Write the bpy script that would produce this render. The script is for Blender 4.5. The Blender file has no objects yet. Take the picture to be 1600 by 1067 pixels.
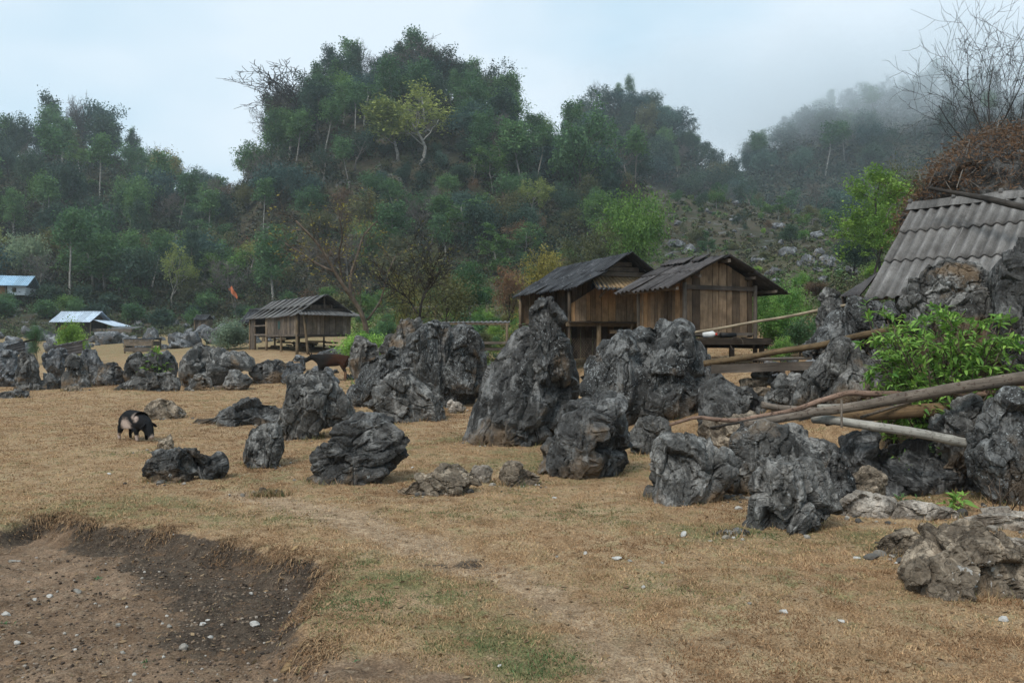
import bpy, bmesh, math, random
import numpy as np
from mathutils import Vector, Matrix

# ------------------------------------------------------------------ camera, sky, sun, exposure
C = bpy.context.scene
F = 1600 * 28 / 36.0            # focal length in photo pixels
CAMZ, HOR = 1.7, 533.5
cam_data = bpy.data.cameras.new("camera")
cam_data.lens = 28
cam_data.sensor_width = 36
cam_data.clip_start = 0.05
cam_data.clip_end = 5000
cam = bpy.data.objects.new("camera", cam_data)
cam.location = (0, 0, CAMZ)
cam.rotation_euler = (math.radians(90), 0, 0)
C.collection.objects.link(cam)
C.camera = cam

SUN_EL, SUN_AZ = 52.0, 215.0    # degrees; azimuth clockwise from +Y (behind the camera, to the left)
world = bpy.data.worlds.new("World")
C.world = world
world.use_nodes = True
wn = world.node_tree
wn.nodes.clear()
w_out = wn.nodes.new("ShaderNodeOutputWorld")
w_bg = wn.nodes.new("ShaderNodeBackground")
w_sky = wn.nodes.new("ShaderNodeTexSky")
w_sky.sky_type = 'NISHITA'
w_sky.sun_disc = False
w_sky.sun_elevation = math.radians(SUN_EL)
w_sky.sun_rotation = math.radians(SUN_AZ)
w_sky.air_density = 1.0
w_sky.dust_density = 3.0
w_mix = wn.nodes.new("ShaderNodeMixRGB")          # overcast: an even cloud deck over the blue
w_tc = wn.nodes.new("ShaderNodeTexCoord")
w_map = wn.nodes.new("ShaderNodeMapping")
w_map.inputs['Scale'].default_value = (1.0, 1.0, 2.2)
w_noise = wn.nodes.new("ShaderNodeTexNoise")
w_noise.inputs['Scale'].default_value = 1.6
w_noise.inputs['Detail'].default_value = 4
w_ramp = wn.nodes.new("ShaderNodeValToRGB")
w_ramp.color_ramp.elements[0].position = 0.37
w_ramp.color_ramp.elements[0].color = (2.7, 4.35, 5.4, 1)
w_ramp.color_ramp.elements[1].position = 0.61
w_ramp.color_ramp.elements[1].color = (5.3, 6.0, 6.5, 1)
w_mix.inputs['Fac'].default_value = 0.86
wn.links.new(w_tc.outputs['Generated'], w_map.inputs['Vector'])
wn.links.new(w_map.outputs['Vector'], w_noise.inputs['Vector'])
wn.links.new(w_noise.outputs['Fac'], w_ramp.inputs['Fac'])
wn.links.new(w_sky.outputs['Color'], w_mix.inputs['Color1'])
wn.links.new(w_ramp.outputs['Color'], w_mix.inputs['Color2'])
wn.links.new(w_mix.outputs['Color'], w_bg.inputs['Color'])
w_bg.inputs['Strength'].default_value = 0.1
wn.links.new(w_bg.outputs['Background'], w_out.inputs['Surface'])

sd = bpy.data.lights.new("sun", 'SUN')
sd.energy = 1.5
sd.angle = math.radians(18)
sd.color = (1.0, 0.96, 0.9)
sun = bpy.data.objects.new("sun", sd)
_az, _el = math.radians(SUN_AZ), math.radians(SUN_EL)
_dir = Vector((math.sin(_az) * math.cos(_el), math.cos(_az) * math.cos(_el), math.sin(_el)))
sun.rotation_euler = _dir.to_track_quat('Z', 'Y').to_euler()
sun.location = (0, 0, 60)
C.collection.objects.link(sun)

C.view_settings.view_transform = 'Standard'
C.view_settings.look = 'None'
C.view_settings.gamma = 1
C.view_settings.exposure = 0.82
cy = C.cycles
cy.use_denoising = True
try:
    cy.denoiser = 'OPENIMAGEDENOISE'
    cy.denoising_input_passes = 'RGB_ALBEDO_NORMAL'
    cy.denoising_prefilter = 'ACCURATE'
except Exception:
    pass
cy.max_bounces = 8
cy.diffuse_bounces = 3
cy.glossy_bounces = 2
cy.transmission_bounces = 3
cy.volume_bounces = 6
cy.transparent_max_bounces = 8
cy.use_adaptive_sampling = True
cy.adaptive_threshold = 0.015
cy.volume_step_rate = 2.0
cy.caustics_reflective = False
cy.caustics_refractive = False

rng = np.random.default_rng(7)
random.seed(7)

# ------------------------------------------------------------------ noise
def h3(i, j, k, s):
    n = (i * 73856093) ^ (j * 19349663) ^ (k * 83492791) ^ (int(s) * 2654435761)
    n &= 0xffffffff
    n = ((n ^ (n >> 16)) * 0x45d9f3b) & 0xffffffff
    n = ((n ^ (n >> 16)) * 0x45d9f3b) & 0xffffffff
    n = n ^ (n >> 16)
    return n.astype(np.float64) / 4294967296.0

def vnoise(P, s=0):
    f = np.floor(P)
    i = f.astype(np.int64)
    t = P - f
    t = t * t * t * (t * (t * 6 - 15) + 10)
    r = 0
    for a in (0, 1):
        wa = t[:, 0] if a else 1 - t[:, 0]
        for b in (0, 1):
            wb = t[:, 1] if b else 1 - t[:, 1]
            for c in (0, 1):
                wc = t[:, 2] if c else 1 - t[:, 2]
                r = r + wa * wb * wc * h3(i[:, 0] + a, i[:, 1] + b, i[:, 2] + c, s)
    return r * 2 - 1

def fbm(P, s=0, o=4, gain=.5, ridged=False):
    r, a, n = 0, 1.0, 0
    for q in range(o):
        v = vnoise(P * (2.03 ** q) + 17.3 * q, s + q)
        if ridged:
            v = 1 - 2 * np.abs(v)
        r = r + a * v
        n += a
        a *= gain
    return r / n

def worley(P, s=0):
    f = np.floor(P)
    i = f.astype(np.int64)
    n = len(P)
    F1 = np.full(n, 9.0); F2 = np.full(n, 9.0); ID = np.zeros(n); DV = np.zeros((n, 3))
    for a in (-1, 0, 1):
        for b in (-1, 0, 1):
            for c in (-1, 0, 1):
                x, y, z = i[:, 0] + a, i[:, 1] + b, i[:, 2] + c
                hid = h3(x, y, z, s)
                q = np.stack([x + h3(x, y, z, s + 11), y + h3(x, y, z, s + 23), z + h3(x, y, z, s + 37)], 1)
                d = np.sqrt(((q - P) ** 2).sum(1))
                m = d < F1
                F2 = np.where(m, F1, np.minimum(F2, d))
                ID = np.where(m, hid, ID)
                DV = np.where(m[:, None], P - q, DV)
                F1 = np.where(m, d, F1)
    return F1, F2, ID, DV

def sstep(a, b, x):
    t = np.clip((x - a) / (b - a), 0, 1)
    return t * t * (3 - 2 * t)

# ------------------------------------------------------------------ objects
def tag(o, label=None, cat=None, group=None, kind=None):
    if label: o['label'] = label
    if cat: o['category'] = cat
    if group: o['group'] = group
    if kind: o['kind'] = kind
    return o

def empty(name, loc, rz=0, **kw):
    o = bpy.data.objects.new(name, None)
    o.empty_display_size = .2
    C.collection.objects.link(o)
    o.location = loc
    o.rotation_euler = (0, 0, rz)
    return tag(o, **kw)

def mesh_data(name, V, Fs, smooth=True, attrs=None, sharp=0):
    """V (n,3); Fs: list of (m,k) index arrays."""
    me = bpy.data.meshes.new(name)
    V = np.asarray(V, np.float32)
    me.vertices.add(len(V))
    me.vertices.foreach_set("co", V.ravel())
    Fs = [np.asarray(f, np.int32) for f in Fs if len(f)]
    loops = np.concatenate([f.ravel() for f in Fs])
    sizes = np.concatenate([np.full(len(f), f.shape[1], np.int32) for f in Fs])
    starts = np.concatenate([[0], np.cumsum(sizes)[:-1]]).astype(np.int32)
    me.loops.add(len(loops))
    me.loops.foreach_set("vertex_index", loops)
    me.polygons.add(len(sizes))
    me.polygons.foreach_set("loop_start", starts)
    try:
        me.polygons.foreach_set("loop_total", sizes)
    except Exception:
        pass
    me.polygons.foreach_set("use_smooth", np.full(len(sizes), bool(smooth)))
    for k, a in (attrs or {}).items():
        a = np.asarray(a, np.float32)
        if a.ndim == 1:
            at = me.attributes.new(k, 'FLOAT', 'POINT'); at.data.foreach_set("value", a)
        else:
            at = me.attributes.new(k, 'FLOAT_VECTOR', 'POINT'); at.data.foreach_set("vector", a.ravel())
    me.update(calc_edges=True)
    me.validate()
    if sharp: me.set_sharp_from_angle(angle=math.radians(sharp))
    return me

def link(name, me, mat, parent=None, loc=(0, 0, 0), rz=0):
    o = bpy.data.objects.new(name, me)
    C.collection.objects.link(o)
    o.location = loc
    o.rotation_euler = (0, 0, rz)
    if mat is not None and not me.materials:
        me.materials.append(mat)
    if parent is not None:
        o.parent = parent
    return o

class B:
    """Collects boxes, beams, tubes and sheets; build() links them as ONE mesh object."""
    def __init__(s):
        s.V, s.Q, s.T, s.G, s.R = [], [], [], [], []
        s.n = 0
    def add(s, V, quads=(), tris=(), G=None, var=.5):
        V = np.asarray(V, float)
        if len(quads): s.Q.append(np.asarray(quads, int) + s.n)
        if len(tris): s.T.append(np.asarray(tris, int) + s.n)
        s.V.append(V)
        s.G.append(np.asarray(G, float) if G is not None else V)
        s.R.append(np.full(len(V), var) if np.isscalar(var) else np.asarray(var))
        s.n += len(V)
    def beam(s, p0, p1, w, h, up=(0, 0, 1), var=None, jit=.0):
        p0, p1 = np.asarray(p0, float), np.asarray(p1, float)
        d = p1 - p0; L = np.linalg.norm(d); d = d / L
        up = np.asarray(up, float)
        sx = np.cross(d, up); sx /= np.linalg.norm(sx)
        sz = np.cross(sx, d)
        V, G = [], []
        off = rng.random(3) * 20
        for t in (0, 1):
            for a, b in ((-1, -1), (1, -1), (1, 1), (-1, 1)):
                j = (rng.random(3) - .5) * jit
                V.append(p0 + d * L * t + sx * w / 2 * a + sz * h / 2 * b + j)
                G.append(np.array([w / 2 * a, h / 2 * b, L * t]) + off)
        s.add(V, [(0, 1, 2, 3), (7, 6, 5, 4), (0, 4, 5, 1), (1, 5, 6, 2), (2, 6, 7, 3), (3, 7, 4, 0)], G=G,
              var=rng.random() if var is None else var)
    def tube(s, pts, rad, n=6, var=None, rough=0, seed=0):
        pts = np.asarray(pts, float)
        rad = np.broadcast_to(np.asarray(rad, float), (len(pts),))
        d = np.gradient(pts, axis=0)
        d /= np.linalg.norm(d, axis=1)[:, None] + 1e-9
        ref = np.array([0, 0, 1.]) if abs(d.mean(0)[2]) < .8 else np.array([1., 0, 0])
        u = np.cross(d, ref); u /= np.linalg.norm(u, axis=1)[:, None] + 1e-9
        v = np.cross(d, u)
        a = np.linspace(0, 2 * math.pi, n, endpoint=False)
        ln = np.concatenate([[0], np.cumsum(np.linalg.norm(np.diff(pts, axis=0), axis=1))])
        ca, sa = np.cos(a), np.sin(a)
        V = pts[:, None, :] + rad[:, None, None] * (u[:, None, :] * ca[None, :, None] + v[:, None, :] * sa[None, :, None])
        V = V.reshape(-1, 3)
        G = np.stack([(rad[:, None] * ca).ravel(), (rad[:, None] * sa).ravel(), np.repeat(ln, n)], 1) + rng.random(3) * 20
        if rough:
            c = np.repeat(pts, n, 0)
            V = c + (V - c) * (1 + rough * vnoise(G * np.array([30, 30, 9.]), seed))[:, None]
        m = len(pts)
        k = np.arange(n); k2 = (k + 1) % n
        Q = np.concatenate([np.stack([i * n + k, i * n + k2, (i + 1) * n + k2, (i + 1) * n + k], 1) for i in range(m - 1)])
        V = np.concatenate([V, pts[:1], pts[-1:]])
        G = np.concatenate([G, G[:1] * 0 + .3, G[-1:] * 0 + .3])
        T = np.concatenate([np.stack([np.full(n, m * n), k2, k], 1), np.stack([np.full(n, m * n + 1), (m - 1) * n + k, (m - 1) * n + k2], 1)])
        s.add(V, Q, T, G=G, var=rng.random() if var is None else var)
    def sheet(s, e0, e1, r1, r0, waves, amp=.022, nv=6, th=.008, sag=.0, var=None, seed=1, flip=False):
        """corrugated sheet: e0-e1 lower edge, r0-r1 upper edge, waves across"""
        e0, e1, r1, r0 = [np.asarray(p, float) for p in (e0, e1, r1, r0)]
        nu = max(2, int(waves * 6))
        u = np.linspace(0, 1, nu + 1); v = np.linspace(0, 1, nv + 1)
        U, W = np.meshgrid(u, v)
        U, W = U.ravel()[:, None], W.ravel()[:, None]
        P = (e0 * (1 - U) + e1 * U) * (1 - W) + (r0 * (1 - U) + r1 * U) * W
        nrm = np.cross(e1 - e0, r0 - e0); nrm /= np.linalg.norm(nrm)
        if nrm[2] < 0: nrm = -nrm
        lw, ls = np.linalg.norm(e1 - e0), np.linalg.norm(r0 - e0)
        sg = sag * vnoise(np.concatenate([U * lw * .9, W * ls * .9, U * 0 + seed], 1), seed)
        P = P + nrm * (amp * np.cos(2 * math.pi * waves * U[:, :1]) + sg[:, None])
        G = np.concatenate([U * lw, U * 0, W * ls], 1) + rng.random(3) * 9
        n = len(P)
        i, j = np.meshgrid(np.arange(nu), np.arange(nv))
        a = (j * (nu + 1) + i).ravel()
        Q = np.stack([a, a + 1, a + nu + 2, a + nu + 1], 1)
        Qb = Q[:, ::-1] + n
        rim = []
        r_ = np.arange(nu); base = nv * (nu + 1)
        rim.append(np.stack([r_ + n, r_ + 1 + n, r_ + 1, r_], 1))
        rim.append(np.stack([base + r_, base + r_ + 1, base + r_ + 1 + n, base + r_ + n], 1))
        c_ = np.arange(nv) * (nu + 1)
        rim.append(np.stack([c_, c_ + nu + 1, c_ + nu + 1 + n, c_ + n], 1))
        c_ = c_ + nu
        rim.append(np.stack([c_ + n, c_ + nu + 1 + n, c_ + nu + 1, c_], 1))
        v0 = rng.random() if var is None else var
        vv = np.clip(.30 + .4 * v0 + .30 * np.cos(2 * math.pi * waves * U[:, 0]), 0, 1)      # tone follows the waves: darker in the troughs, lighter on the crests
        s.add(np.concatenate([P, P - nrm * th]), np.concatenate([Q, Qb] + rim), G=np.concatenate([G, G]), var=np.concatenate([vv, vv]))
    def build(s, name, mat, parent=None, origin=(0, 0, 0), smooth=False, extra=None):
        V = np.concatenate(s.V) - np.asarray(origin, float)
        fs = []
        if s.Q: fs.append(np.concatenate(s.Q))
        if s.T: fs.append(np.concatenate(s.T))
        at = {'g': np.concatenate(s.G), 'var': np.concatenate(s.R)}
        if extra: at.update(extra)
        me = mesh_data(name, V, fs, smooth, at)
        return link(name, me, mat, parent)

# ------------------------------------------------------------------ materials
def new_mat(name, rough=.85, spec=.2):
    m = bpy.data.materials.new(name)
    m.use_nodes = True
    nt = m.node_tree
    b = nt.nodes['Principled BSDF']
    b.inputs['Roughness'].default_value = rough
    b.inputs['Specular IOR Level'].default_value = spec
    return m, nt, b

def N(nt, typ, ins=None, **props):
    n = nt.nodes.new(typ)
    for k, v in props.items(): setattr(n, k, v)
    for k, v in (ins or {}).items():
        if hasattr(v, 'is_output') or isinstance(v, bpy.types.NodeSocket): nt.links.new(v, n.inputs[k])
        else: n.inputs[k].default_value = v
    return n

def c4(c): return (c[0], c[1], c[2], 1)

def ramp(nt, fac, stops):
    r = nt.nodes.new('ShaderNodeValToRGB')
    e = r.color_ramp.elements
    while len(e) < len(stops): e.new(.5)
    for q, (p, c) in zip(e, stops):
        q.position = p
        q.color = c4(c) if hasattr(c, '__len__') else (c, c, c, 1)
    nt.links.new(fac, r.inputs['Fac'])
    return r.outputs['Color']

def mix(nt, fac, a, b, typ='MIX'):
    n = nt.nodes.new('ShaderNodeMixRGB')
    n.blend_type = typ
    for k, v in (('Fac', fac), ('Color1', a), ('Color2', b)):
        if isinstance(v, bpy.types.NodeSocket): nt.links.new(v, n.inputs[k])
        elif k == 'Fac': n.inputs[k].default_value = v
        else: n.inputs[k].default_value = c4(v)
    return n.outputs['Color']

def math_(nt, op, a, b=0.0, clamp=False):
    n = nt.nodes.new('ShaderNodeMath'); n.operation = op; n.use_clamp = clamp
    for k, v in ((0, a), (1, b)):
        if isinstance(v, bpy.types.NodeSocket): nt.links.new(v, n.inputs[k])
        else: n.inputs[k].default_value = v
    return n.outputs[0]

def noise(nt, vec, scale, detail=5, rough=.55, dist=0):
    n = N(nt, 'ShaderNodeTexNoise', {'Vector': vec, 'Scale': scale, 'Detail': detail, 'Roughness': rough, 'Distortion': dist})
    return n.outputs['Fac']

def attr(nt, name):
    return N(nt, 'ShaderNodeAttribute', attribute_name=name)

def rock_mat(name, dark, light, lich=.45, brown=.4, lichcol=(.36, .38, .38)):
    m, nt, b = new_mat(name, .93, .12)
    tc = N(nt, 'ShaderNodeTexCoord')
    oi = N(nt, 'ShaderNodeObjectInfo')
    off = N(nt, 'ShaderNodeVectorMath', {0: tc.outputs['Object'], 1: (0, 0, 0)}, operation='ADD')
    sc = N(nt, 'ShaderNodeMath', {0: oi.outputs['Random'], 1: 37.0}, operation='MULTIPLY')
    nt.links.new(sc.outputs[0], off.inputs[1])
    p = off.outputs[0]
    big = noise(nt, p, 1.5, 8, .62, .5)
    mid = noise(nt, p, 6.0, 7, .66, .3)
    fine = noise(nt, p, 30.0, 5, .7)
    lo_ = [(d * .6 + l * .4) for d, l in zip(dark, light)]
    col = ramp(nt, big, [(.36, dark), (.48, lo_), (.56, [d * .8 for d in lo_]), (.68, light)])
    pa = noise(nt, p, 2.0, 8, .7, .9)
    col = mix(nt, math_(nt, 'MULTIPLY', ramp(nt, pa, [(.52, 0.0), (.59, 1.0)]), .75), col, [l * 1.5 for l in light])
    col = mix(nt, math_(nt, 'MULTIPLY', ramp(nt, mid, [(.36, 1.0), (.46, 0.0)]), .6), col, [d * .6 for d in dark])
    col = mix(nt, .8, col, ramp(nt, fine, [(.3, .4), (.7, 1.6)]), 'MULTIPLY')
    # vertical run-off streaks
    ms = N(nt, 'ShaderNodeMapping', {'Vector': p, 'Scale': (5.0, 5.0, .55)})
    st = noise(nt, ms.outputs[0], 1.6, 4, .6)
    col = mix(nt, math_(nt, 'MULTIPLY', ramp(nt, st, [(.5, 0.0), (.68, 1.0)]), .35), col, [d * .55 for d in dark])
    ms2 = N(nt, 'ShaderNodeMapping', {'Vector': p, 'Scale': (3.6, 3.6, .5), 'Location': (7.0, 3.0, 1.0)})
    st2 = noise(nt, ms2.outputs[0], 1.5, 6, .7, .4)
    col = mix(nt, math_(nt, 'MULTIPLY', ramp(nt, st2, [(.56, 0.0), (.66, 1.0)]), .6), col, [l * 1.9 for l in light])
    # ochre, iron-stained patches where blocks broke off
    bz = noise(nt, p, 1.25, 6, .62, .4)
    low = N(nt, 'ShaderNodeAttribute', attribute_name='low')
    bm = math_(nt, 'ADD', bz, math_(nt, 'MULTIPLY', low.outputs['Fac'], .17))
    bcol = mix(nt, mid, (.085, .06, .04), (.25, .17, .10))
    col = mix(nt, math_(nt, 'MULTIPLY', ramp(nt, bm, [(.60, 0.0), (.70, 1.0)]), brown), col, bcol)
    # pale lichen rosettes
    lm = noise(nt, p, 1.3, 5, .6)
    for s_, th, k in ((3.4, .27, .75), (6.5, .27, .85)):
        vd = N(nt, 'ShaderNodeTexVoronoi', {'Vector': N(nt, 'ShaderNodeVectorMath', {0: p, 1: N(nt, 'ShaderNodeTexNoise', {'Vector': p, 'Scale': 14.0}).outputs['Color']}, operation='ADD').outputs[0], 'Scale': s_})
        msk = math_(nt, 'LESS_THAN', vd.outputs['Distance'], th)
        rnd = N(nt, 'ShaderNodeSeparateColor', {0: vd.outputs['Color']})
        msk = math_(nt, 'MULTIPLY', msk, math_(nt, 'GREATER_THAN', math_(nt, 'ADD', rnd.outputs[0], math_(nt, 'MULTIPLY', math_(nt, 'SUBTRACT', lm, .5), 2.6)), 1.25 - lich * .6))
        col = mix(nt, math_(nt, 'MULTIPLY', msk, .75 * k), col, lichcol)
    nt.links.new(col, b.inputs['Base Color'])
    vc = N(nt, 'ShaderNodeTexVoronoi', {'Vector': N(nt, 'ShaderNodeVectorMath', {0: p, 1: N(nt, 'ShaderNodeTexNoise', {'Vector': p, 'Scale': 3.0, 'Detail': 4.0}).outputs['Color']}, operation='ADD').outputs[0], 'Scale': 6.0}, feature='DISTANCE_TO_EDGE')
    crack = ramp(nt, vc.outputs['Distance'], [(.0, 0.0), (.07, 1.0)])
    hgt = math_(nt, 'ADD', math_(nt, 'MULTIPLY', crack, .35), math_(nt, 'ADD', math_(nt, 'MULTIPLY', mid, 1.0), math_(nt, 'MULTIPLY', fine, .5)))
    bp = N(nt, 'ShaderNodeBump', {'Strength': .9, 'Distance': .022, 'Height': hgt})
    nt.links.new(bp.outputs[0], b.inputs['Normal'])
    return m

def wood_mat(name, c_dark, c_mid, c_warm, grain=(60, 60, 2.2), bump=.4, spots=0.0):
    m, nt, b = new_mat(name, .85, .15)
    g = attr(nt, 'g'); v = attr(nt, 'var')
    mp = N(nt, 'ShaderNodeMapping', {'Vector': g.outputs['Vector'], 'Scale': grain})
    gr = noise(nt, mp.outputs[0], 1.0, 6, .62, .5)
    bl = noise(nt, g.outputs['Vector'], 3.2, 5, .6)
    base = ramp(nt, v.outputs['Fac'], [(.0, [x * .7 for x in c_dark]), (.3, c_mid), (.55, [x * .8 for x in c_mid]), (.75, c_warm), (.88, c_dark), (1.0, [x * 1.5 for x in c_mid])])
    col = mix(nt, .8, base, ramp(nt, gr, [(.3, .5), (.65, 1.25)]), 'MULTIPLY')
    col = mix(nt, .8, col, ramp(nt, bl, [(.35, .55), (.65, 1.25)]), 'MULTIPLY')
    if spots:
        sp = noise(nt, g.outputs['Vector'], 22, 4, .7)
        col = mix(nt, math_(nt, 'MULTIPLY', ramp(nt, sp, [(.56, 0.0), (.62, 1.0)]), spots), col, (.05, .03, .022))
    nt.links.new(col, b.inputs['Base Color'])
    bp = N(nt, 'ShaderNodeBump', {'Strength': bump, 'Distance': .01, 'Height': gr})
    nt.links.new(bp.outputs[0], b.inputs['Normal'])
    return m

def roof_mat(name, c1, c2, streak=.6, spots=.3, spotcol=(.35, .36, .36)):
    m, nt, b = new_mat(name, .9, .15)
    g = attr(nt, 'g'); v = attr(nt, 'var')
    mp = N(nt, 'ShaderNodeMapping', {'Vector': g.outputs['Vector'], 'Scale': (14, 14, 1.2)})
    st = noise(nt, mp.outputs[0], 1.0, 5, .65)
    bl = noise(nt, g.outputs['Vector'], 1.9, 6, .65)
    fi = noise(nt, g.outputs['Vector'], 45, 4, .7)
    col = mix(nt, ramp(nt, bl, [(.35, 0.0), (.66, 1.0)]), c1, c2)
    col = mix(nt, streak, col, ramp(nt, st, [(.32, .5), (.66, 1.3)]), 'MULTIPLY')
    col = mix(nt, .6, col, ramp(nt, fi, [(.3, .55), (.7, 1.4)]), 'MULTIPLY')
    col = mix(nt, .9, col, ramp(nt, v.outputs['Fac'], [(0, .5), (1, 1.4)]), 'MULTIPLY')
    sp = noise(nt, g.outputs['Vector'], 9, 5, .7)
    col = mix(nt, math_(nt, 'MULTIPLY', ramp(nt, sp, [(.6, 0.0), (.66, 1.0)]), spots), col, spotcol)
    nt.links.new(col, b.inputs['Base Color'])
    bp = N(nt, 'ShaderNodeBump', {'Strength': .3, 'Distance': .01, 'Height': fi})
    nt.links.new(bp.outputs[0], b.inputs['Normal'])
    return m

def leaf_mat(name, c1, c2, trans=.3, rough=.6):
    m, nt, b = new_mat(name, rough, .2)
    v = attr(nt, 'var')
    oi = N(nt, 'ShaderNodeObjectInfo')
    col = mix(nt, v.outputs['Fac'], c1, c2)
    col = mix(nt, 1.0, col, ramp(nt, oi.outputs['Random'], [(0, (.72, .78, .82)), (.5, (1, 1, 1)), (1, (1.25, 1.18, 1.0))]), 'MULTIPLY')
    nt.links.new(col, b.inputs['Base Color'])
    t = N(nt, 'ShaderNodeBsdfTranslucent', {'Color': col})
    mx = N(nt, 'ShaderNodeMixShader', {0: trans, 1: b.outputs[0], 2: t.outputs[0]})
    nt.links.new(mx.outputs[0], nt.nodes['Material Output'].inputs['Surface'])
    return m

def plain_mat(name, col, rough=.8, vary=.35, scale=8):
    m, nt, b = new_mat(name, rough, .2)
    tc = N(nt, 'ShaderNodeTexCoord')
    n_ = noise(nt, tc.outputs['Object'], scale, 5, .6)
    c = mix(nt, 1.0, col, ramp(nt, n_, [(.3, 1 - vary), (.7, 1 + vary)]), 'MULTIPLY')
    nt.links.new(c, b.inputs['Base Color'])
    return m

M = {}
M['rock_dark'] = rock_mat('rock_dark', (.026, .0255, .025), (.135, .133, .128), .12, .65)
M['rock_lich'] = rock_mat('rock_lichen', (.027, .027, .0265), (.14, .14, .136), .9, .45)
M['rock_mid'] = rock_mat('rock_mid', (.034, .033, .031), (.19, .184, .173), .15, .75)
M['rock_tan'] = rock_mat('rock_tan', (.070, .054, .040), (.27, .22, .165), .15, .9, (.4, .39, .37))
M['rock_far'] = rock_mat('rock_far', (.055, .057, .06), (.19, .195, .2), .2, .35)
M['rock_ledge'] = rock_mat('rock_ledge', (.16, .135, .11), (.34, .30, .255), .1, .5, (.45, .44, .42))
M['wood_wall'] = wood_mat('plank_wood', (.095, .066, .045), (.265, .18, .113), (.40, .232, .113))
M['wood_grey'] = wood_mat('plank_wood_grey', (.075, .06, .05), (.16, .13, .105), (.21, .165, .12))
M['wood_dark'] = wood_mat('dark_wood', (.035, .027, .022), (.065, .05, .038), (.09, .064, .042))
M['wood_orange'] = wood_mat('orange_wood', (.26, .14, .07), (.34, .19, .095), (.4, .22, .11))
M['post'] = wood_mat('post_wood', (.11, .083, .06), (.19, .14, .09), (.24, .17, .10))
M['pole_pale'] = wood_mat('pale_bamboo', (.3, .235, .16), (.36, .29, .2), (.4, .31, .21), spots=.2)
M['pole_brown'] = wood_mat('brown_bamboo', (.12, .08, .045), (.16, .11, .06), (.2, .13, .07), spots=.5)
M['log_grey'] = wood_mat('grey_log', (.08, .065, .053), (.165, .135, .108), (.22, .175, .13), (45, 45, 3.5), .9, .8)
M['log_white'] = wood_mat('white_bamboo', (.27, .25, .22), (.33, .31, .27), (.36, .32, .26), spots=.5)
M['branch_red'] = wood_mat('peeling_bark', (.15, .085, .06), (.26, .17, .125), (.36, .27, .21), (26, 26, 5), .8, .9)
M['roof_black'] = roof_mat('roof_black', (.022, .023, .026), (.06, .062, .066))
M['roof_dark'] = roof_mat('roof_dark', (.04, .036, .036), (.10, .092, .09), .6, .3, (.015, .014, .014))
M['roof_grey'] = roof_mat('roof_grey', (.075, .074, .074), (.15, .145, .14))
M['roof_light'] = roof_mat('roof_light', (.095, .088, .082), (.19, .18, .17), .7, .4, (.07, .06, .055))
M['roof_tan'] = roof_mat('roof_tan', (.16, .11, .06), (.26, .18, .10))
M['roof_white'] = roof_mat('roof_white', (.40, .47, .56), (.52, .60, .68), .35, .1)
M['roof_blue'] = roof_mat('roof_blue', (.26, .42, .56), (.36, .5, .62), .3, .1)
M['bark_grey'] = wood_mat('bark_grey', (.12, .11, .10), (.17, .155, .14), (.2, .18, .155), (9, 9, 3))
M['bark_dark'] = wood_mat('bark_dark', (.035, .03, .027), (.05, .043, .037), (.06, .05, .04), (9, 9, 3))
M['bark_pale'] = wood_mat('bark_pale', (.24, .225, .2), (.3, .28, .25), (.34, .31, .27), (9, 9, 3))
M['bark_brown'] = wood_mat('bark_brown', (.075, .058, .045), (.12, .09, .068), (.15, .115, .085), (9, 9, 3))
LEAF = {
    'dark': ((.014, .032, .024), (.042, .072, .048)),
    'blue': ((.022, .048, .044), (.055, .098, .082)),
    'mid': ((.030, .068, .030), (.078, .145, .058)),
    'bright': ((.05, .11, .03), (.12, .21, .055)),
    'olive': ((.042, .05, .024), (.095, .095, .042)),
    'brown': ((.05, .036, .024), (.13, .08, .045)),
    'ygreen': ((.13, .17, .045), (.28, .31, .09)),
    'lime': ((.10, .19, .035), (.24, .36, .07)),
    'yellow': ((.12, .115, .035), (.25, .22, .065)),
    'pale': ((.10, .15, .10), (.22, .28, .19)),
    'rust': ((.10, .055, .032), (.235, .135, .075)),
    'shrub': ((.06, .15, .035), (.27, .44, .10)),
}
for k, (a, b_) in LEAF.items():
    f_ = 1.6 if k in ('dark', 'blue', 'mid', 'olive', 'brown') else 1.15
    M['leaf_' + k] = leaf_mat('leaf_' + k, [q * f_ for q in a], [q * f_ for q in b_])
M['red'] = plain_mat('red_cap', (.5, .05, .03), .5, .1)
M['jug'] = plain_mat('white_plastic', (.62, .62, .6), .4, .1)
M['black'] = plain_mat('black_plastic', (.012, .012, .013), .5, .2)
M['flag'] = plain_mat('orange_cloth', (.42, .13, .06), .8, .2)
M['white_wall'] = plain_mat('white_wall', (.6, .62, .64), .8, .15)
M['stone_white'] = plain_mat('white_stone', (.42, .40, .37), .8, .35, 30)
M['stone_grey'] = plain_mat('grey_stone', (.25, .23, .2), .85, .4, 30)
M['leaf_litter'] = leaf_mat('dead_leaf', (.16, .09, .045), (.34, .24, .14), .15, .8)

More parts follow.
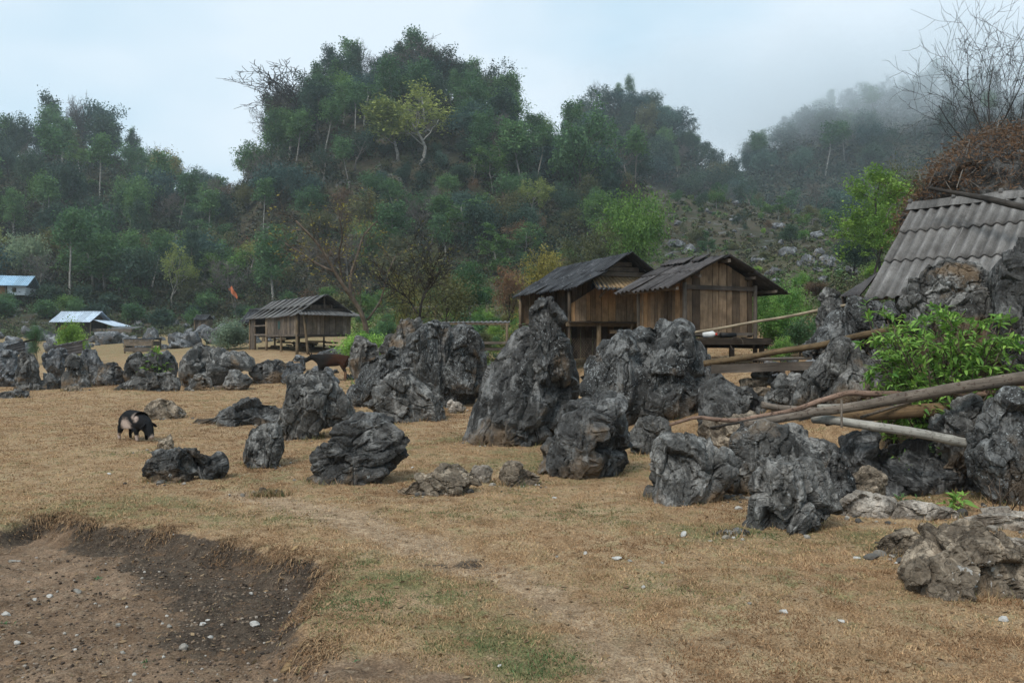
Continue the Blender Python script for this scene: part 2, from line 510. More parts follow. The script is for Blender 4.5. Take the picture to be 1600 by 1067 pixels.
# ------------------------------------------------------------------ terrain: heights along rays of view directions
COLS = np.array([-300, 0, 150, 330, 450, 640, 800, 950, 1050, 1200, 1330, 1500, 1900], float)
TAB = [
 (0.05, [0]*13), (8, [0]*13),
 (9.7, [0,0,0,0,0,0,0,0,0,0,0,.02,.05]),
 (10.4, [0,0,0,0,0,0,0,0,0,.08,.5,.75,.85]),
 (11, [0,0,0,0,0,0,0,0,0,.3,.75,1.05,1.2]),
 (12, [0,0,0,0,0,0,0,0,.05,.55,.95,1.25,1.4]),
 (14, [0,0,0,0,0,0,0,.08,.3,.9,1.15,1.4,1.6]),
 (16, [0,0,0,0,0,0,.05,.3,.7,1.05,1.25,1.5,1.7]),
 (20, [0,0,0,0,0,.03,.15,.9,1.0,1.15,1.5,1.9,2.2]),
 (24, [0,0,0,0,0,.1,.4,1.25,1.35,1.5,1.9,2.5,2.8]),
 (30, [.05,.05,.05,.08,.15,.35,.75,1.45,1.6,2.0,2.5,3.1,3.6]),
 (40, [.5,.45,.45,.9,1.12,1.3,1.5,2.0,2.4,3.0,3.7,4.6,5.5]),
 (48, [.8,.7,.7,1.2,1.4,1.8,2.0,2.5,3.0,3.8,4.7,6,7]),
 (60, [1.3,1.3,1.3,1.6,2.0,2.6,2.8,3.5,4.2,5.2,6.2,8,9]),
 (80, [2.0,2.0,1.9,2.5,3.6,4,4.4,6,7,8.5,10,12,13]),
 (97, [3.0,2.8,2.2,3.2,4.6,5.5,7,8.5,10,11.5,13,15,16]),
 (110,[6.6,6.4,4.8,5.2,6.0,8,10,11.5,13,14.5,16,18,19]),
 (140,[16,15,13,12,17,24,22,21,24,22,21,24,25]),
 (170,[32,30,28,21,43,51,43,33,34,30,27,30,31]),
 (200,[46,43,43,27,58,69,57,42,35,33,29,32,34]),
 (240,[60,52,60,35,48,62,48,38,34,33,30,36,40]),
 (280,[66,60,70,45,40,50,42,55,50,42,38,50,54]),
 (330,[66,62,68,47,42,45,58,106,92,66,66,82,88]),
 (380,[64,60,62,46,42,45,60,104,92,92,108,110,112]),
 (430,[60,58,58,44,42,45,60,98,94,108,130,134,130]),
 (520,[50,50,50,42,42,45,55,80,80,95,108,112,110]),
 (640,[40,40,40,40,40,40,45,60,70,75,80,80,80]),
]
_D = np.array([t[0] for t in TAB]); _Z = np.array([t[1] for t in TAB], float)
# the dip between the two misty hills
_c = _Z[:, 8] * .5 + _Z[:, 9] * .5
for _d, _v in ((280, 40), (330, 60), (380, 56), (430, 56), (520, 52), (640, 48)): _c[_D == _d] = _v
_Z = np.insert(_Z, 9, _c, axis=1); COLS = np.insert(COLS, 9, 1135.0)
AZC = np.arctan((COLS - 800) / F)
NA, ND = 161, 420
GA = np.linspace(AZC[0], AZC[-1], NA)
GL = np.linspace(math.log(2.0), math.log(640.0), ND)
def _build_grid():
    tmp = np.stack([np.interp(np.exp(GL), _D, _Z[:, c]) for c in range(len(COLS))], 1)
    g = np.stack([np.interp(GA, AZC, tmp[r]) for r in range(ND)], 0)
    for it in range(3):
        for ax, w in ((0, 2), (1, 3)):
            p = np.pad(g, [(w, w) if a == ax else (0, 0) for a in (0, 1)], mode='edge')
            g = sum(np.take(p, np.arange(g.shape[ax]) + q, axis=ax) for q in range(2 * w + 1)) / (2 * w + 1)
    return g
GRID = _build_grid()

# the scraped earth hollow at the front left
def gp(px, py):                      # picture point on the level ground -> x, y
    Y = F * CAMZ / (py - HOR)
    return ((px - 800) / F * Y, Y)
PIT = [gp(-260, 812), gp(-60, 808), gp(0, 818), (gp(50, 806)), gp(100, 800), gp(130, 812), gp(190, 816), gp(250, 820), gp(300, 828), gp(350, 840),
       gp(400, 850), gp(450, 868), gp(490, 872), gp(515, 884), gp(512, 905), gp(490, 930), gp(478, 960), gp(484, 1000), gp(520, 1040), (-.9, 3.4), (-1.2, 2.0), (-4, 1.2), (-9, 3.5)]
PIT = np.array(PIT)

def poly_sd(x, y, poly):             # signed distance, positive inside
    P = np.stack([x, y], 1)
    d = np.full(len(P), 1e9); ins = np.zeros(len(P), bool)
    for a, b in zip(poly, np.roll(poly, -1, 0)):
        e = b - a; w = P - a
        t = np.clip((w @ e) / (e @ e), 0, 1)
        d = np.minimum(d, np.hypot(*(w - t[:, None] * e).T))
        c = ((a[1] > P[:, 1]) != (b[1] > P[:, 1])) & (P[:, 0] < e[0] * (P[:, 1] - a[1]) / (e[1] + 1e-12) + a[0])
        ins ^= c
    return np.where(ins, d, -d)

def pit_depth(x, y, sd):
    near = sstep(2.8, 5.4, y)                       # the hollow runs out towards the camera
    P = np.stack([x * 2.1, y * 2.1, x * 0], 1)
    w = .22 + .10 * vnoise(P, 5)
    return (.05 + .13 * near) * sstep(-.03, w, sd)

def h(x, y, detail=True):
    x = np.atleast_1d(np.asarray(x, float)); y = np.atleast_1d(np.asarray(y, float))
    r = np.hypot(x, y); az = np.arctan2(x, y)
    aa = np.clip(az, GA[0], GA[-1])
    D = np.clip(r * np.cos(aa), 2.0, 639)
    fa = (aa - GA[0]) / (GA[1] - GA[0]); fl = (np.log(D) - GL[0]) / (GL[1] - GL[0])
    ia = np.clip(fa.astype(int), 0, NA - 2); il = np.clip(fl.astype(int), 0, ND - 2)
    ta, tl = fa - ia, fl - il
    z = (GRID[il, ia] * (1 - ta) + GRID[il, ia + 1] * ta) * (1 - tl) + (GRID[il + 1, ia] * (1 - ta) + GRID[il + 1, ia + 1] * ta) * tl
    z = z * (1 - sstep(math.radians(62), math.radians(110), np.abs(az)))
    O = x * 0
    z = z + .10 * fbm(np.stack([x * .22, y * .22, O], 1), 3, 3) * sstep(2, 14, r)
    z = z + np.where(r > 60, 1.0, 0) * sstep(60, 130, r) * 1.6 * fbm(np.stack([x * .05, y * .05, O], 1), 9, 4)
    if detail:
        m = (r < 30)
        if m.any():
            xm, ym, om = x[m], y[m], O[m]
            dz = .024 * fbm(np.stack([xm * 1.1, ym * 1.1, om], 1), 21, 3) + .016 * fbm(np.stack([xm * 5, ym * 5, om], 1), 31, 3) + .012 * fbm(np.stack([xm * 15, ym * 15, om], 1), 33, 2) * (np.hypot(xm, ym) < 14)
            sd = poly_sd(xm, ym, PIT)
            dz = dz - np.where((ym > 0), pit_depth(xm, ym, sd), 0)
            ins = sstep(0, .3, sd)
            dz = dz + ins * (.022 * fbm(np.stack([xm * 3.4, ym * 3.4, om], 1), 41, 4) + .012 * fbm(np.stack([xm * 14, ym * 14, om], 1), 43, 3))
            # a shallow worn scrape in the turf and the foot path
            for (cx, cy_, rx, ry, dp) in (( -.35, 6.0, .42, .22, .05), (.35, 5.2, .35, .2, .04), (-2.9, 8.6, .8, .35, .03)):
                q = ((xm - cx) / rx) ** 2 + ((ym - cy_) / ry) ** 2
                dz = dz - dp * np.exp(-q * 1.3)
            z[m] += dz
    return z

def hz(x, y):
    return float(h([x], [y])[0])

def bare_spot(x, y):
    r = 0 * x
    for (px, py, rx, ry, k) in ((560, 1045, .42, .22, 1.1), (680, 1060, .3, .12, 1.0), (1010, 1010, .45, .2, .5), (880, 940, .5, .18, .4)):
        cx, cy_ = gp(px, py)
        r = np.maximum(r, k * np.exp(-(((x - cx) / rx) ** 2 + ((y - cy_) / ry) ** 2)))
    return np.clip(r * 1.3 - .15, 0, 1)

PATH = [gp(380, 770), gp(480, 790), gp(650, 850), gp(800, 905), gp(930, 985), gp(1010, 1067), gp(1100, 1300)]
def path_dist(X, Y):
    pd = np.full(len(X), 9.0)
    for a, b in zip(PATH[:-1], PATH[1:]):
        a, b = np.array(a), np.array(b); e = b - a
        w = np.stack([X, Y], 1) - a
        t = np.clip((w @ e) / (e @ e), 0, 1)
        pd = np.minimum(pd, np.hypot(*(w - t[:, None] * e).T))
    return pd + .22 * fbm(np.stack([X * 1.3, Y * 1.3, X * 0], 1), 55, 3)

def build_ground():
    dense = np.linspace(-math.radians(43), math.radians(43), 640)
    coarse = np.linspace(math.radians(43), math.radians(317), 72)[1:-1]
    az = np.concatenate([dense, coarse])
    r = np.concatenate([[.02, .5, 1.0, 1.6], np.geomspace(2.2, 12, 330), np.geomspace(12, 40, 150)[1:], np.geomspace(40, 640, 190)[1:]])
    A, R = np.meshgrid(az, r)
    X, Y = (np.sin(A) * R).ravel(), (np.cos(A) * R).ravel()
    Z = h(X, Y)
    n = len(az)
    i, j = np.meshgrid(np.arange(n), np.arange(len(r) - 1))
    i, j = i.ravel(), j.ravel()
    Q = np.stack([j * n + i, (j + 1) * n + i, (j + 1) * n + (i + 1) % n, j * n + (i + 1) % n], 1)
    Q = Q[:, ::-1]
    sd = np.full(len(X), -5.0)
    m = (np.hypot(X, Y) < 30) & (Y > 0)
    sd[m] = poly_sd(X[m], Y[m], PIT)
    O = X * 0
    wob = .10 * fbm(np.stack([X * 2.5, Y * 2.5, O], 1), 77, 4)
    pit = sstep(-.05, .12, sd + wob * .5)
    # black humus lying along the foot of the bank, wide on its right side
    wide = .28 + 1.0 * sstep(-4.6, -2.0, X)
    dark = sstep(-.02, .06, sd + wob * .3) * (1 - sstep(wide * .5, wide * 1.1, sd + wob * 2.2)) * sstep(4.0, 5.0, Y)
    green = np.zeros(len(X))
    for (px, py, rx, ry, k) in ((600, 930, .8, .9, 1.0), (760, 1000, .7, .35, .7), (520, 745, 1.6, .9, .5), (900, 725, 1.6, 1.1, .85), (1230, 835, 1.2, .5, .8),
                                (560, 700, 1.2, 1.2, .7), (150, 790, 2.0, .7, .7), (1340, 900, .8, .5, .5), (720, 690, 1.2, .8, .5), (350, 800, 1.5, .5, .4), (1100, 900, .9, .5, .4), (850, 1040, .5, .25, .8)):
        cx, cy_ = gp(px, py)
        green = np.maximum(green, k * np.exp(-(((X - cx) / rx) ** 2 + ((Y - cy_) / ry) ** 2)))
    for (px, py, rx, ry, k) in ((705, 877, .42, .13, .85), (560, 850, .3, .1, .4), (640, 905, .3, .1, .4), (700, 960, .3, .08, .5), (1000, 700, .5, .3, .5), (180, 690, .6, .3, .35), (440, 735, .5, .2, .4)):
        cx, cy_ = gp(px, py)
        dark = np.maximum(dark, k * np.exp(-(((X - cx) / rx) ** 2 + ((Y - cy_) / ry) ** 2)))
    pit = np.maximum(pit, bare_spot(X, Y))
    green *= np.clip(.62 + 1.5 * fbm(np.stack([X * 1.2, Y * 1.2, O], 1), 91, 4), 0, 1.25)
    far = sstep(22, 60, np.hypot(X, Y)) * sstep(-.25, .15, np.arctan2(X, Y))
    green = np.maximum(green, far * .9)
    green = np.maximum(green, sstep(36, 52, Y) * .35)
    pd = path_dist(X, Y)
    path = np.exp(-(np.maximum(pd, 0) / .30) ** 2) * (1 - pit)
    farm = sstep(34, 50, np.hypot(X, Y)) * sstep(-.22, .0, np.arctan2(X, Y) + .06 * fbm(np.stack([X * .1, Y * .1, O], 1), 93, 3))
    at = {'far': farm, 'pit': pit, 'dark': dark, 'green': green, 'path': path}
    V = np.stack([X, Y, Z], 1)
    jr = np.searchsorted(r, 100.0)
    for nm, sel, mt, lab, cat in (('ground', j < jr, ground_mat(), 'dry straw coloured village ground with a scraped earth hollow', 'ground'),
                                  ('hills', j >= jr, hill_mat(), 'steep wooded limestone hills rising behind the village', 'hills')):
        q = Q[sel]
        u, inv = np.unique(q, return_inverse=True)
        me = mesh_data(nm, V[u], [inv.reshape(q.shape)], True, {k: a[u] for k, a in at.items()})
        o = link(nm, me, mt)
        tag(o, lab, cat, kind='structure')

def ground_mat():
    m, nt, b = new_mat('turf_and_earth', .95, .08)
    tc = N(nt, 'ShaderNodeTexCoord'); p = tc.outputs['Object']
    a = {k: attr(nt, k).outputs['Fac'] for k in ('pit', 'dark', 'green', 'path')}
    n0 = noise(nt, p, .55, 6, .62, .4)
    n1 = noise(nt, p, 2.6, 7, .66, .3)
    n2 = noise(nt, p, 13, 6, .7)
    n3 = noise(nt, p, 70, 5, .72)
    n4 = noise(nt, p, 5.5, 6, .68, .5)
    straw = mix(nt, ramp(nt, n1, [(.36, 0.0), (.60, 1.0)]), (.225, .138, .072), (.46, .325, .195))
    straw = mix(nt, math_(nt, 'MULTIPLY', ramp(nt, n0, [(.45, 0.0), (.62, 1.0)]), .5), straw, (.30, .18, .095))
    straw = mix(nt, math_(nt, 'MULTIPLY', ramp(nt, n4, [(.56, 0.0), (.66, 1.0)]), .55), straw, (.15, .09, .05))
    straw = mix(nt, math_(nt, 'MULTIPLY', ramp(nt, n4, [(.33, 1.0), (.42, 0.0)]), .5), straw, (.52, .40, .26))
    grn = mix(nt, ramp(nt, n2, [(.35, 0.0), (.65, 1.0)]), (.085, .085, .038), (.21, .20, .09))
    gm = ramp(nt, math_(nt, 'ADD', math_(nt, 'ADD', n1, math_(nt, 'MULTIPLY', math_(nt, 'SUBTRACT', n4, .5), .7)), math_(nt, 'MULTIPLY', a['green'], .36)), [(.53, 0.0), (.72, 1.0)])
    col = mix(nt, math_(nt, 'MULTIPLY', gm, .8), straw, grn)
    bare = mix(nt, ramp(nt, n2, [(.35, 0.0), (.65, 1.0)]), (.25, .165, .10), (.43, .315, .205))
    pm = ramp(nt, math_(nt, 'ADD', math_(nt, 'MULTIPLY', a['path'], .55), n1), [(.64, 0.0), (.92, 1.0)])
    col = mix(nt, pm, col, bare)
    soil = mix(nt, ramp(nt, n1, [(.35, 0.0), (.65, 1.0)]), (.135, .086, .053), (.31, .21, .138))
    soil = mix(nt, math_(nt, 'MULTIPLY', ramp(nt, n4, [(.5, 0.0), (.62, 1.0)]), .6), soil, (.095, .066, .045))
    soil = mix(nt, math_(nt, 'MULTIPLY', ramp(nt, n2, [(.52, 0.0), (.64, 1.0)]), .5), soil, (.32, .245, .17))
    col = mix(nt, a['pit'], col, soil)
    hum = mix(nt, ramp(nt, n2, [(.36, 0.0), (.66, 1.0)]), (.032, .025, .02), (.125, .093, .067))
    dm = ramp(nt, math_(nt, 'ADD', math_(nt, 'ADD', math_(nt, 'MULTIPLY', a['dark'], .62), math_(nt, 'MULTIPLY', math_(nt, 'SUBTRACT', n2, .5), 1.3)), math_(nt, 'MULTIPLY', math_(nt, 'SUBTRACT', n1, .5), 1.0)), [(.34, 0.0), (.56, 1.0)])
    col = mix(nt, dm, col, hum)
    scrub = mix(nt, ramp(nt, n1, [(.4, 0.0), (.6, 1.0)]), (.045, .05, .026), (.105, .085, .055))
    col = mix(nt, attr(nt, 'far').outputs['Fac'], col, scrub)
    col = mix(nt, .7, col, ramp(nt, n4, [(.32, .6), (.68, 1.3)]), 'MULTIPLY')
    col = mix(nt, .95, col, ramp(nt, n3, [(.30, .3), (.68, 1.55)]), 'MULTIPLY')
    nt.links.new(col, b.inputs['Base Color'])
    bp = N(nt, 'ShaderNodeBump', {'Strength': .8, 'Distance': .03, 'Height': math_(nt, 'ADD', n2, math_(nt, 'MULTIPLY', n3, .6))})
    nt.links.new(bp.outputs[0], b.inputs['Normal'])
    return m

def hill_mat():
    m, nt, b = new_mat('hill_soil', .95, .08)
    tc = N(nt, 'ShaderNodeTexCoord'); p = tc.outputs['Object']
    a = attr(nt, 'green').outputs['Fac']
    n1 = noise(nt, p, .12, 7, .65, .3)
    n2 = noise(nt, p, .9, 7, .7)
    c = mix(nt, ramp(nt, n1, [(.4, 0.0), (.6, 1.0)]), (.04, .038, .025), (.075, .06, .042))
    c = mix(nt, math_(nt, 'MULTIPLY', ramp(nt, n2, [(.48, 0.0), (.6, 1.0)]), .8), c, (.04, .055, .022))
    c = mix(nt, math_(nt, 'MULTIPLY', ramp(nt, noise(nt, p, .45, 6, .7), [(.56, 0.0), (.62, 1.0)]), .7), c, (.14, .14, .14))
    nt.links.new(c, b.inputs['Base Color'])
    bp = N(nt, 'ShaderNodeBump', {'Strength': .8, 'Distance': .5, 'Height': n2})
    nt.links.new(bp.outputs[0], b.inputs['Normal'])
    return m

build_ground()

# ------------------------------------------------------------------ limestone rocks, each from its own outline
_ICO = {}
def ico(k):
    if k not in _ICO:
        bm = bmesh.new()
        bmesh.ops.create_icosphere(bm, subdivisions=k, radius=1)
        V = np.array([v.co[:] for v in bm.verts]); Fc = np.array([[v.index for v in f.verts] for f in bm.faces])
        bm.free()
        _ICO[k] = (V / np.linalg.norm(V, axis=1)[:, None], Fc)
    return _ICO[k]

def vnorm(V, Fc):
    n = np.cross(V[Fc[:, 1]] - V[Fc[:, 0]], V[Fc[:, 2]] - V[Fc[:, 0]])
    o = np.zeros_like(V)
    for q in range(3):
        np.add.at(o, Fc[:, q], n)
    return o / (np.linalg.norm(o, axis=1)[:, None] + 1e-12)

def roughen(V, Fc, size, seed, amp=1.0, crack=1.0, stretch=(1, 1, .62), tilt=0.0):
    """break a faceted lump up into leaning blocks, fissures, flutes and grain"""
    rs = np.random.default_rng(seed)
    ct, st = math.cos(tilt), math.sin(tilt)
    def tr(P):                                   # bedding direction
        return np.stack([P[:, 0] * ct - P[:, 2] * st, P[:, 1], P[:, 0] * st + P[:, 2] * ct], 1) * np.array(stretch)
    o = rs.random(3) * 50
    n = vnorm(V, Fc)
    W0 = V
    warp = np.stack([vnoise(V * (3.2 / size) + o + 7 * q, seed + q) + .5 * vnoise(V * (9 / size) + o + 3 * q, seed + q + 5) for q in range(3)], 1)
    P = tr(V) + .06 * size * warp
    d = .045 * size * amp * fbm(V * (1.4 / size) + o, seed, 3)
    for fr, am, cr, cw in ((2.0, .100, .040, .030), (4.6, .030, .022, .035), (10.5, .011, .008, .05)):
        F1, F2, ID, DV = worley(P * (fr / size) + o, seed + int(fr))
        e = F2 - F1
        rv = np.stack([np.sin(ID * 91.7), np.sin(ID * 57.3 + 1.3), np.sin(ID * 133.1 + 2.1)], 1)     # each block leans its own way
        d = d + size * amp * am * ((ID - .5) * .7 + (rv * DV).sum(1) * 1.25) - size * crack * cr * np.exp(-(e / cw) ** 2)
    fl = fbm(tr(V) * np.array([9, 9, 1.3]) / size + o, seed + 15, 3, .55, True)          # rain-cut flutes running down the faces
    d = d + size * amp * .024 * fl * sstep(-.1, .3, vnoise(V * (2.2 / size) + o, seed + 16))
    d = d + size * amp * .012 * fbm(tr(V) * (8 / size) + o, seed + 5, 3, .55, True)
    V = V + n * d[:, None]
    ab = min(size, 1.3)
    n = vnorm(V, Fc)
    g = fbm(W0 * (17 / ab) + o, seed + 8, 4, .62, True)
    pits = fbm(W0 * np.array([11, 11, 7]) / ab + o, seed + 12, 2)
    V = V + n * (ab * amp * (.007 * g - .016 * np.clip(pits - .25, 0, 1)))[:, None]
    return V

def lump(pts, Y, ref, dr=.8, k=5, seed=1, amp=1.0, crack=1.0, tilt=0., pw=2.6, facets=16, bury=.35, stretch=(1, 1, .62), rest=True):
    """a solid whose outline from the front is pts (picture points), at distance Y; returns V, F, low"""
    rs = np.random.default_rng(seed)
    pts = np.array(pts, float)
    wpx, hpx = np.ptp(pts[:, 0]), np.ptp(pts[:, 1])
    dm = dr * min(wpx, 1.25 * hpx) / F * Y / 2          # half depth
    Yc = Y + dm * .55
    x = (pts[:, 0] - 800) / F * Yc
    z = CAMZ - (pts[:, 1] - HOR) / F * Yc
    zb, zt = z.min(), z.max()
    H = zt - zb
    O = np.stack([x, z], 1)
    if bury:                                            # carry the flanks straight down into the ground
        low = O[z < zb + .16 * H]
        a_, b_ = low[low[:, 0].argmin()], low[low[:, 0].argmax()]
        zg = min(hz(x.mean(), Yc), hz(x.min(), Yc), hz(x.max(), Yc)) if rest else 1e9
        ang = np.array([0, -max(bury * H + .08, (zb - zg) + .25 * H)])
        up_ = O[z >= zb + .16 * H]
        k0 = int(np.argmax(np.roll(z, 0) < zb + .16 * H))
        keep = []
        lowidx = [i for i in range(len(z)) if z[i] < zb + .16 * H]
        order = list(range(len(z)))
        st_ = next(i for i in order if i in lowidx and (i - 1) % len(z) not in lowidx)
        seq = [(st_ + i) % len(z) for i in order]
        run = [i for i in seq if i in lowidx]; rest = [i for i in seq if i not in lowidx]
        O = np.concatenate([[O[run[0]], O[run[0]] + ang, O[run[-1]] + ang, O[run[-1]]], O[rest]])
    c = np.array(ref, float) if ref is not None else pts.mean(0)
    c = np.array([(c[0] - 800) / F * Yc, CAMZ - (c[1] - HOR) / F * Yc])
    th = np.linspace(0, 2 * math.pi, 721)[:-1]
    d = np.stack([np.cos(th), np.sin(th)], 1)
    R = np.zeros(720)
    for a, b_ in zip(O, np.roll(O, -1, 0)):              # farthest crossing of each ray with the outline
        a, e = a - c, b_ - a
        den = d[:, 0] * e[1] - d[:, 1] * e[0]
        den = np.where(np.abs(den) < 1e-9, 1e-9, den)
        t = (a[0] * e[1] - a[1] * e[0]) / den
        u = (a[0] * d[:, 1] - a[1] * d[:, 0]) / den
        ok = (t > 0) & (u >= -1e-6) & (u <= 1 + 1e-6)
        R = np.where(ok, np.maximum(R, t), R)
    R = np.where(R <= 0, np.median(R), R)
    kk = 2
    R = sum(np.roll(R, q) for q in range(-kk, kk + 1)) / (2 * kk + 1)
    S, Fc = ico(k)
    s = np.sqrt(S[:, 0] ** 2 + S[:, 2] ** 2)
    t = np.arctan2(S[:, 2], S[:, 0]) % (2 * math.pi)
    Rt = np.interp(t, np.linspace(0, 2 * math.pi, 721), np.append(R, R[0]))
    q = (s ** pw + np.abs(S[:, 1]) ** pw) ** (1 / pw)
    s2, dy = s / q, S[:, 1] / q
    V = np.stack([s2 * Rt * np.cos(t), dy * dm, s2 * Rt * np.sin(t)], 1)
    # planar breaks on the front, back and top
    ext = np.array([R.mean(), dm, R.mean()])
    for f in range(facets):
        nn = rs.normal(size=3) * np.array([.7, 1.0, .55]); nn[1] = -abs(nn[1]) - .3 if f % 3 else abs(nn[1]) + .3
        nn /= np.linalg.norm(nn)
        hgt = (V @ nn).max()
        dd = hgt * rs.uniform(.58, .86)
        over = np.clip(V @ nn - dd, 0, None)
        V = V - (over * .93)[:, None] * nn
    size = math.sqrt(max(wpx, 5) * max(hpx, 5)) / F * Yc
    V = roughen(V, Fc, size, seed, amp, crack, stretch, tilt)
    V = V + np.array([c[0], Yc, c[1]])
    # back to the width and height of the outline, as seen above the ground
    ab_ = V[V[:, 2] > zb + .04 * H]
    xs_ = np.sort(ab_[:, 0]); x0, x1 = xs_[2], xs_[-3]
    V[:, 0] = x.min() + (V[:, 0] - x0) * (x.max() - x.min()) / (x1 - x0)
    V[:, 2] = zb + (V[:, 2] - zb) * H / (np.sort(V[:, 2])[-4] - zb)
    low = 1 - np.clip((V[:, 2] - zb) / (H + 1e-6) / .45, 0, 1)
    return V, Fc, low

ROCK_BASE = []
def rock(lumps, mat, label, name='boulder', cat='rock', group=None, **kw):
    Vs, Fs, Ls, n = [], [], [], 0
    for i, L in enumerate(lumps):
        a = dict(kw); a.update(L[3] if len(L) > 3 else {})
        V, Fc, lo = lump(L[0], L[1], L[2], **{**a, 'seed': a.get('seed', 1) + 31 * i})
        Vs.append(V); Fs.append(Fc + n); Ls.append(lo); n += len(V)
    V = np.concatenate(Vs)
    org = np.array([V[:, 0].mean(), V[:, 1].mean(), V[:, 2].min()])
    hv = h(V[:, 0], V[:, 1]); ROCK_BASE.append(V[np.abs(V[:, 2] - hv) < .04])
    me = mesh_data(name, V - org, [np.concatenate(Fs)], True, {'low': np.concatenate(Ls)}, 32)
    o = link(name, me, M[mat], None, org)
    return tag(o, label, cat, group)

R_ = rock
BIG, MED, SML = 6, 5, 4
# --- the tall group in the middle
R_([([(790,560),(807,543),(828,525),(845,512),(872,512),(892,522),(896,546),(899,566),(903,595),(906,624),(900,653),(878,685),(845,695),(796,702),(758,698),(726,691),(721,679),(738,653),(749,630),(767,607),(780,580)], 12.7, (838,615)),
    ([(830,486),(838,471),(854,463),(868,470),(877,485),(890,498),(896,517),(894,534),(897,555),(898,590),(870,600),(836,590),(824,560),(826,540),(829,524),(830,506)], 12.75, (861,530), dict(bury=0, dr=1.2, facets=10))],
   'rock_dark', 'tallest dark limestone spire with a narrow head before the two plank huts', k=BIG, seed=11, dr=.95, tilt=.35, amp=1.05)
R_([([(902,579),(909,568),(934,557),(947,538),(959,523),(974,520),(988,527),(999,514),(1015,501),(1033,498),(1051,505),(1067,518),(1082,527),(1091,547),(1105,568),(1123,581),(1145,601),(1168,624),(1180,640),(1150,652),(1082,656),(1037,664),(988,662),(936,640),(908,612)], 14.0, (1030,600)),
    ([(986,600),(988,540),(999,514),(1015,500),(1033,497),(1052,504),(1069,518),(1083,527),(1092,548),(1104,570),(1110,610),(1095,645),(1000,645)], 13.9, (1040,570), dict(bury=0)),
    ([(938,640),(926,600),(934,560),(947,538),(959,523),(974,519),(988,528),(1000,560),(1000,640)], 13.9, (965,585), dict(bury=0, dr=1.0))],
   'rock_lich', 'broad lichen spotted rock slab under the right plank hut', k=BIG, seed=22, dr=.75, pw=3.0, stretch=(1, 1, .4), amp=.85)
R_([([(850,692),(853,676),(866,671),(880,673),(897,652),(902,626),(916,611),(930,620),(940,617),(953,613),(967,620),(975,636),(980,665),(984,697),(990,734),(965,741),(944,748),(909,749),(886,741),(857,734),(838,733),(850,714)], 10.0, (918,690))],
   'rock_dark', 'squat dark rock with two blunt horns and hollow base before the spire', k=BIG, seed=33, dr=.9, amp=1.15)
R_([([(980,668),(988,655),(1000,650),(1019,649),(1037,657),(1049,672),(1050,690),(1046,706),(1015,715),(986,713),(979,692)], 11.6, (1014,684))],
   'rock_mid', 'small rounded grey rock between the squat horned rock and the peeling branch', k=MED, seed=44)
R_([([(1017,699),(1026,691),(1041,690),(1056,676),(1079,673),(1099,678),(1109,695),(1126,714),(1144,719),(1157,727),(1152,746),(1130,765),(1122,782),(1094,789),(1056,790),(1040,787),(1009,776),(1014,746),(1019,724)], 8.3, (1075,738))],
   'rock_mid', 'grey rock with a flat shoulder running down right, below the peeling branch', k=BIG, seed=55, dr=.95)
R_([([(1168,760),(1172,740),(1185,726),(1194,717),(1214,717),(1247,714),(1259,708),(1277,714),(1299,719),(1309,738),(1315,764),(1308,784),(1300,808),(1259,817),(1225,832),(1198,843),(1160,838),(1154,829),(1167,804),(1170,780)], 7.1, (1230,775)),
    ([(1108,832),(1130,828),(1152,824),(1168,826),(1175,838),(1150,841),(1120,843)], 6.95, (1142,834), dict(k=MED, bury=.2))],
   'rock_mid', 'heavy dark brown rock with a pale tongue of stone at its left foot', k=BIG, seed=69, dr=.95, amp=1.1)
R_([([(1150,722),(1158,705),(1175,683),(1196,674),(1209,658),(1225,655),(1240,660),(1266,665),(1288,678),(1302,705),(1312,750),(1250,790),(1170,775),(1140,750)], 8.7, (1225,720))],
   'rock_mid', 'cracked grey rock under the lower end of the long grey pole', k=BIG, seed=77)
R_([([(1139,717),(1144,694),(1157,670),(1164,659),(1176,670),(1178,694),(1165,722)], 9.3, (1160,696))],
   'rock_dark', 'small dark wedge of rock just left of the cracked rock under the long grey pole', k=MED, seed=78)
R_([([(1090,655),(1130,645),(1170,650),(1192,680),(1180,710),(1130,712),(1095,690)], 11.0, (1140,682))],
   'rock_tan', 'brownish rock behind the peeling branch, beneath the broad lichen spotted slab', k=MED, seed=88)
R_([([(1306,700),(1320,676),(1360,672),(1400,676),(1440,682),(1490,690),(1515,705),(1530,760),(1510,800),(1440,806),(1390,792),(1345,775),(1318,745)], 8.9, (1420,738))],
   'rock_dark', 'long low dark rock wall with deep cracks under the whitish bamboo pole', k=BIG, seed=99, dr=.9, amp=1.15)
R_([([(1323,748),(1340,731),(1362,727),(1379,742),(1384,766),(1352,773),(1328,767)], 8.2, (1352,750))],
   'rock_tan', 'small broken brown boulder at the left foot of the long dark rock wall', k=MED, seed=101)
R_([([(1512,725),(1518,690),(1528,650),(1545,622),(1565,603),(1590,612),(1620,640),(1650,700),(1655,800),(1600,812),(1545,795),(1530,760)], 8.2, (1585,710))],
   'rock_lich', 'big pale faced rock at the right edge holding up the long grey pole', k=BIG, seed=111, dr=.85)
R_([([(1456,692),(1468,664),(1488,646),(1508,628),(1530,616),(1542,650),(1530,690),(1510,716),(1480,708)], 8.9, (1502,672))],
   'rock_mid', 'heap of crumbling grey rock between the whitish bamboo end and the big pale faced rock', k=MED, seed=112, amp=1.5)
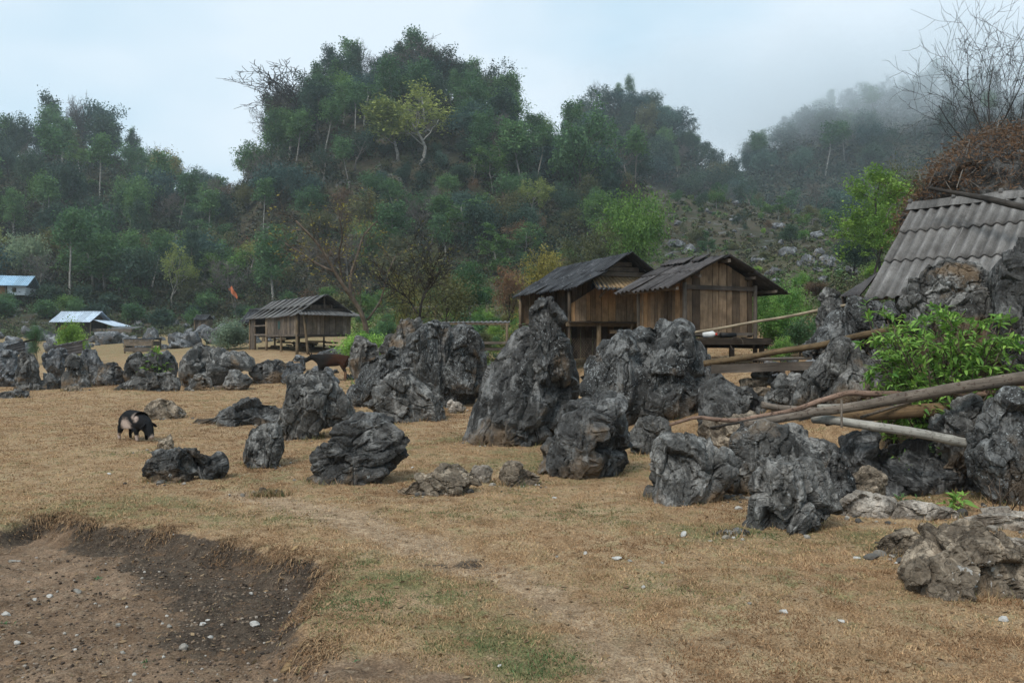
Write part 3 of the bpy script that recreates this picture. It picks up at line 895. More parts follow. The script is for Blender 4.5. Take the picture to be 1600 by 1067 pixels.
for i, (pts, Y, c, lab) in enumerate((
    ([(1308,806),(1326,774),(1350,767),(1374,767),(1394,778),(1408,800),(1396,814),(1340,816)], 7.75, (1360,795), 'knobbly tan ledge of worn limestone beside the heavy dark brown rock'),
    ([(1394,792),(1420,782),(1452,782),(1482,794),(1506,804),(1495,814),(1440,814),(1400,812)], 7.6, (1448,800), 'flat tan ledge in the middle of the worn limestone kerb'),
    ([(1492,815),(1520,801),(1560,795),(1620,792),(1670,798),(1680,832),(1600,831),(1540,829),(1502,827)], 7.2, (1580,814), 'whitish smooth ledge at the right end of the worn limestone kerb'))):
    R_([(pts, Y, c)], 'rock_ledge', lab, 'rock_ledge', 'rock', k=MED, seed=121 + i, amp=.8, crack=.5, stretch=(1, 1, 1), dr=1.1)
R_([([(1398,897),(1409,872),(1418,855),(1445,838),(1470,827),(1496,816),(1512,826),(1530,837),(1552,844),(1584,865),(1602,888),(1612,902),(1565,922),(1518,929),(1452,935),(1424,932),(1402,916)], 5.35, (1500,880))],
   'rock_tan', 'rough tan and black boulder nearest to the viewer at the right edge', k=BIG, seed=131, amp=1.2, dr=.9)
R_([([(1363,845),(1387,833),(1409,826),(1432,830),(1446,842),(1430,858),(1400,872),(1363,870)], 6.35, (1402,850))],
   'rock_tan', 'low flat topped tan stone behind the nearest boulder on its left', k=MED, seed=132, amp=.8)
R_([([(1530,842),(1565,836),(1605,845),(1660,862),(1650,880),(1600,872),(1560,862)], 6.1, (1592,857))],
   'rock_ledge', 'smooth pale slab behind the nearest boulder on its right', 'rock_slab', k=MED, seed=133, amp=.5, crack=.3)
# --- the rocks round the corrugated roof
R_([([(1413,480),(1416,457),(1430,435),(1445,418),(1462,404),(1481,405),(1498,415),(1535,427),(1552,440),(1560,470),(1550,512),(1500,530),(1450,525),(1422,505)], 11.0, (1485,465))],
   'rock_mid', 'dark jagged rock directly in front of the corrugated grey roof, above the leafy shrub', k=BIG, seed=141, amp=1.3)
R_([([(1540,500),(1550,470),(1558,438),(1563,396),(1579,374),(1600,366),(1680,366),(1690,640),(1640,650),(1580,615),(1562,560),(1548,525)], 10.2, (1615,490))],
   'rock_dark', 'massive dark rock cut by the right edge of the picture, beside the corrugated roof', k=BIG, seed=142, dr=.7)
R_([([(1275,521),(1279,491),(1286,465),(1293,451),(1305,449),(1315,463),(1319,481),(1310,507),(1300,530)], 13.6, (1297,488))],
   'rock_mid', 'upright grey rock standing left of the corrugated roof eave', k=MED, seed=143)
R_([([(1321,463),(1343,462),(1366,472),(1382,481),(1394,476),(1408,477),(1415,507),(1408,548),(1371,560),(1326,530),(1318,490)], 12.6, (1365,510))],
   'rock_lich', 'pitted grey rock under the corner of the corrugated roof', k=BIG, seed=144, amp=1.2)
R_([([(1249,556),(1270,528),(1289,507),(1305,490),(1319,484),(1338,495),(1364,498),(1376,524),(1366,570),(1330,585),(1286,575),(1260,568)], 12.9, (1315,535))],
   'rock_lich', 'smooth sloping grey rock crossed by the brown bamboo pole', k=BIG, seed=145, amp=.8)
R_([([(1287,568),(1301,554),(1310,535),(1321,525),(1331,538),(1336,556),(1341,578),(1357,594),(1364,622),(1300,640),(1237,638),(1242,615),(1262,590)], 11.2, (1305,595))],
   'rock_mid', 'pointed grey rock like a tooth at the end of the dark plank', k=BIG, seed=146)
R_([([(1335,575),(1350,545),(1385,545),(1412,570),(1430,622),(1385,640),(1345,620)], 11.6, (1380,592))],
   'rock_dark', 'dark rock in the gap between the tooth shaped rock and the leafy shrub', k=MED, seed=147)
R_([([(1197,630),(1216,603),(1237,582),(1254,588),(1260,605),(1245,640),(1215,645)], 11.9, (1230,615))],
   'rock_mid', 'leaning grey rock between the stacked stones and the tooth shaped rock', k=MED, seed=148)
R_([([(1088,650),(1096,612),(1120,588),(1150,600),(1178,622),(1204,650),(1196,680),(1150,690),(1100,685)], 12.3, (1145,640))],
   'rock_dark', 'dark rock skirting the right foot of the broad lichen spotted slab', k=MED, seed=89)
R_([([(1285,790),(1290,730),(1302,702),(1318,716),(1332,745),(1338,780),(1320,800)], 8.1, (1310,755))],
   'rock_dark', 'dark rock squeezed between the heavy brown rock and the long low rock wall', k=MED, seed=102)
R_([([(1125,735),(1132,706),(1150,690),(1170,700),(1185,728),(1180,760),(1140,765)], 8.9, (1155,730))],
   'rock_mid', 'grey saddle rock linking the flat shouldered rock and the heavy brown rock', k=MED, seed=103)
for i, (cx, cy_, w, hh, Y) in enumerate(((1178,598,44,15,12.9),(1222,594,46,15,13.1),(1262,592,34,16,13.0),(1192,611,40,14,12.8),(1234,607,30,13,12.9),(1183,626,46,15,12.6),(1216,622,30,15,12.6),(1165,610,26,15,12.8),(1190,585,36,12,13.2),(1250,580,30,12,13.2))):
    R_([([(cx-w/2,cy_),(cx-w*.4,cy_-hh*.45),(cx,cy_-hh*.5),(cx+w*.42,cy_-hh*.4),(cx+w/2,cy_+hh*.1),(cx+w*.4,cy_+hh*.5),(cx-w*.4,cy_+hh*.5)], Y, (cx,cy_))],
       'rock_mid' if i % 3 else 'rock_tan', 'flat stone in the dry stack under the dark plank by the right plank hut', 'stacked_stone', 'stone', 'stacked stones under the dark plank', k=SML, seed=151 + i, rest=False, bury=.1, amp=.8, dr=1.2)
# --- rocks left of the spire
R_([([(629,588),(628,560),(630,531),(642,529),(655,517),(668,504),(681,500),(694,509),(703,518),(719,514),(724,508),(737,508),(752,517),(755,536),(760,570),(763,592),(757,611),(745,632),(707,640),(660,645),(635,630)], 19.4, (697,578)),
    ([(640,620),(641,560),(643,528),(655,516),(668,503),(681,499),(694,508),(703,519),(705,570),(690,630)], 19.2, (672,560), dict(bury=0)),
    ([(690,630),(700,530),(719,513),(725,507),(738,507),(753,517),(757,536),(762,570),(764,592),(757,612),(740,634)], 19.1, (730,570), dict(bury=0))],
   'rock_lich', 'huge dark rock wall dotted with round white lichen, left of the tall spire', k=BIG, seed=201, dr=.7, pw=3.0, stretch=(1, 1, .5))
R_([([(541,598),(542,575),(552,560),(576,552),(599,548),(619,541),(632,541),(638,574),(632,600),(608,622),(582,637),(557,638),(544,615)], 20.4, (588,595))],
   'rock_lich', 'dark lumpy rock just right of the brown cow', k=BIG, seed=202)
R_([([(592,545),(596,530),(614,517),(626,497),(640,496),(651,502),(670,497),(672,515),(660,535),(640,548),(617,552)], 22.0, (632,525))],
   'rock_mid', 'jagged rock crest with a sapling on top, behind the huge lichen dotted wall', k=MED, seed=203, amp=1.3)
R_([([(545,560),(547,548),(553,537),(559,524),(568,532),(582,543),(592,558),(570,566)], 24.0, (566,548))],
   'rock_mid', 'small spiky rock above the tail of the brown cow', k=MED, seed=204)
R_([([(566,642),(578,632),(595,628),(606,619),(617,604),(632,590),(641,578),(655,586),(676,588),(691,600),(694,620),(697,648),(688,659),(651,664),(632,667),(604,656),(580,650)], 16.2, (648,630))],
   'rock_mid', 'fissured grey rock with an ochre hollow at the foot of the huge lichen dotted wall', k=BIG, seed=205, tilt=-.5, amp=1.1)
R_([([(698,645),(706,626),(717,625),(728,636),(722,647),(700,650)], 17.6, (712,638))],
   'rock_ledge', 'little ochre boulder right of the fissured grey rock', k=SML, seed=206)
R_([([(426,662),(438,640),(443,622),(450,598),(460,585),(476,582),(496,578),(516,580),(531,594),(545,612),(553,632),(554,664),(520,673),(496,680),(472,689),(456,692),(443,681)], 13.4, (497,638))],
   'rock_mid', 'broad grey boulder with rounded top in front of the brown cow', k=BIG, seed=207, dr=.9, tilt=.2)
R_([([(298,662),(306,654),(322,652),(340,656),(350,640),(366,631),(388,620),(412,622),(432,630),(446,642),(440,662),(392,665),(346,664)], 16.0, (392,648))],
   'rock_dark', 'long low dark rock tapering off to the left beside the broad grey boulder', k=BIG, seed=208, amp=1.2)
R_([([(383,731),(384,700),(385,677),(391,668),(404,660),(422,662),(441,670),(444,690),(444,712),(440,722),(400,730)], 10.9, (414,697))],
   'rock_mid', 'upright blocky rock like a tree stump before the broad grey boulder', k=BIG, seed=209, dr=1.0, pw=3.2)
R_([([(478,762),(492,756),(506,741),(517,710),(528,699),(552,691),(564,666),(583,646),(602,647),(618,658),(634,672),(642,694),(640,716),(618,732),(586,748),(540,761)], 9.5, (580,708))],
   'rock_dark', 'leaning dark rock shaped like a raised boot on the straw coloured turf', k=BIG, seed=210, tilt=.8, amp=1.15)
R_([([(222,745),(238,722),(271,705),(292,699),(320,697),(343,708),(353,723),(353,742),(320,748),(289,753),(236,754)], 9.8, (292,729))],
   'rock_dark', 'low rugged dark rock in front of the grazing pig', k=BIG, seed=211, amp=1.35)
R_([([(240,704),(246,694),(254,679),(266,680),(272,694),(272,703),(256,708)], 12.2, (257,694))],
   'rock_tan', 'small tan rock standing beside the snout of the pig', k=MED, seed=212)
R_([([(221,653),(236,634),(247,623),(264,622),(278,634),(290,650),(272,655),(242,657)], 17.4, (255,643))],
   'rock_tan', 'tan hump of rock on the turf behind the pig', k=MED, seed=213)
R_([([(616,770),(646,751),(672,736),(690,726),(716,728),(736,737),(748,752),(747,762),(712,778),(694,782),(668,773)], 8.9, (688,756))],
   'rock_tan', 'low layered tan outcrop in the middle of the turf', k=BIG, seed=214, tilt=-.7, amp=1.2)
R_([([(734,740),(742,727),(760,726),(770,742),(758,755),(742,752)], 9.6, (752,740))],
   'rock_ledge', 'flat pale stone at the right end of the low layered tan outcrop', k=SML, seed=215, amp=.5)
R_([([(779,740),(786,724),(800,720),(813,727),(822,738),(843,743),(833,755),(806,767),(784,758)], 9.4, (805,745))],
   'rock_tan', 'broken grey brown rock between the layered outcrop and the squat horned rock', k=MED, seed=216, amp=1.3)
for i, (cx, cy_, w, hh) in enumerate(((411,770,18,17),(433,771,20,12))):
    R_([([(cx-w/2,cy_+hh*.3),(cx-w*.3,cy_-hh*.4),(cx+w*.1,cy_-hh*.5),(cx+w*.45,cy_-hh*.1),(cx+w/2,cy_+hh*.4)], 8.95, (cx,cy_+1))], 'rock_tan',
       ('knobbly small stone, left one of two below the boot shaped rock', 'flattish small stone, right one of two below the boot shaped rock')[i], 'stone', 'stone', k=SML, seed=217 + i)
# --- the row across the field on the left
ROW = [
 ([(26,606),(25,592),(28,564),(32,553),(44,549),(62,551),(70,560),(66,576),(71,604),(48,612)], 27.3, 'rock_mid', 'upright pillar rock near the left end of the rock row across the field'),
 ([(-40,575),(-22,546),(10,544),(30,547),(36,560),(30,596),(-20,602)], 29, 'rock_far', 'dark rock at the very left edge of the rock row, behind the pillar rock'),
 ([(68,574),(70,556),(78,547),(90,543),(102,549),(105,570),(97,584),(84,590)], 30, 'rock_far', 'rounded dark rock immediately right of the pillar rock'),
 ([(94,592),(98,564),(106,552),(124,552),(138,563),(141,582),(138,605),(100,606)], 28, 'rock_mid', 'pale shouldered rock third from the left in the rock row'),
 ([(128,556),(136,545),(150,545),(155,556),(160,570),(140,574)], 31, 'rock_far', 'dark rock peeping over the back of the pale shouldered rock'),
 ([(66,582),(80,583),(94,594),(97,607),(68,604)], 27.8, 'rock_dark', 'low dark rock at the right foot of the pillar rock'),
 ([(136,580),(152,568),(170,566),(187,566),(198,577),(193,590),(172,604),(138,605)], 29.5, 'rock_dark', 'low black rock in the dip of the rock row'),
 ([(194,588),(204,560),(218,553),(236,549),(251,558),(261,578),(252,592),(200,592)], 29, 'rock_dark', 'black domed rock in the rock row with a bright green plant on top'),
 ([(178,615),(190,598),(202,583),(214,580),(238,586),(254,578),(272,581),(279,594),(276,611),(210,615)], 26.4, 'rock_mid', 'long low grey rock in front of the black domed rock'),
 ([(248,556),(260,547),(272,553),(274,572),(256,566)], 30.5, 'rock_far', 'small grey rock behind the black domed rock'),
 ([(280,602),(279,580),(294,566),(303,558),(308,545),(316,535),(330,545),(346,548),(350,560),(368,564),(388,577),(395,590),(393,604),(364,606),(336,607)], 29, 'rock_mid', 'highest peaked grey rock in the rock row across the field'),
 ([(290,609),(294,594),(310,584),(322,591),(332,605)], 27.3, 'rock_mid', 'small rounded rock at the front foot of the highest peaked rock'),
 ([(335,605),(340,590),(360,577),(374,583),(393,594),(394,601),(360,605)], 27.9, 'rock_mid', 'low sloping rock to the right of the small rounded rock in the row'),
 ([(389,585),(408,572),(420,561),(436,562),(452,566),(460,570),(466,580),(440,588),(410,588)], 30, 'rock_dark', 'dark double humped rock at the right end of the rock row'),
 ([(440,588),(446,572),(458,564),(468,566),(477,578),(474,590)], 29.4, 'rock_far', 'grey rock beside the head of the brown cow'),
 ([(458,563),(466,554),(478,556),(480,566)], 33, 'rock_far', 'tiny dark rock on the grass before the stilted hut'),
 ([(-20,623),(0,611),(20,607),(40,607),(45,616),(20,624)], 24, 'rock_mid', 'low rough rock in the field below the pillar rock'),
 ([(98,612),(112,602),(126,603),(130,613)], 26.8, 'rock_tan', 'little brown rock before the pale shouldered rock'),
 ([(490,562),(505,550),(525,543),(546,548),(562,561),(540,570)], 37, 'rock_far', 'grey rocks seen over the back of the brown cow'),
]
for i, (pts, Y, mt, lab) in enumerate(ROW):
    c = np.array(pts, float); c = (c[:, 0].mean(), (c[:, 1].min() * .45 + c[:, 1].max() * .55))
    R_([(pts, Y, c)], mt, lab.replace('grey rocks seen', 'grey rock seen'), k=MED, seed=301 + 7 * i, dr=1.0, amp=1.1)

# ------------------------------------------------------------------ buildings
def px3(px, py, Y):
    return np.array([(px - 800) / F * Y, Y, CAMZ - (py - HOR) / F * Y])

def plank_wall(b, A, Bp, zb, ztop, th=.025, wmin=.10, wmax=.24, holes=()):
    """upright boards between ground points A and Bp (xy); zb a number, ztop(t) with t in metres along"""
    A, Bp = np.array(A, float), np.array(Bp, float)
    L = np.linalg.norm(Bp - A); d = (Bp - A) / L; n = np.array([-d[1], d[0]])
    t = 0
    while t < L - .02:
        w = min(rng.uniform(wmin, wmax), L - t)
        if L - t - w < .05: w = L - t
        a, c = t + rng.uniform(.003, .010), t + w - rng.uniform(.003, .010)
        off = n * rng.uniform(-.016, .016)
        z0 = zb + rng.uniform(-.02, .02)
        hole = [q for q in holes if q[0] < (a + c) / 2 < q[1]]
        spans = [(z0, None)] if not hole else [(z0, hole[0][2]), (hole[0][3], None)]
        var = rng.random()
        for lo, hi in spans:
            za, zc = (ztop(a), ztop(c)) if hi is None else (hi, hi)
            if min(za, zc) - lo < .03: continue
            P = []
            G = []
            oz = rng.random(3) * 30
            for (tt, zz) in ((a, lo), (c, lo), (c, zc), (a, za)):
                for s_ in (-.5, .5):
                    xy = A + d * tt + n * th * s_ + off
                    P.append((xy[0], xy[1], zz)); G.append(np.array([tt, s_ * th, zz]) + oz)
            b.add(P, [(0, 2, 4, 6), (7, 5, 3, 1), (0, 1, 3, 2), (2, 3, 5, 4), (4, 5, 7, 6), (6, 7, 1, 0)], G=G, var=var)
        t += w

class Hut:
    """ridge front point Rf, direction l (along the ridge, away from the front gable), w (to the right along the gable)"""
    def __init__(s, name, label, Rf, l, length, hw, z_eave, cat='hut'):
        s.Rf = np.array(Rf, float); s.l = np.array(l, float) / np.linalg.norm(l); s.w = np.array([s.l[1], -s.l[0]])
        s.len, s.hw, s.ze = length, hw, z_eave
        s.slope = (Rf[2] - z_eave) / hw
        o = s.P(0, length * .5)
        s.org = np.array([o[0], o[1], hz(o[0], o[1])])
        s.root = empty(name, s.org, label=label, cat=cat)
    def P(s, a, b, z=None):
        xy = s.Rf[:2] + s.w * a + s.l * b
        return xy if z is None else np.array([xy[0], xy[1], z])
    def build(s, b, name, mat, **kw):
        return b.build(name, M[mat], s.root, s.org, **kw)
    def roof(s, mat, pitch=.15, sides=(-1, 1), courses=2, amp=.02, sag=.05, eave=(None, None), cap='roof_dark', ext=(0, 0), seed=1):
        for si, sgn in enumerate((-1, 1)):
            if sgn not in sides: continue
            b = B()
            hw = s.hw if eave[si] is None else eave[si]
            for c in range(courses):
                v0, v1 = c / courses, (c + 1) / courses + (.04 if c < courses - 1 else 0)
                lift = .016 * c
                def pt(v, bb):
                    a = sgn * hw * (1 - v)
                    return s.P(a, bb, s.Rf[2] - hw * (1 - v) * s.slope + lift)
                # separate sheets along the length
                ns = max(1, int(round(s.len / .95)))
                ed = np.linspace(-ext[0], s.len + ext[1], ns + 1)
                for q in range(ns):
                    dz = np.array([0, 0, rng.uniform(-.012, .012)])
                    sh = rng.uniform(-.04, .04) if c == 0 else 0
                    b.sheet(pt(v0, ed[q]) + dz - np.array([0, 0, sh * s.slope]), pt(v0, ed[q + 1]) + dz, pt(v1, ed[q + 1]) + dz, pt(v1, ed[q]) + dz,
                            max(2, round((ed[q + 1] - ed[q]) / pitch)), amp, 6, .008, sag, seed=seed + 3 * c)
            slope_ = s.build(b, 'roof_slope', mat, smooth=True)
            s.slope_obj = slope_
        b = B()
        t = -.04
        while t < s.len:
            L = rng.uniform(.5, .95)
            z = s.Rf[2] + .045 + rng.uniform(-.01, .02)
            e = min(t + L, s.len + .05)
            for sgn in (-1, 1):
                b.sheet(s.P(sgn * .17, t, z - .17 * s.slope - .005), s.P(sgn * .17, e, z - .17 * s.slope - .005), s.P(0, e, z), s.P(0, t, z), 2, .004, 2, .01)
            t += L - .05
        s.build(b, 'ridge_cap', cap, smooth=False).parent = s.slope_obj
    def post(s, a, b_, z0, z1, r=.06, mat='post', lean=(0, 0)):
        b = B()
        p0, p1 = s.P(a, b_, z0), s.P(a + lean[0], b_ + lean[1], z1)
        b.tube(np.linspace(p0, p1, 5), np.linspace(r, r * .85, 5), 8, rough=.08, seed=int(a * 100) % 97)
        return s.build(b, 'post', mat, smooth=True)
    def beam(s, p0, p1, w=.07, hh=.09, mat='wood_grey', name='beam'):
        b = B(); b.beam(p0, p1, w, hh, jit=.01)
        o = s.build(b, name, mat)
        if name == 'purlin': o.parent = s.slope_obj
        return o
    def wall(s, a0, b0, a1, b1, zb, ztop, mat='wood_wall', name='wall', **kw):
        b = B()
        plank_wall(b, s.P(a0, b0), s.P(a1, b1), zb, ztop, **kw)
        return s.build(b, name, mat)
    def gable_top(s, a0, a1, drop=.06):
        return lambda t: s.Rf[2] - abs(a0 + (a1 - a0) * t / abs(a1 - a0)) * s.slope - drop

# --- right plank hut (granary on a low deck)
A_ = Hut('plank_hut', 'right plank hut with boarded gable and sagging dark corrugated roof', (5.12, 18.8, 3.70), (-.98, 2.2), 2.45, 1.66, 2.92)
A_.roof('roof_dark', .19, courses=2, sag=.05, amp=.03, ext=(.02, 0), seed=5)
zf = 1.80
A_.wall(-1.0, .36, 1.0, .36, zf, A_.gable_top(-1.0, 1.0), wmin=.12, wmax=.26, name='gable_wall')
A_.wall(-1.0, 2.3, -1.0, .385, zf, lambda t: A_.Rf[2] - 1.0 * A_.slope - .05, wmin=.10, wmax=.2, name='side_wall')
A_.wall(1.0, .385, 1.0, 2.3, zf, lambda t: A_.Rf[2] - 1.0 * A_.slope - .05, name='side_wall')
A_.wall(.97, 2.3, -.97, 2.3, zf, A_.gable_top(-.97, .97), name='gable_wall')
b = B()
for q in np.arange(-.16, 2.35, .16):
    b.beam(A_.P(-1.06, q, zf - .04), A_.P(1.06, q, zf - .04), .155, .04)
A_.build(b, 'deck', 'wood_dark')
for p0, p1, w, hh, mt in ((A_.P(-1.0, .33, 2.98), A_.P(1.08, .33, 2.98), .05, .10, 'wood_grey'), (A_.P(-1.02, .325, zf + .08), A_.P(1.0, .325, zf + .08), .04, .07, 'wood_grey'),
                         (A_.P(-1.15, -.2, zf - .12), A_.P(1.15, -.2, zf - .12), .09, .11, 'wood_dark'), (A_.P(-1.15, 1.9, zf - .12), A_.P(1.15, 1.9, zf - .12), .09, .11, 'wood_dark'),
                         (A_.P(-1.08, .3, zf - .22), A_.P(-1.08, 2.3, zf - .22), .09, .10, 'wood_dark'), (A_.P(1.08, -.1, zf - .22), A_.P(1.08, 2.3, zf - .22), .09, .10, 'wood_dark')):
    A_.beam(p0, p1, w, hh, mt)
for a in (-1.45, -.8, .8, 1.45):
    A_.beam(A_.P(a, .02, A_.Rf[2] - abs(a) * A_.slope - .10), A_.P(a, 2.42, A_.Rf[2] - abs(a) * A_.slope - .10), .06, .07, 'wood_grey', 'purlin')
A_.beam(A_.P(0, -.02, A_.Rf[2] - .09), A_.P(0, 2.42, A_.Rf[2] - .09), .07, .08, 'wood_grey', 'purlin')
for a, bb in ((1.07, .33), (-1.02, .34), (-1.02, 2.28), (1.07, 2.28)):
    A_.post(a, bb, hz(*A_.P(a, bb)) - .2, A_.Rf[2] - abs(a) * A_.slope - .13, .06, 'wood_grey')
for a, bb in ((-.9, -.1), (0, -.1), (.9, -.1), (0, 1.9)):
    A_.post(a, bb, hz(*A_.P(a, bb)) - .2, zf - .17, .075, 'wood_dark')
# loose sheets and stones weighing down the ridge
b = B()
for bb, sg in ((.9, -1), (1.5, -1), (2.2, -1), (1.9, -1)):
    z = A_.Rf[2] + .09
    b.sheet(A_.P(-.34, bb - .2, z - .13), A_.P(-.30, bb + .2, z - .11), A_.P(.05, bb + .2, z + .05), A_.P(.05, bb - .2, z + .06), 3, .015, 3, .012)
A_.build(b, 'ridge_patch', 'roof_dark', smooth=True).parent = A_.slope_obj
b = B()
for bb in (.5, 1.1):
    b.sheet(A_.P(1.35, bb - .5, 3.13), A_.P(1.9, bb - .5, 2.86), A_.P(1.9, bb + .5, 2.86), A_.P(1.35, bb + .5, 3.13), 4, .015, 3, .01)
A_.build(b, 'eave_sheet', 'roof_dark', smooth=True).parent = A_.slope_obj

# --- left plank hut on stilts
Bh = Hut('stilted_plank_hut', 'left plank hut on stilts with black corrugated roof and tan awning', (3.307, 22.0, 4.13), (-1.77, 4.8), 5.1, 1.61, 3.14)
Bh.roof('roof_black', .19, courses=2, sag=.05, amp=.026, cap='roof_black', seed=15)
zf2 = 2.27
Bh.wall(-1.5, .9, 1.5, .9, zf2, Bh.gable_top(-1.5, 1.5, .5), wmin=.12, wmax=.24, name='gable_wall')
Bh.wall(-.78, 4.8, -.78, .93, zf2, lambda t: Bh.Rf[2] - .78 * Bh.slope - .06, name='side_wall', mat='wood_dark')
Bh.wall(1.5, .93, 1.5, 4.8, zf2, lambda t: Bh.Rf[2] - 1.5 * Bh.slope - .05, name='side_wall')
Bh.wall(1.5, 4.8, -1.5, 4.8, zf2, Bh.gable_top(1.5, -1.5), name='gable_wall')
b = B()
for i, z in enumerate((3.60, 3.74, 3.88)):
    hw_ = (Bh.Rf[2] - z) / Bh.slope - .1
    b.beam(Bh.P(-hw_, .55, z), Bh.P(hw_, .55, z), .02, .125)
Bh.build(b, 'gable_board', 'wood_grey')
b = B()
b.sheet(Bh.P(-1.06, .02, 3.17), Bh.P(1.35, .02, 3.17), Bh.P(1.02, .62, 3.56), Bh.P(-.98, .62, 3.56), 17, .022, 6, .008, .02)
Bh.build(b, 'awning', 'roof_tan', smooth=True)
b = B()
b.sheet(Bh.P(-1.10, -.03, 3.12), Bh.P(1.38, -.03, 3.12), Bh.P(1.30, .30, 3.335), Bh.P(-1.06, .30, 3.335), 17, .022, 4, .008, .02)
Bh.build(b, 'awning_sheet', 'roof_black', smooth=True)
Bh.beam(Bh.P(-.55, .86, 2.95), Bh.P(-.55, .25, 3.27), .05, .06, 'wood_grey', 'brace')
b = B()
for q in np.arange(.7, 4.9, .2):
    b.beam(Bh.P(-1.55, q, zf2 - .03), Bh.P(1.55, q, zf2 - .03), .19, .04)
Bh.build(b, 'floor', 'wood_dark')
Bh.beam(Bh.P(-1.6, .84, zf2 - .09), Bh.P(1.6, .84, zf2 - .09), .08, .11, 'post')
Bh.beam(Bh.P(-.3, .72, zf2 - .30), Bh.P(1.6, .72, zf2 - .30), .05, .09, 'post')
Bh.beam(Bh.P(-1.55, 4.7, zf2 - .12), Bh.P(1.55, 4.7, zf2 - .12), .08, .1, 'wood_dark')
for a, bb, r in ((-.62, .78, .075), (1.45, .8, .07), (-1.5, .86, .05), (-1.5, 2.8, .06), (-1.5, 4.7, .06), (1.5, 2.8, .06), (1.5, 4.7, .06), (0, 2.8, .06), (0, 4.7, .06)):
    Bh.post(a, bb, hz(*Bh.P(a, bb)) - .2, zf2 - .03 if a > -1.5 else Bh.ze - .05, r, 'post')
b = B(); b.beam(Bh.P(.32, .70, zf2 - .52), Bh.P(.42, .66, zf2 + .25), .07, .05)
Bh.build(b, 'prop', 'post')
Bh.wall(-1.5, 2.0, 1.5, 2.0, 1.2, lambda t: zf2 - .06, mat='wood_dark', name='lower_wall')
# wire netting under the floor
b = B()
for q in np.linspace(0, .85, 18):
    for sg in (1, -1):
        b.beam(Bh.P(-1.45 + q, .95, 1.25 + (0 if sg > 0 else .55)), Bh.P(-1.45 + q + .3 if q < .6 else -.6, .95, 1.25 + (.55 if sg > 0 else 0)), .006, .006)
Bh.build(b, 'netting', 'wood_grey')

# --- hut on stilts across the field
Ch = Hut('field_hut', 'weathered hut on stilts with open gable and dark doorway across the field', (-9.29, 40.0, 4.0), (-4.88, 7.0), 8.53, 1.6, 2.94)
Ch.roof('roof_grey', .18, courses=2, sag=.06, cap='roof_grey', seed=25)
zf3 = 2.02
ztC = lambda t: Ch.Rf[2] - 1.42 * Ch.slope - .05
LC = 8.1
Ch.wall(-1.42, LC, -1.42, 7.1, 1.25, ztC, mat='wood_grey', name='side_wall')
Ch.wall(-1.42, 5.1, -1.42, .35, zf3, ztC, mat='wood_grey', name='side_wall', wmin=.14, wmax=.3)
Ch.wall(-1.42, .35, 1.42, .35, zf3, lambda t: 3.05, mat='wood_grey', name='gable_wall', wmin=.14, wmax=.3)
Ch.wall(1.42, .35, 1.42, LC, zf3, ztC, mat='wood_grey', name='side_wall')
Ch.wall(1.42, LC, -1.42, LC, zf3, Ch.gable_top(1.42, -1.42), mat='wood_grey', name='gable_wall')
b = B()
for q in np.arange(.4, LC, .3):
    b.beam(Ch.P(-1.4, q, zf3 - .05), Ch.P(1.4, q, zf3 - .05), .28, .04)
Ch.build(b, 'floor', 'wood_dark')
b = B()
b.sheet(Ch.P(-1.55, -.35, 3.02), Ch.P(1.7, -.35, 2.98), Ch.P(1.45, .4, 3.28), Ch.P(-1.42, .4, 3.3), 17, .02, 5, .008, .03)
Ch.build(b, 'awning', 'roof_grey', smooth=True)
Ch.beam(Ch.P(-1.35, .33, 3.32), Ch.P(1.35, .33, 3.32), .06, .09)
Ch.beam(Ch.P(-1.45, .3, zf3 - .02), Ch.P(1.45, .3, zf3 - .02), .07, .1)
Ch.beam(Ch.P(-1.45, .35, zf3 - .02), Ch.P(-1.45, 5.15, zf3 - .02), .07, .09)
Ch.beam(Ch.P(-1.46, 5.1, zf3 + .55), Ch.P(-1.46, 7.1, zf3 + .55), .05, .07)
Ch.beam(Ch.P(-1.46, 5.1, zf3 + .05), Ch.P(-1.46, 7.1, zf3 + .05), .05, .09)
b = B(); plank_wall(b, Ch.P(-.7, .5), Ch.P(.5, .5), 3.35, lambda t: 3.55 + .03 * math.sin(t * 30)); Ch.build(b, 'gable_board', 'wood_grey')
Ch.post(0, .36, 3.3, Ch.Rf[2] - .06, .05, 'wood_grey')
for a, bb, r in ((-1.42, .35, .08), (-1.42, 2.7, .07), (-1.42, 5.1, .07), (-1.42, 7.1, .06), (1.42, .35, .07), (1.42, 4, .06), (1.42, 8, .06), (0, 4, .06), (0, 8, .06), (-1.42, 8.1, .06)):
    Ch.post(a, bb, hz(*Ch.P(a, bb)) - .2, ztC(0) if bb in (.35, 5.1, 7.1, 8.1) and a < 0 else zf3 - .02, r)
Ch.post(-1.0, -.1, hz(*Ch.P(-1.0, -.1)) - .2, 3.1, .07, 'post', (.1, .02) if False else (-.25, 0))
b = B(); b.sheet(Ch.P(-1.47, 3.05, 2.35), Ch.P(-1.47, 2.75, 2.35), Ch.P(-1.47, 2.75, 2.75), Ch.P(-1.47, 3.05, 2.75), 2, .005, 3, .01)
Ch.build(b, 'green_cloth', None if False else 'leaf_blue')
# stones and firewood under the hut
b = B()
for q in range(26):
    p = Ch.P(rng.uniform(-1.2, 1.0), rng.uniform(1.0, 7.5)); z = hz(*p)
    an = rng.uniform(0, 3.14); d_ = np.array([math.cos(an), math.sin(an), 0]) * rng.uniform(.3, .7)
    b.tube([np.array([*p, z + .1 + .1 * (q % 4)]) - d_, np.array([*p, z + .12 + .1 * (q % 4)]) + d_], .05, 6)
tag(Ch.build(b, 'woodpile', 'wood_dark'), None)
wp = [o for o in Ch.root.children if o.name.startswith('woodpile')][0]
wp.parent = None; wp.location = Ch.org; tag(wp, 'dark heap of firewood in the shade under the stilted field hut', 'firewood')

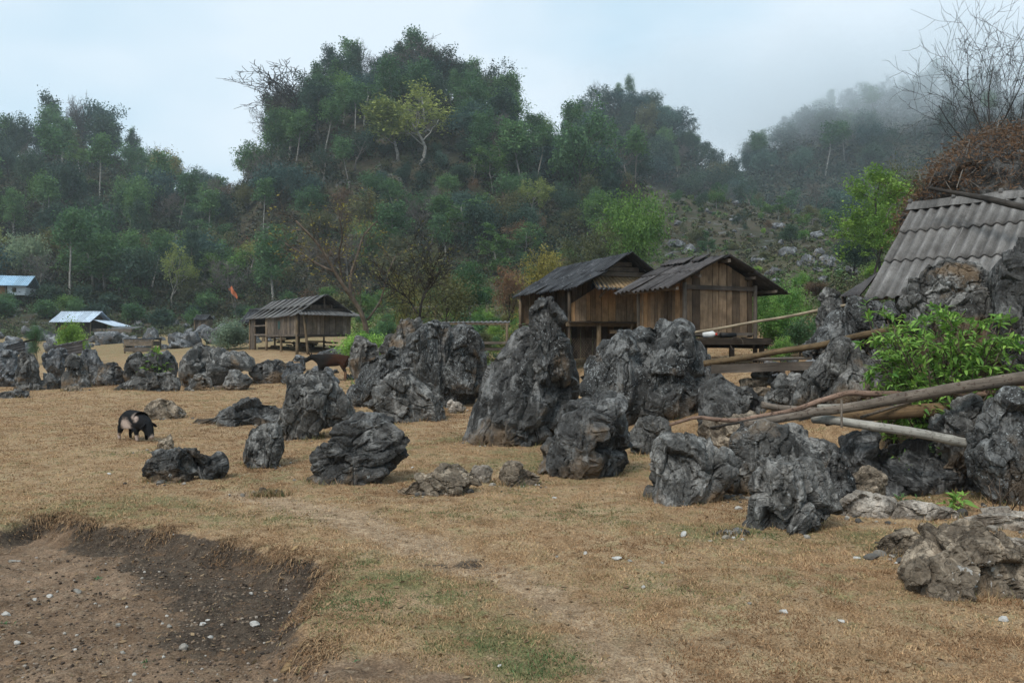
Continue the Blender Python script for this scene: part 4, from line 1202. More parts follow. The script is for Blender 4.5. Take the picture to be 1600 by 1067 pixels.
# --- far white roofed house, blue roofed house
Dh = Hut('village_house', 'low village house with pale white metal roof beyond the rock row', (-48.9, 95.0, 5.25), (-1.0, .06), 5.0, 2.4, 3.95)
def simple_house(Hh, roofm, wallm, zf_, zb_, wall_hw, inset, stilts=True):
    Hh.roof(roofm, .25, courses=1, sag=.03, cap=roofm, amp=.03)
    tz = lambda t: Hh.Rf[2] - wall_hw * Hh.slope - .1
    Hh.wall(-wall_hw, Hh.len - inset, -wall_hw, inset, zf_, tz, mat=wallm, name='side_wall', wmin=.3, wmax=.5)
    Hh.wall(-wall_hw, inset, wall_hw, inset, zf_, Hh.gable_top(-wall_hw, wall_hw, .35), mat=wallm, name='gable_wall', wmin=.3, wmax=.5)
    Hh.wall(wall_hw, inset, wall_hw, Hh.len - inset, zf_, tz, mat=wallm, name='side_wall', wmin=.3, wmax=.5)
    Hh.wall(wall_hw, Hh.len - inset, -wall_hw, Hh.len - inset, zf_, Hh.gable_top(wall_hw, -wall_hw, .1), mat=wallm, name='gable_wall', wmin=.3, wmax=.5)
    for a in (-wall_hw - .08, wall_hw + .08):
        for bb in (inset, Hh.len / 2, Hh.len - inset):
            Hh.post(a, bb, hz(*Hh.P(a, bb)) - .3, Hh.Rf[2] - abs(a) * Hh.slope - .06, .09)
simple_house(Dh, 'roof_white', 'wood_dark', 2.3, 2.3, 1.6, .4)
b = B()
b.sheet(Dh.P(-1.9, -2.6, 3.45), Dh.P(2.2, -2.6, 3.45), Dh.P(2.0, .1, 4.25), Dh.P(-1.7, .1, 4.25), 16, .03, 4, .01, .02)
Dh.build(b, 'porch_roof', 'roof_white', smooth=True)
for a in (-1.7, 1.9):
    Dh.post(a, -2.3, hz(*Dh.P(a, -2.3)) - .3, 3.5, .08)
Dh.wall(-1.6, .2, -1.6, -1.9, 2.3, lambda t: 3.2, mat='wood_grey', name='porch_wall')
b = B(); plank_wall(b, Dh.P(-1.75, 4.0), Dh.P(-1.75, 3.2), 2.5, lambda t: 3.6); Dh.build(b, 'red_door', 'red')
Eh = Hut('stilt_house', 'house with light blue metal roof and orange board walls on the left slope', (-67.7, 113.0, 10.9), (-1.0, -.30), 14.0, 3.4, 9.35)
simple_house(Eh, 'roof_blue', 'wood_orange', 7.9, 7.0, 2.6, 2.9)
b = B(); plank_wall(b, Eh.P(-2.6, 2.7), Eh.P(-2.6, .5), 8.1, lambda t: 9.35, wmin=.5, wmax=.6, holes=((.7, 1.1, 8.5, 9.1),)); Eh.build(b, 'white_panel', 'white_wall')
b = B(); plank_wall(b, Eh.P(-2.6, .5), Eh.P(2.6, .5), 8.1, lambda t: 9.2, wmin=.5, wmax=.6); Eh.build(b, 'white_panel', 'white_wall')
Hh2 = Hut('dark_roofed_hut', 'low hut with dark roof half hidden behind the stilted field hut', (-15.2, 56.0, 4.0), (-1.0, .25), 3.6, 1.5, 3.0)
simple_house(Hh2, 'roof_black', 'wood_dark', 2.0, 1.7, 1.1, .3)
Hh3 = Hut('tiny_hut', 'tiny grey shed with dark roof on the stony slope behind the field hut', (-32.6, 86.0, 4.55), (-1, .1), 1.5, .9, 4.0)
simple_house(Hh3, 'roof_black', 'wood_grey', 2.9, 2.6, .6, .1)

def open_shed(name, label, px0, px1, ytop, ybase, Y, depth, rmat, slope=.12, posts=True, board=None):
    p0, p1 = px3(px0, ytop, Y), px3(px1, ytop, Y)
    root = empty(name, (*((p0 + p1) / 2)[:2], hz(*((p0 + p1) / 2)[:2])), label=label, cat='shed')
    og = np.array(root.location)
    back = np.array([0, depth, depth * slope])
    b = B(); ov = np.array([.12, 0, 0])
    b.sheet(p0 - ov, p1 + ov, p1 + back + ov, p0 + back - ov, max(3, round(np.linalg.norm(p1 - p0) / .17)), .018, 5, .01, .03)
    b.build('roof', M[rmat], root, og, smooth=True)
    for q in (p0, p1, p0 + back * .9, p1 + back * .9):
        b = B(); b.tube([(q[0], q[1], hz(q[0], q[1]) - .2), (q[0], q[1], q[2] - .03)], .05, 7, rough=.05)
        b.build('post', M['post'], root, og, smooth=True)
    for y in (0, .9):
        b = B(); b.beam(p0 + back * y + [-.1, 0, -.06], p1 + back * y + [.1, 0, -.06], .05, .06); b.build('beam', M['post'], root, og)
    if board:
        for z0, z1 in board:
            b = B()
            for dy in (-.06, .9 * depth):
                plank = (p0 + [0, dy, 0], p1 + [0, dy, 0])
                b.beam([plank[0][0], plank[0][1], z0 * .5 + z1 * .5], [plank[1][0], plank[1][1], z0 * .5 + z1 * .5], .03, z1 - z0)
            for q in (p0, p1):
                b.beam([q[0], q[1], z0 * .5 + z1 * .5], [q[0], q[1] + depth * .9, z0 * .5 + z1 * .5], .03, z1 - z0)
            b.build('board', M['wood_grey'], root, og)
    return root
zz = hz(*px3(215, 550, 50)[:2])
open_shed('animal_pen', 'small timber pen with flat black roof on the grass behind the rock row', 195, 238, 530, 556, 50, 1.3, 'roof_black', .06, board=((zz + .42, zz + .72), (zz + .05, zz + .3)))
open_shed('lean_to_shed', 'grey lean-to shed beside the white roofed house', 170, 205, 514, 530, 88, 3.0, 'roof_grey', .1, board=((2.4, 3.0),))
open_shed('open_shed', 'flat corrugated roof on thin posts behind the lichen dotted wall', 694, 792, 504, 531, 31, 1.6, 'roof_light', .06, board=((1.35, 1.45), (1.6, 1.7)))
open_shed('roofed_stand', 'small pale roof glimpsed in the green bushes behind the crooked tree', 646, 680, 479, 492, 55, 1.6, 'roof_white', .05)
# a sheet of roofing leaning over stones and a low board near the left edge
for i, (pa, pb, Y, w, lab, mt) in enumerate((((38,533),(8,541),40,1.0,'black sheet propped over stones by the left edge of the field','roof_black'),
                                             ((128,533),(84,541),40,.8,'dark board lying on the stone heap before the green sapling','roof_dark'))):
    a, c = px3(*pa, Y), px3(*pb, Y)
    b = B(); b.sheet(c, a, a + [0, w, .12], c + [0, w, .12], 6, .02, 4, .012, .02)
    b.sheet(c + [0, .05, -.02], c + [0, .1, -.6], a + [0, .1, -.6], a + [0, .05, -.02], 4, .01, 3, .02)
    o = b.build('propped_sheet', M[mt], None, c); o.location = c
    tag(o, lab, 'sheet')

# --- house with the light corrugated roof at the right
v_ = np.array([1.0, 1.0]) / math.sqrt(2)       # up the slope, towards the ridge
J0 = px3(1427, 326, 15.2); J0[2] += .0
rd = np.array([1, -1]) / math.sqrt(2)          # ridge runs right and towards the camera
Eav = px3(1352, 464, 13.5)
J = empty('roofed_house', (Eav[0] + 2.2, Eav[1] + .2, hz(Eav[0] + 2.2, Eav[1] + .2)), label='house with big light grey corrugated roof behind rocks at the right edge', cat='house')
og = np.array(J.location)
up3 = (J0 - Eav)
LJ = 5.6
rd3 = np.array([rd[0], rd[1], 0.0])
for side in (0, 1):
    b = B()
    for c in range(3):
        v0, v1 = (0, .36, .68)[c], (.40, .72, 1.0)[c]
        ed = [0, 1.05, 2.1, 3.15, 4.2, 5.25, LJ]
        for q in range(len(ed) - 1):
            lf = np.array([0, 0, .02 * c + (.014 if q % 2 else 0) + rng.uniform(-.006, .01)])
            jg = rng.uniform(-.022, .022) + (.05 if (c, q) == (1, 3) else 0)
            def pt(v, e):
                if side == 0: return Eav + up3 * v + rd3 * e + lf
                top = Eav + up3
                return top + np.array([up3[0], up3[1], -up3[2]]) * (1 - v) + rd3 * e + lf
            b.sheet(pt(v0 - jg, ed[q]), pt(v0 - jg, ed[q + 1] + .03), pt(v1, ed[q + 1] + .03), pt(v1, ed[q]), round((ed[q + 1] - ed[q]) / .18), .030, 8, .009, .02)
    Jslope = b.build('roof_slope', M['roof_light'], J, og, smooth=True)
b = B()
t = -.08
while t < LJ:
    e = min(t + .78, LJ); top = Eav + up3
    for sg in (-1, 1):
        k = np.array([v_[0] * sg * .17, v_[1] * sg * .17, -.13])
        b.sheet(top + rd3 * t + k + [0, 0, .09], top + rd3 * e + k + [0, 0, .09], top + rd3 * e + [0, 0, .13], top + rd3 * t + [0, 0, .13], 1, .006, 2, .014)
    b.tube([top + rd3 * t + [0, 0, .13], top + rd3 * (t + .06) + [0, 0, .13]], .06, 8)
    t += .76
b.build('ridge_cap', M['roof_light'], J, og, smooth=False).parent = Jslope
def jp(a, e, z): return np.array([Eav[0] + v_[0] * a + rd[0] * e, Eav[1] + v_[1] * a + rd[1] * e, z])
hw = np.linalg.norm(up3[:2])
zg = og[2]
for nm, p, q, tp in (('side_wall', (.4, 5.5), (.4, .35), lambda t: Eav[2] + .16), ('gable_wall', (.4, .35), (2 * hw - .4, .35), lambda t: J0[2] - abs(hw - .4 - t) * up3[2] / hw - .1),
                     ('side_wall', (2 * hw - .4, .35), (2 * hw - .4, 5.5), lambda t: Eav[2] + .16), ('gable_wall', (2 * hw - .4, 5.5), (.4, 5.5), lambda t: J0[2] - abs(hw - .4 - t) * up3[2] / hw - .1)):
    b = B(); plank_wall(b, jp(*p, 0)[:2], jp(*q, 0)[:2], zg - .4, tp); b.build(nm, M['wood_dark'], J, og)
b = B()
b.sheet(px3(1312, 464, 15.6), px3(1345, 461, 14.2), px3(1374, 424, 14.9), px3(1350, 440, 16.2), 6, .02, 4, .012, .01)
b.build('porch_roof', M['roof_dark'], J, og, smooth=True)
for px, py, Y in ((1318, 463, 15.5), (1345, 462, 14.3)):
    p = px3(px, py, Y); b = B(); b.tube([(p[0], p[1], hz(p[0], p[1]) - .2), p], .05, 7); b.build('post', M['wood_dark'], J, og, smooth=True)

# ------------------------------------------------------------------ poles, planks and logs
def pole(name, mat, label, cat, pts, r, n=10, rough=.06, nodes=0, var=.45, seed=3):
    P = [px3(*p) for p in pts]
    P = np.array(P)
    t = np.concatenate([[0], np.cumsum(np.linalg.norm(np.diff(P, axis=0), axis=1))])
    m = max(12, int(t[-1] / .06))
    tt = np.linspace(0, t[-1], m)
    Q = np.stack([np.interp(tt, t, P[:, k]) for k in range(3)], 1)
    for it in range(4):
        Q[1:-1] = (Q[:-2] + 2 * Q[1:-1] + Q[2:]) / 4
    wob = np.stack([vnoise(np.stack([tt * 1.6, tt * 0 + seed * 3, tt * 0 + k], 1), seed) for k in range(3)], 1) * (float(np.mean(r)) * .35)
    Q += wob * np.sin(np.pi * tt / t[-1])[:, None]
    rr = np.interp(tt / t[-1], np.linspace(0, 1, len(r_ := np.atleast_1d(r if np.ndim(r) else [r, r]))), r_) if np.ndim(r) else np.full(m, r)
    if nodes:
        ph = (tt / nodes) % 1
        rr = rr * (1 + .10 * np.exp(-((ph - .5) / .05) ** 2))
    b = B(); b.tube(Q, rr, n, var=var, rough=rough, seed=seed)
    o = b.build(name, M[mat], None, Q[0], smooth=True)
    o.location = Q[0]
    return tag(o, label, cat)
pole('bamboo_pole', 'pole_pale', 'thin pale bamboo pole slanting up before the right plank hut to the roof', 'pole', [(1070, 522, 14.6), (1200, 500, 14.2), (1388, 465, 13.4)], .026, nodes=.4)
pole('bamboo_pole', 'pole_brown', 'brown bamboo pole resting across the sloping grey rock', 'pole', [(1100, 568, 13.3), (1250, 545, 12.7), (1412, 511, 12.1)], .052, nodes=.45)
b = B(); b.beam(px3(1112, 577, 13.1), px3(1284, 571, 12.6), .26, .13, jit=.03); b.beam(px3(1116, 563, 13.4), px3(1268, 560, 13.0), .3, .05, jit=.02)
o = b.build('plank', M['wood_grey'], None, px3(1112, 577, 13.1)); o.location = px3(1112, 577, 13.1)
tag(o, 'thick dark weathered plank lying over the stacked stones', 'plank')
pole('long_pole', 'log_grey', 'long grey pole rising from the cracked rock to the right edge', 'pole', [(1163, 664, 9.2), (1250, 649, 9.1), (1400, 622, 8.9), (1500, 605, 8.8), (1700, 575, 8.6)], np.array([.040, .052, .064, .070, .070]), var=.35, seed=5)
pole('crooked_branch', 'branch_red', 'crooked reddish branch with peeling bark, over the other poles', 'branch', [(1046, 664, 9.6), (1068, 657, 9.6), (1092, 649, 9.6), (1108, 654, 9.6), (1150, 657, 9.55), (1200, 648, 9.5), (1245, 640, 9.4), (1275, 628, 9.4), (1310, 618, 9.4), (1330, 611, 9.4), (1345, 617, 9.4), (1395, 616, 9.4), (1460, 622, 9.5), (1545, 613, 9.4), (1680, 598, 9.2)], np.array([.018, .027, .031, .035, .038, .035, .03]), rough=.14, seed=7)
pole('cut_log', 'log_grey', 'short tan log end poking out below the tooth shaped rock', 'log', [(1190, 632, 9.9), (1215, 637, 9.9), (1340, 648, 9.8)], .044, var=.95, seed=9)
pole('cut_log', 'log_white', 'pale stripped pole behind the thick sawn log', 'log', [(1278, 636, 9.7), (1400, 634, 9.7), (1512, 627, 9.6)], .036, var=.6, seed=11)
pole('sawn_log', 'pole_brown', 'thick brown sawn log ending before the crumbling rock heap', 'log', [(1290, 655, 9.3), (1330, 648, 9.3), (1500, 639, 9.2)], .08, n=14, var=.7, seed=13)
pole('bamboo_pole', 'log_white', 'whitish bamboo pole sloping down right with a broken end', 'pole', [(1270, 654, 9.25), (1300, 657, 9.1), (1345, 663, 8.85), (1420, 675, 8.7), (1516, 693, 8.6)], .052, n=12, nodes=.42, var=.4, seed=15)
pole('thin_stick', 'bark_dark', 'thin dark stick lying beneath the peeling branch', 'stick', [(1110, 668, 9.5), (1180, 655, 9.45), (1270, 640, 9.4)], .014, seed=21)
pole('thin_stick', 'log_grey', 'thin grey stick crossing the thick sawn log', 'stick', [(1345, 652, 9.1), (1420, 628, 9.2), (1490, 608, 9.3)], .016, seed=22)
pole('thin_stick', 'bark_dark', 'thin dark stick under the end of the whitish bamboo', 'stick', [(1420, 668, 8.9), (1510, 684, 8.8), (1530, 682, 8.7)], .014, seed=23)
b = B(); b.tube([px3(1315, 668, 8.68), px3(1315, 640, 8.72), px3(1315, 625, 8.8)], .012, 6)
o = b.build('tie_stick', M['log_grey'], None, px3(1315, 668, 8.68)); o.location = px3(1315, 668, 8.68); tag(o, 'short upright stick tied between the long grey pole and whitish bamboo', 'stick')
pole('roof_branch', 'bark_dark', 'thin dark branch lying on the ridge of the corrugated roof', 'branch', [(1452, 294, 14.2), (1500, 303, 13.7), (1560, 316, 12.9), (1640, 333, 12.0)], np.array([.03, .05, .06]), seed=17)
pole('ground_plank', 'post', 'pale board lying on the path below the open shed', 'plank', [(742, 577, 33), (782, 575, 33)], .07, n=4, seed=19)

# ------------------------------------------------------------------ things on the deck of the right hut
dk = A_.P(-.62, -.06, zf - .018)
jr = empty('water_jug', (*px3(1108, 527, 18.55)[:2], zf - .018), rz=-.5, label='white plastic jug with red cap lying on the deck of the right plank hut', cat='jug')
b = B()
t = np.linspace(0, 1, 12)
b.tube(np.stack([t * .30 - .15, t * 0, t * 0 + .085], 1), .085 * np.array([.5, .9, 1, 1, 1, .95, 1, 1, .97, .85, .6, .35]), 14)
jbody = b.build('body', M['jug'], jr, smooth=True)
b = B(); b.tube([(.15, 0, .085), (.19, 0, .085)], .03, 10); b.build('cap', M['red'], jr).parent = jbody
b = B(); b.tube([(-.02, 0, .165), (0, 0, .2), (.08, 0, .2), (.1, 0, .16)], .012, 6); b.build('handle', M['jug'], jr, smooth=True).parent = jbody
p0 = px3(1126, 529, 18.75); p0[2] = zf + .045
b = B(); b.tube([p0, p0 + [.38, .12, 0]], .06, 12); o = b.build('dark_roll', M['black'], None, p0, smooth=True); o.location = p0
tag(o, 'black rolled bundle beside the white jug on the deck', 'roll')
p0 = px3(1148, 533, 18.95); p0[2] = zf + .02
b = B(); b.beam(p0, p0 + [.3, .08, .0], .09, .04); b.beam(p0 + [-.12, -.03, 0], p0, .03, .03)
o = b.build('wood_scrap', M['post'], None, p0); o.location = p0; tag(o, 'brown wooden paddle at the right end of the deck', 'wood scrap')
a_ = np.linspace(0, 1.5 * math.pi, 24)
p0 = px3(1150, 534, 18.6); p0[2] = zf - .03
b = B(); b.tube(np.stack([p0[0] + .15 * np.cos(a_), p0[1] - .02 * a_ * 0 - .06, p0[2] + .16 * np.sin(a_) - .12], 1), .006, 5)
o = b.build('wire_loop', M['wood_grey'], None, p0); o.location = p0; tag(o, 'loop of wire hanging off the deck edge of the right plank hut', 'wire')

# flag on the stony slope
fp = px3(372, 467, 92); fr = empty('flag', (fp[0], fp[1], hz(fp[0], fp[1])), label='orange pennant on a thin pole above the stony slope', cat='flag')
og = np.array(fr.location)
tp = px3(359, 449, 92)
b = B(); b.tube([og - [0, 0, .3], [og[0] - .2, og[1], og[2] + 1.2], tp + [-.05, 0, .1]], .03, 6); b.build('pole', M['bark_grey'], fr, og)
U, W = np.meshgrid(np.linspace(0, 1, 12), np.linspace(0, 1, 6)); U, W = U.ravel(), W.ravel()
bt = px3(371, 466, 92)
P = tp + (bt - tp) * U[:, None] + np.stack([(W - .5) * .4 * (1 - .55 * U), .15 * np.sin(U * 9 + W * 2), (W - .5) * .4 * (1 - .5 * U)], 1)
i, j = np.meshgrid(np.arange(11), np.arange(5)); a = (j * 12 + i).ravel()
n_ = len(P)
Q = np.stack([a, a + 1, a + 13, a + 12], 1)
b = B(); b.add(np.concatenate([P, P + [0, .01, 0]]), np.concatenate([Q, Q[:, ::-1] + n_])); b.build('cloth', M['flag'], fr, og, smooth=True)

# ------------------------------------------------------------------ animals (one skinned surface each)
def skin_body(verts, edges, radii, root=0, sub=2):
    me = bpy.data.meshes.new('tmp')
    me.from_pydata(verts, edges, [])
    o = bpy.data.objects.new('tmp', me); C.collection.objects.link(o)
    md = o.modifiers.new('s', 'SKIN'); md.use_smooth_shade = True
    if not me.skin_vertices: bpy.context.view_layer.objects.active = o
    sv = me.skin_vertices[0].data
    for k, r in enumerate(radii):
        sv[k].radius = r if hasattr(r, '__len__') else (r, r)
        sv[k].use_root = (k == root)
    o.modifiers.new('d', 'SUBSURF').levels = sub
    dg = bpy.context.evaluated_depsgraph_get()
    ev = o.evaluated_get(dg)
    m2 = ev.to_mesh()
    V = np.array([v.co[:] for v in m2.vertices]); Fq = [tuple(p.vertices) for p in m2.polygons]
    ev.to_mesh_clear()
    bpy.data.objects.remove(o); bpy.data.meshes.remove(me)
    return V, Fq

def animal(name, label, cat, V, Fq, extras, loc, rz, spots, dark, light, mid=None, midf=None):
    n = len(V)
    for ev_, ef in extras:
        Fq = Fq + [tuple(q + n for q in f) for f in ef]; V = np.concatenate([V, ev_]); n = len(V)
    pat = np.zeros(n)
    for c, r in spots:
        d = np.linalg.norm((V - np.array(c)) / np.array(r), axis=1) + .45 * fbm(V * 9, 3, 4)
        pat = np.maximum(pat, 1 - sstep(.75, 1.0, d))
    pm = np.zeros(n) if midf is None else midf(V)
    q4 = [f for f in Fq if len(f) == 4]; q3 = [f for f in Fq if len(f) == 3]
    me = mesh_data(name, V, [a for a in (np.array(q4), np.array(q3)) if len(a)], True, {'patch': pat, 'mid': pm})
    m, nt, b = new_mat(name + '_coat', .8, .08)
    tc = N(nt, 'ShaderNodeTexCoord')
    nn = noise(nt, tc.outputs['Object'], 60, 4, .6)
    col = mix(nt, attr(nt, 'mid').outputs['Fac'], dark, mid or dark)
    col = mix(nt, attr(nt, 'patch').outputs['Fac'], col, light)
    col = mix(nt, .6, col, ramp(nt, nn, [(.3, .6), (.7, 1.4)]), 'MULTIPLY')
    nt.links.new(col, b.inputs['Base Color'])
    o = link(name, me, m, None, loc, rz)
    return tag(o, label, cat)

def ear(p, d, w, L):
    p, d, w = np.array(p), np.array(d, float), np.array(w, float)
    t = np.cross(d, w); t /= np.linalg.norm(t); t *= .006
    V = np.array([p - w / 2, p + w / 2, p + d * L * .55 + w * .55, p + d * L, p + d * L * .55 - w * .55])
    V = np.concatenate([V + t, V - t])
    return V, [(0, 1, 2, 4), (2, 3, 4), (6, 5, 9, 7), (8, 7, 9), (0, 5, 6, 1), (1, 6, 7, 2), (2, 7, 8, 3), (3, 8, 9, 4), (4, 9, 5, 0)]

pv = [(0, 0, .36), (-.18, 0, .37), (-.34, 0, .35), (.16, 0, .35), (.30, 0, .31), (.40, 0, .22), (.47, 0, .12), (.51, 0, .055),   # spine, head down
      (-.30, .085, .26), (-.30, .10, .15), (-.345, .10, .085), (-.32, .10, .012), (-.30, -.085, .26), (-.30, -.10, .15), (-.345, -.10, .085), (-.32, -.10, .012),
      (.17, .085, .24), (.18, .09, .13), (.19, .09, .012), (.17, -.085, .24), (.19, -.09, .13), (.22, -.09, .012),
      (-.43, 0, .40), (-.47, .01, .36), (-.475, .015, .27)]
pe = [(0, 1), (1, 2), (0, 3), (3, 4), (4, 5), (5, 6), (6, 7), (2, 8), (8, 9), (9, 10), (10, 11), (2, 12), (12, 13), (13, 14), (14, 15), (3, 16), (16, 17), (17, 18), (3, 19), (19, 20), (20, 21), (2, 22), (22, 23), (23, 24)]
prr = [.165, .165, .13, .15, .125, .095, .055, .042, .07, .045, .028, .026, .07, .045, .028, .026, .06, .035, .024, .06, .035, .024, .018, .010, .007]
V, Fq = skin_body(pv, pe, prr, 0)
pg = px3(207, 690, 13.6)
animal('pig', 'black and white pig grazing with its snout on the dry turf', 'pig', V, Fq,
       [ear((.385, .075, .30), (.45, .5, -.35), (.05, -.05, .06), .12), ear((.385, -.075, .30), (.45, -.5, -.35), (.05, .05, .06), .12)],
       (pg[0] + .05, 13.6, hz(pg[0], 13.6) - .004), math.radians(-35),
       [((-.02, -.16, .25), (.17, .13, .13)), ((.20, -.13, .42), (.06, .09, .08)), ((.52, 0, .05), (.07, .06, .08)), ((-.32, -.10, .05), (.07, .08, .14)), ((.21, -.09, .04), (.06, .06, .08)), ((-.05, 0, .19), (.2, .1, .07))],
       (.011, .011, .012), (.40, .31, .26))
cv = [(0, 0, .98), (-.35, 0, 1.0), (-.62, 0, 1.02), (.30, 0, 1.0), (.55, 0, 1.04), (.78, 0, 1.12), (.93, 0, 1.10), (1.08, 0, .98), (1.16, 0, .90),
      (-.60, .17, .78), (-.62, .18, .62), (-.72, .18, .44), (-.69, .18, .06), (-.60, -.17, .78), (-.50, -.18, .62), (-.60, -.18, .44), (-.55, -.18, .06),
      (.42, .15, .74), (.43, .16, .42), (.42, .16, .06), (.42, -.15, .74), (.46, -.16, .42), (.45, -.16, .06),
      (-.80, 0, 1.13), (-.92, 0, 1.02), (-.96, 0, .75), (-.97, 0, .45)]
ce = [(0, 1), (1, 2), (0, 3), (3, 4), (4, 5), (5, 6), (6, 7), (7, 8), (2, 9), (9, 10), (10, 11), (11, 12), (2, 13), (13, 14), (14, 15), (15, 16), (3, 17), (17, 18), (18, 19), (3, 20), (20, 21), (21, 22), (2, 23), (23, 24), (24, 25), (25, 26)]
crr = [.29, .29, .24, .28, .22, .15, .125, .085, .07, .15, .09, .05, .045, .15, .09, .05, .045, .11, .06, .045, .11, .06, .045, .04, .022, .018, .03]
V, Fq = skin_body(cv, ce, crr, 0)
cg = px3(517, 600, 29.5)
def horn(s):
    b = B(); b.tube([(.90, s * .07, 1.20), (.92, s * .15, 1.27), (.97, s * .17, 1.36)], [.028, .02, .006], 6)
    return np.concatenate(b.V), [tuple(f) for f in np.concatenate(b.Q)]
animal('cow', 'brown and black cow standing behind the broad grey boulder, head to the left', 'cow', V, Fq,
       [ear((.88, .11, 1.15), (-.2, .9, .1), (.05, 0, .10), .2), ear((.88, -.11, 1.15), (-.2, -.9, .1), (.05, 0, .10), .2), horn(1), horn(-1)],
       (cg[0], 29.5, hz(cg[0], 29.5) - .02), math.radians(176), [((-.70, 0, .3), (.2, .4, .28))], (.010, .009, .008), (.16, .09, .055),
       (.036, .015, .008), lambda V: (1 - sstep(-.25, .40, V[:, 0] + .45 * fbm(V * 2.6, 5, 4))) * sstep(.5, .75, V[:, 2])).scale = (.84, .84, .84)

# ------------------------------------------------------------------ vegetation
def unit(v): return v / (np.linalg.norm(v, axis=-1, keepdims=True) + 1e-12)

def leaves(cen, size, rs, flat=.4, aspect=.5, sizevar=.5, axis=None):
    """one small diamond face per centre"""
    n = len(cen)
    u = unit(rs.normal(size=(n, 3)) * np.array([1, 1, 1 - flat])) if axis is None else axis
    w = unit(np.cross(u, unit(rs.normal(size=(n, 3)) * np.array([1 - flat, 1 - flat, 1]))))
    s = size * (1 + sizevar * (rs.random(n) - .5) * 2)
    s = s[:, None]
    V = np.stack([cen - u * s * .5, cen + w * s * aspect * .5, cen + u * s * .5, cen - w * s * aspect * .5], 1).reshape(-1, 3)
    Q = np.arange(4 * n).reshape(n, 4)
    return V, Q

def grow(b, p, d, L, r, lvl, o, rs, tips):
    n = 5
    pts = [p]
    q = np.array(d, float)
    for i in range(n):
        q = unit(q + rs.normal(size=3) * o['wob'] + np.array([0, 0, o['up'][lvl]]))
        pts.append(pts[-1] + q * L / n)
    pts = np.array(pts)
    r1 = r * o.get('taper', .55)
    b.tube(pts, np.linspace(r, r1, n + 1), max(3, 7 - 2 * lvl) if r > .03 else 3)
    if lvl == o['lv']:
        tips.extend(list(pts[2:])); return
    k = o['kids'][lvl]
    ph = rs.uniform(0, 6.28)
    for j in range(k):
        t = o['from'][lvl] + (1 - o['from'][lvl]) * (j + rs.uniform(.2, .9)) / k
        x = t * n; i = min(int(x), n - 1)
        pp = pts[i] + (pts[i + 1] - pts[i]) * (x - i)
        dd = unit(pts[i + 1] - pts[i])
        a = ph + j * 2.4 + rs.normal() * .3
        e1 = unit(np.cross(dd, [.3, .5, .81])); e2 = np.cross(dd, e1)
        ang = math.radians(o['ang'][lvl]) * rs.uniform(.75, 1.25)
        nd = dd * math.cos(ang) + (e1 * math.cos(a) + e2 * math.sin(a)) * math.sin(ang)
        grow(b, pp, nd, L * o['len'][lvl] * rs.uniform(.75, 1.2) * (1 - .35 * (t if lvl == 0 else 0)), max(r * (1 - .5 * t) * o['rad'], o.get('rmin', .012)), lvl + 1, o, rs, tips)
    if lvl > 0 or o.get('leader', True):
        tips.extend(list(pts[-2:]))

STY = {
 'dome':   dict(H=5.0, r=.20, lv=2, kids=(9, 6), ang=(58, 50), len=(.85, .5), up=(.05, .10, .03), wob=.12, rad=.5, **{'from': (.35, .3)}, nl=20, cr=.56, ls=.34),
 'tall':   dict(H=8.0, r=.20, lv=2, kids=(13, 5), ang=(55, 50), len=(.34, .5), up=(.06, .12, .03), wob=.08, rad=.42, **{'from': (.35, .3)}, nl=16, cr=.48, ls=.33),
 'slender':dict(H=9.0, r=.13, lv=2, kids=(8, 4), ang=(45, 50), len=(.24, .55), up=(.04, .1, .03), wob=.07, rad=.45, **{'from': (.62, .3)}, nl=15, cr=.46, ls=.34),
 'layer':  dict(H=6.0, r=.16, lv=2, kids=(8, 7), ang=(72, 45), len=(.62, .5), up=(.05, .02, .0), wob=.12, rad=.5, **{'from': (.45, .25)}, nl=16, cr=.42, ls=.36, flat=.75, sq=.35),
 'open':   dict(H=6.0, r=.18, lv=3, kids=(6, 5, 4), ang=(48, 48, 45), len=(.75, .6, .5), up=(.06, .08, .03, 0), wob=.16, rad=.52, **{'from': (.4, .35, .3)}, nl=6, cr=.32, ls=.30),
 'bare':   dict(H=6.5, r=.17, lv=4, kids=(6, 5, 4, 4), ang=(42, 42, 42, 40), len=(.75, .62, .58, .55), up=(.06, .08, .05, .03, 0), wob=.15, rad=.55, **{'from': (.42, .3, .25, .2)}, rmin=.034, nl=0, cr=.3, ls=.3),
 'twiggy': dict(H=4.0, r=.10, lv=3, kids=(7, 5, 4), ang=(38, 40, 40), len=(.85, .6, .5), up=(.06, .08, .03, 0), wob=.14, rad=.55, **{'from': (.15, .25, .2)}, rmin=.016, nl=4, cr=.34, ls=.30),
 'bush':   dict(H=1.4, r=.05, lv=2, kids=(10, 6), ang=(52, 48), len=(1.0, .6), up=(.05, .12, .05), wob=.14, rad=.55, **{'from': (.08, .2)}, nl=14, cr=.26, ls=.20),
 'fine':   dict(H=1.5, r=.04, lv=3, kids=(9, 5, 3), ang=(46, 45, 40), len=(1.0, .6, .5), up=(.05, .12, .05, 0), wob=.12, rad=.55, **{'from': (.06, .2, .2)}, nl=9, cr=.13, ls=.105),
}
STY['bare_fine'] = dict(STY['bare'], rmin=.008, r=.10, kids=(7, 6, 4, 4), up=(.06, .14, .10, .06, 0))
for k_ in ('dome', 'layer', 'open', 'twiggy', 'tall', 'bush'):
    STY[k_ + '_near'] = dict(STY[k_], nl=int(STY[k_]['nl'] * 2.6), ls=STY[k_]['ls'] * .62)
PROTO = {}
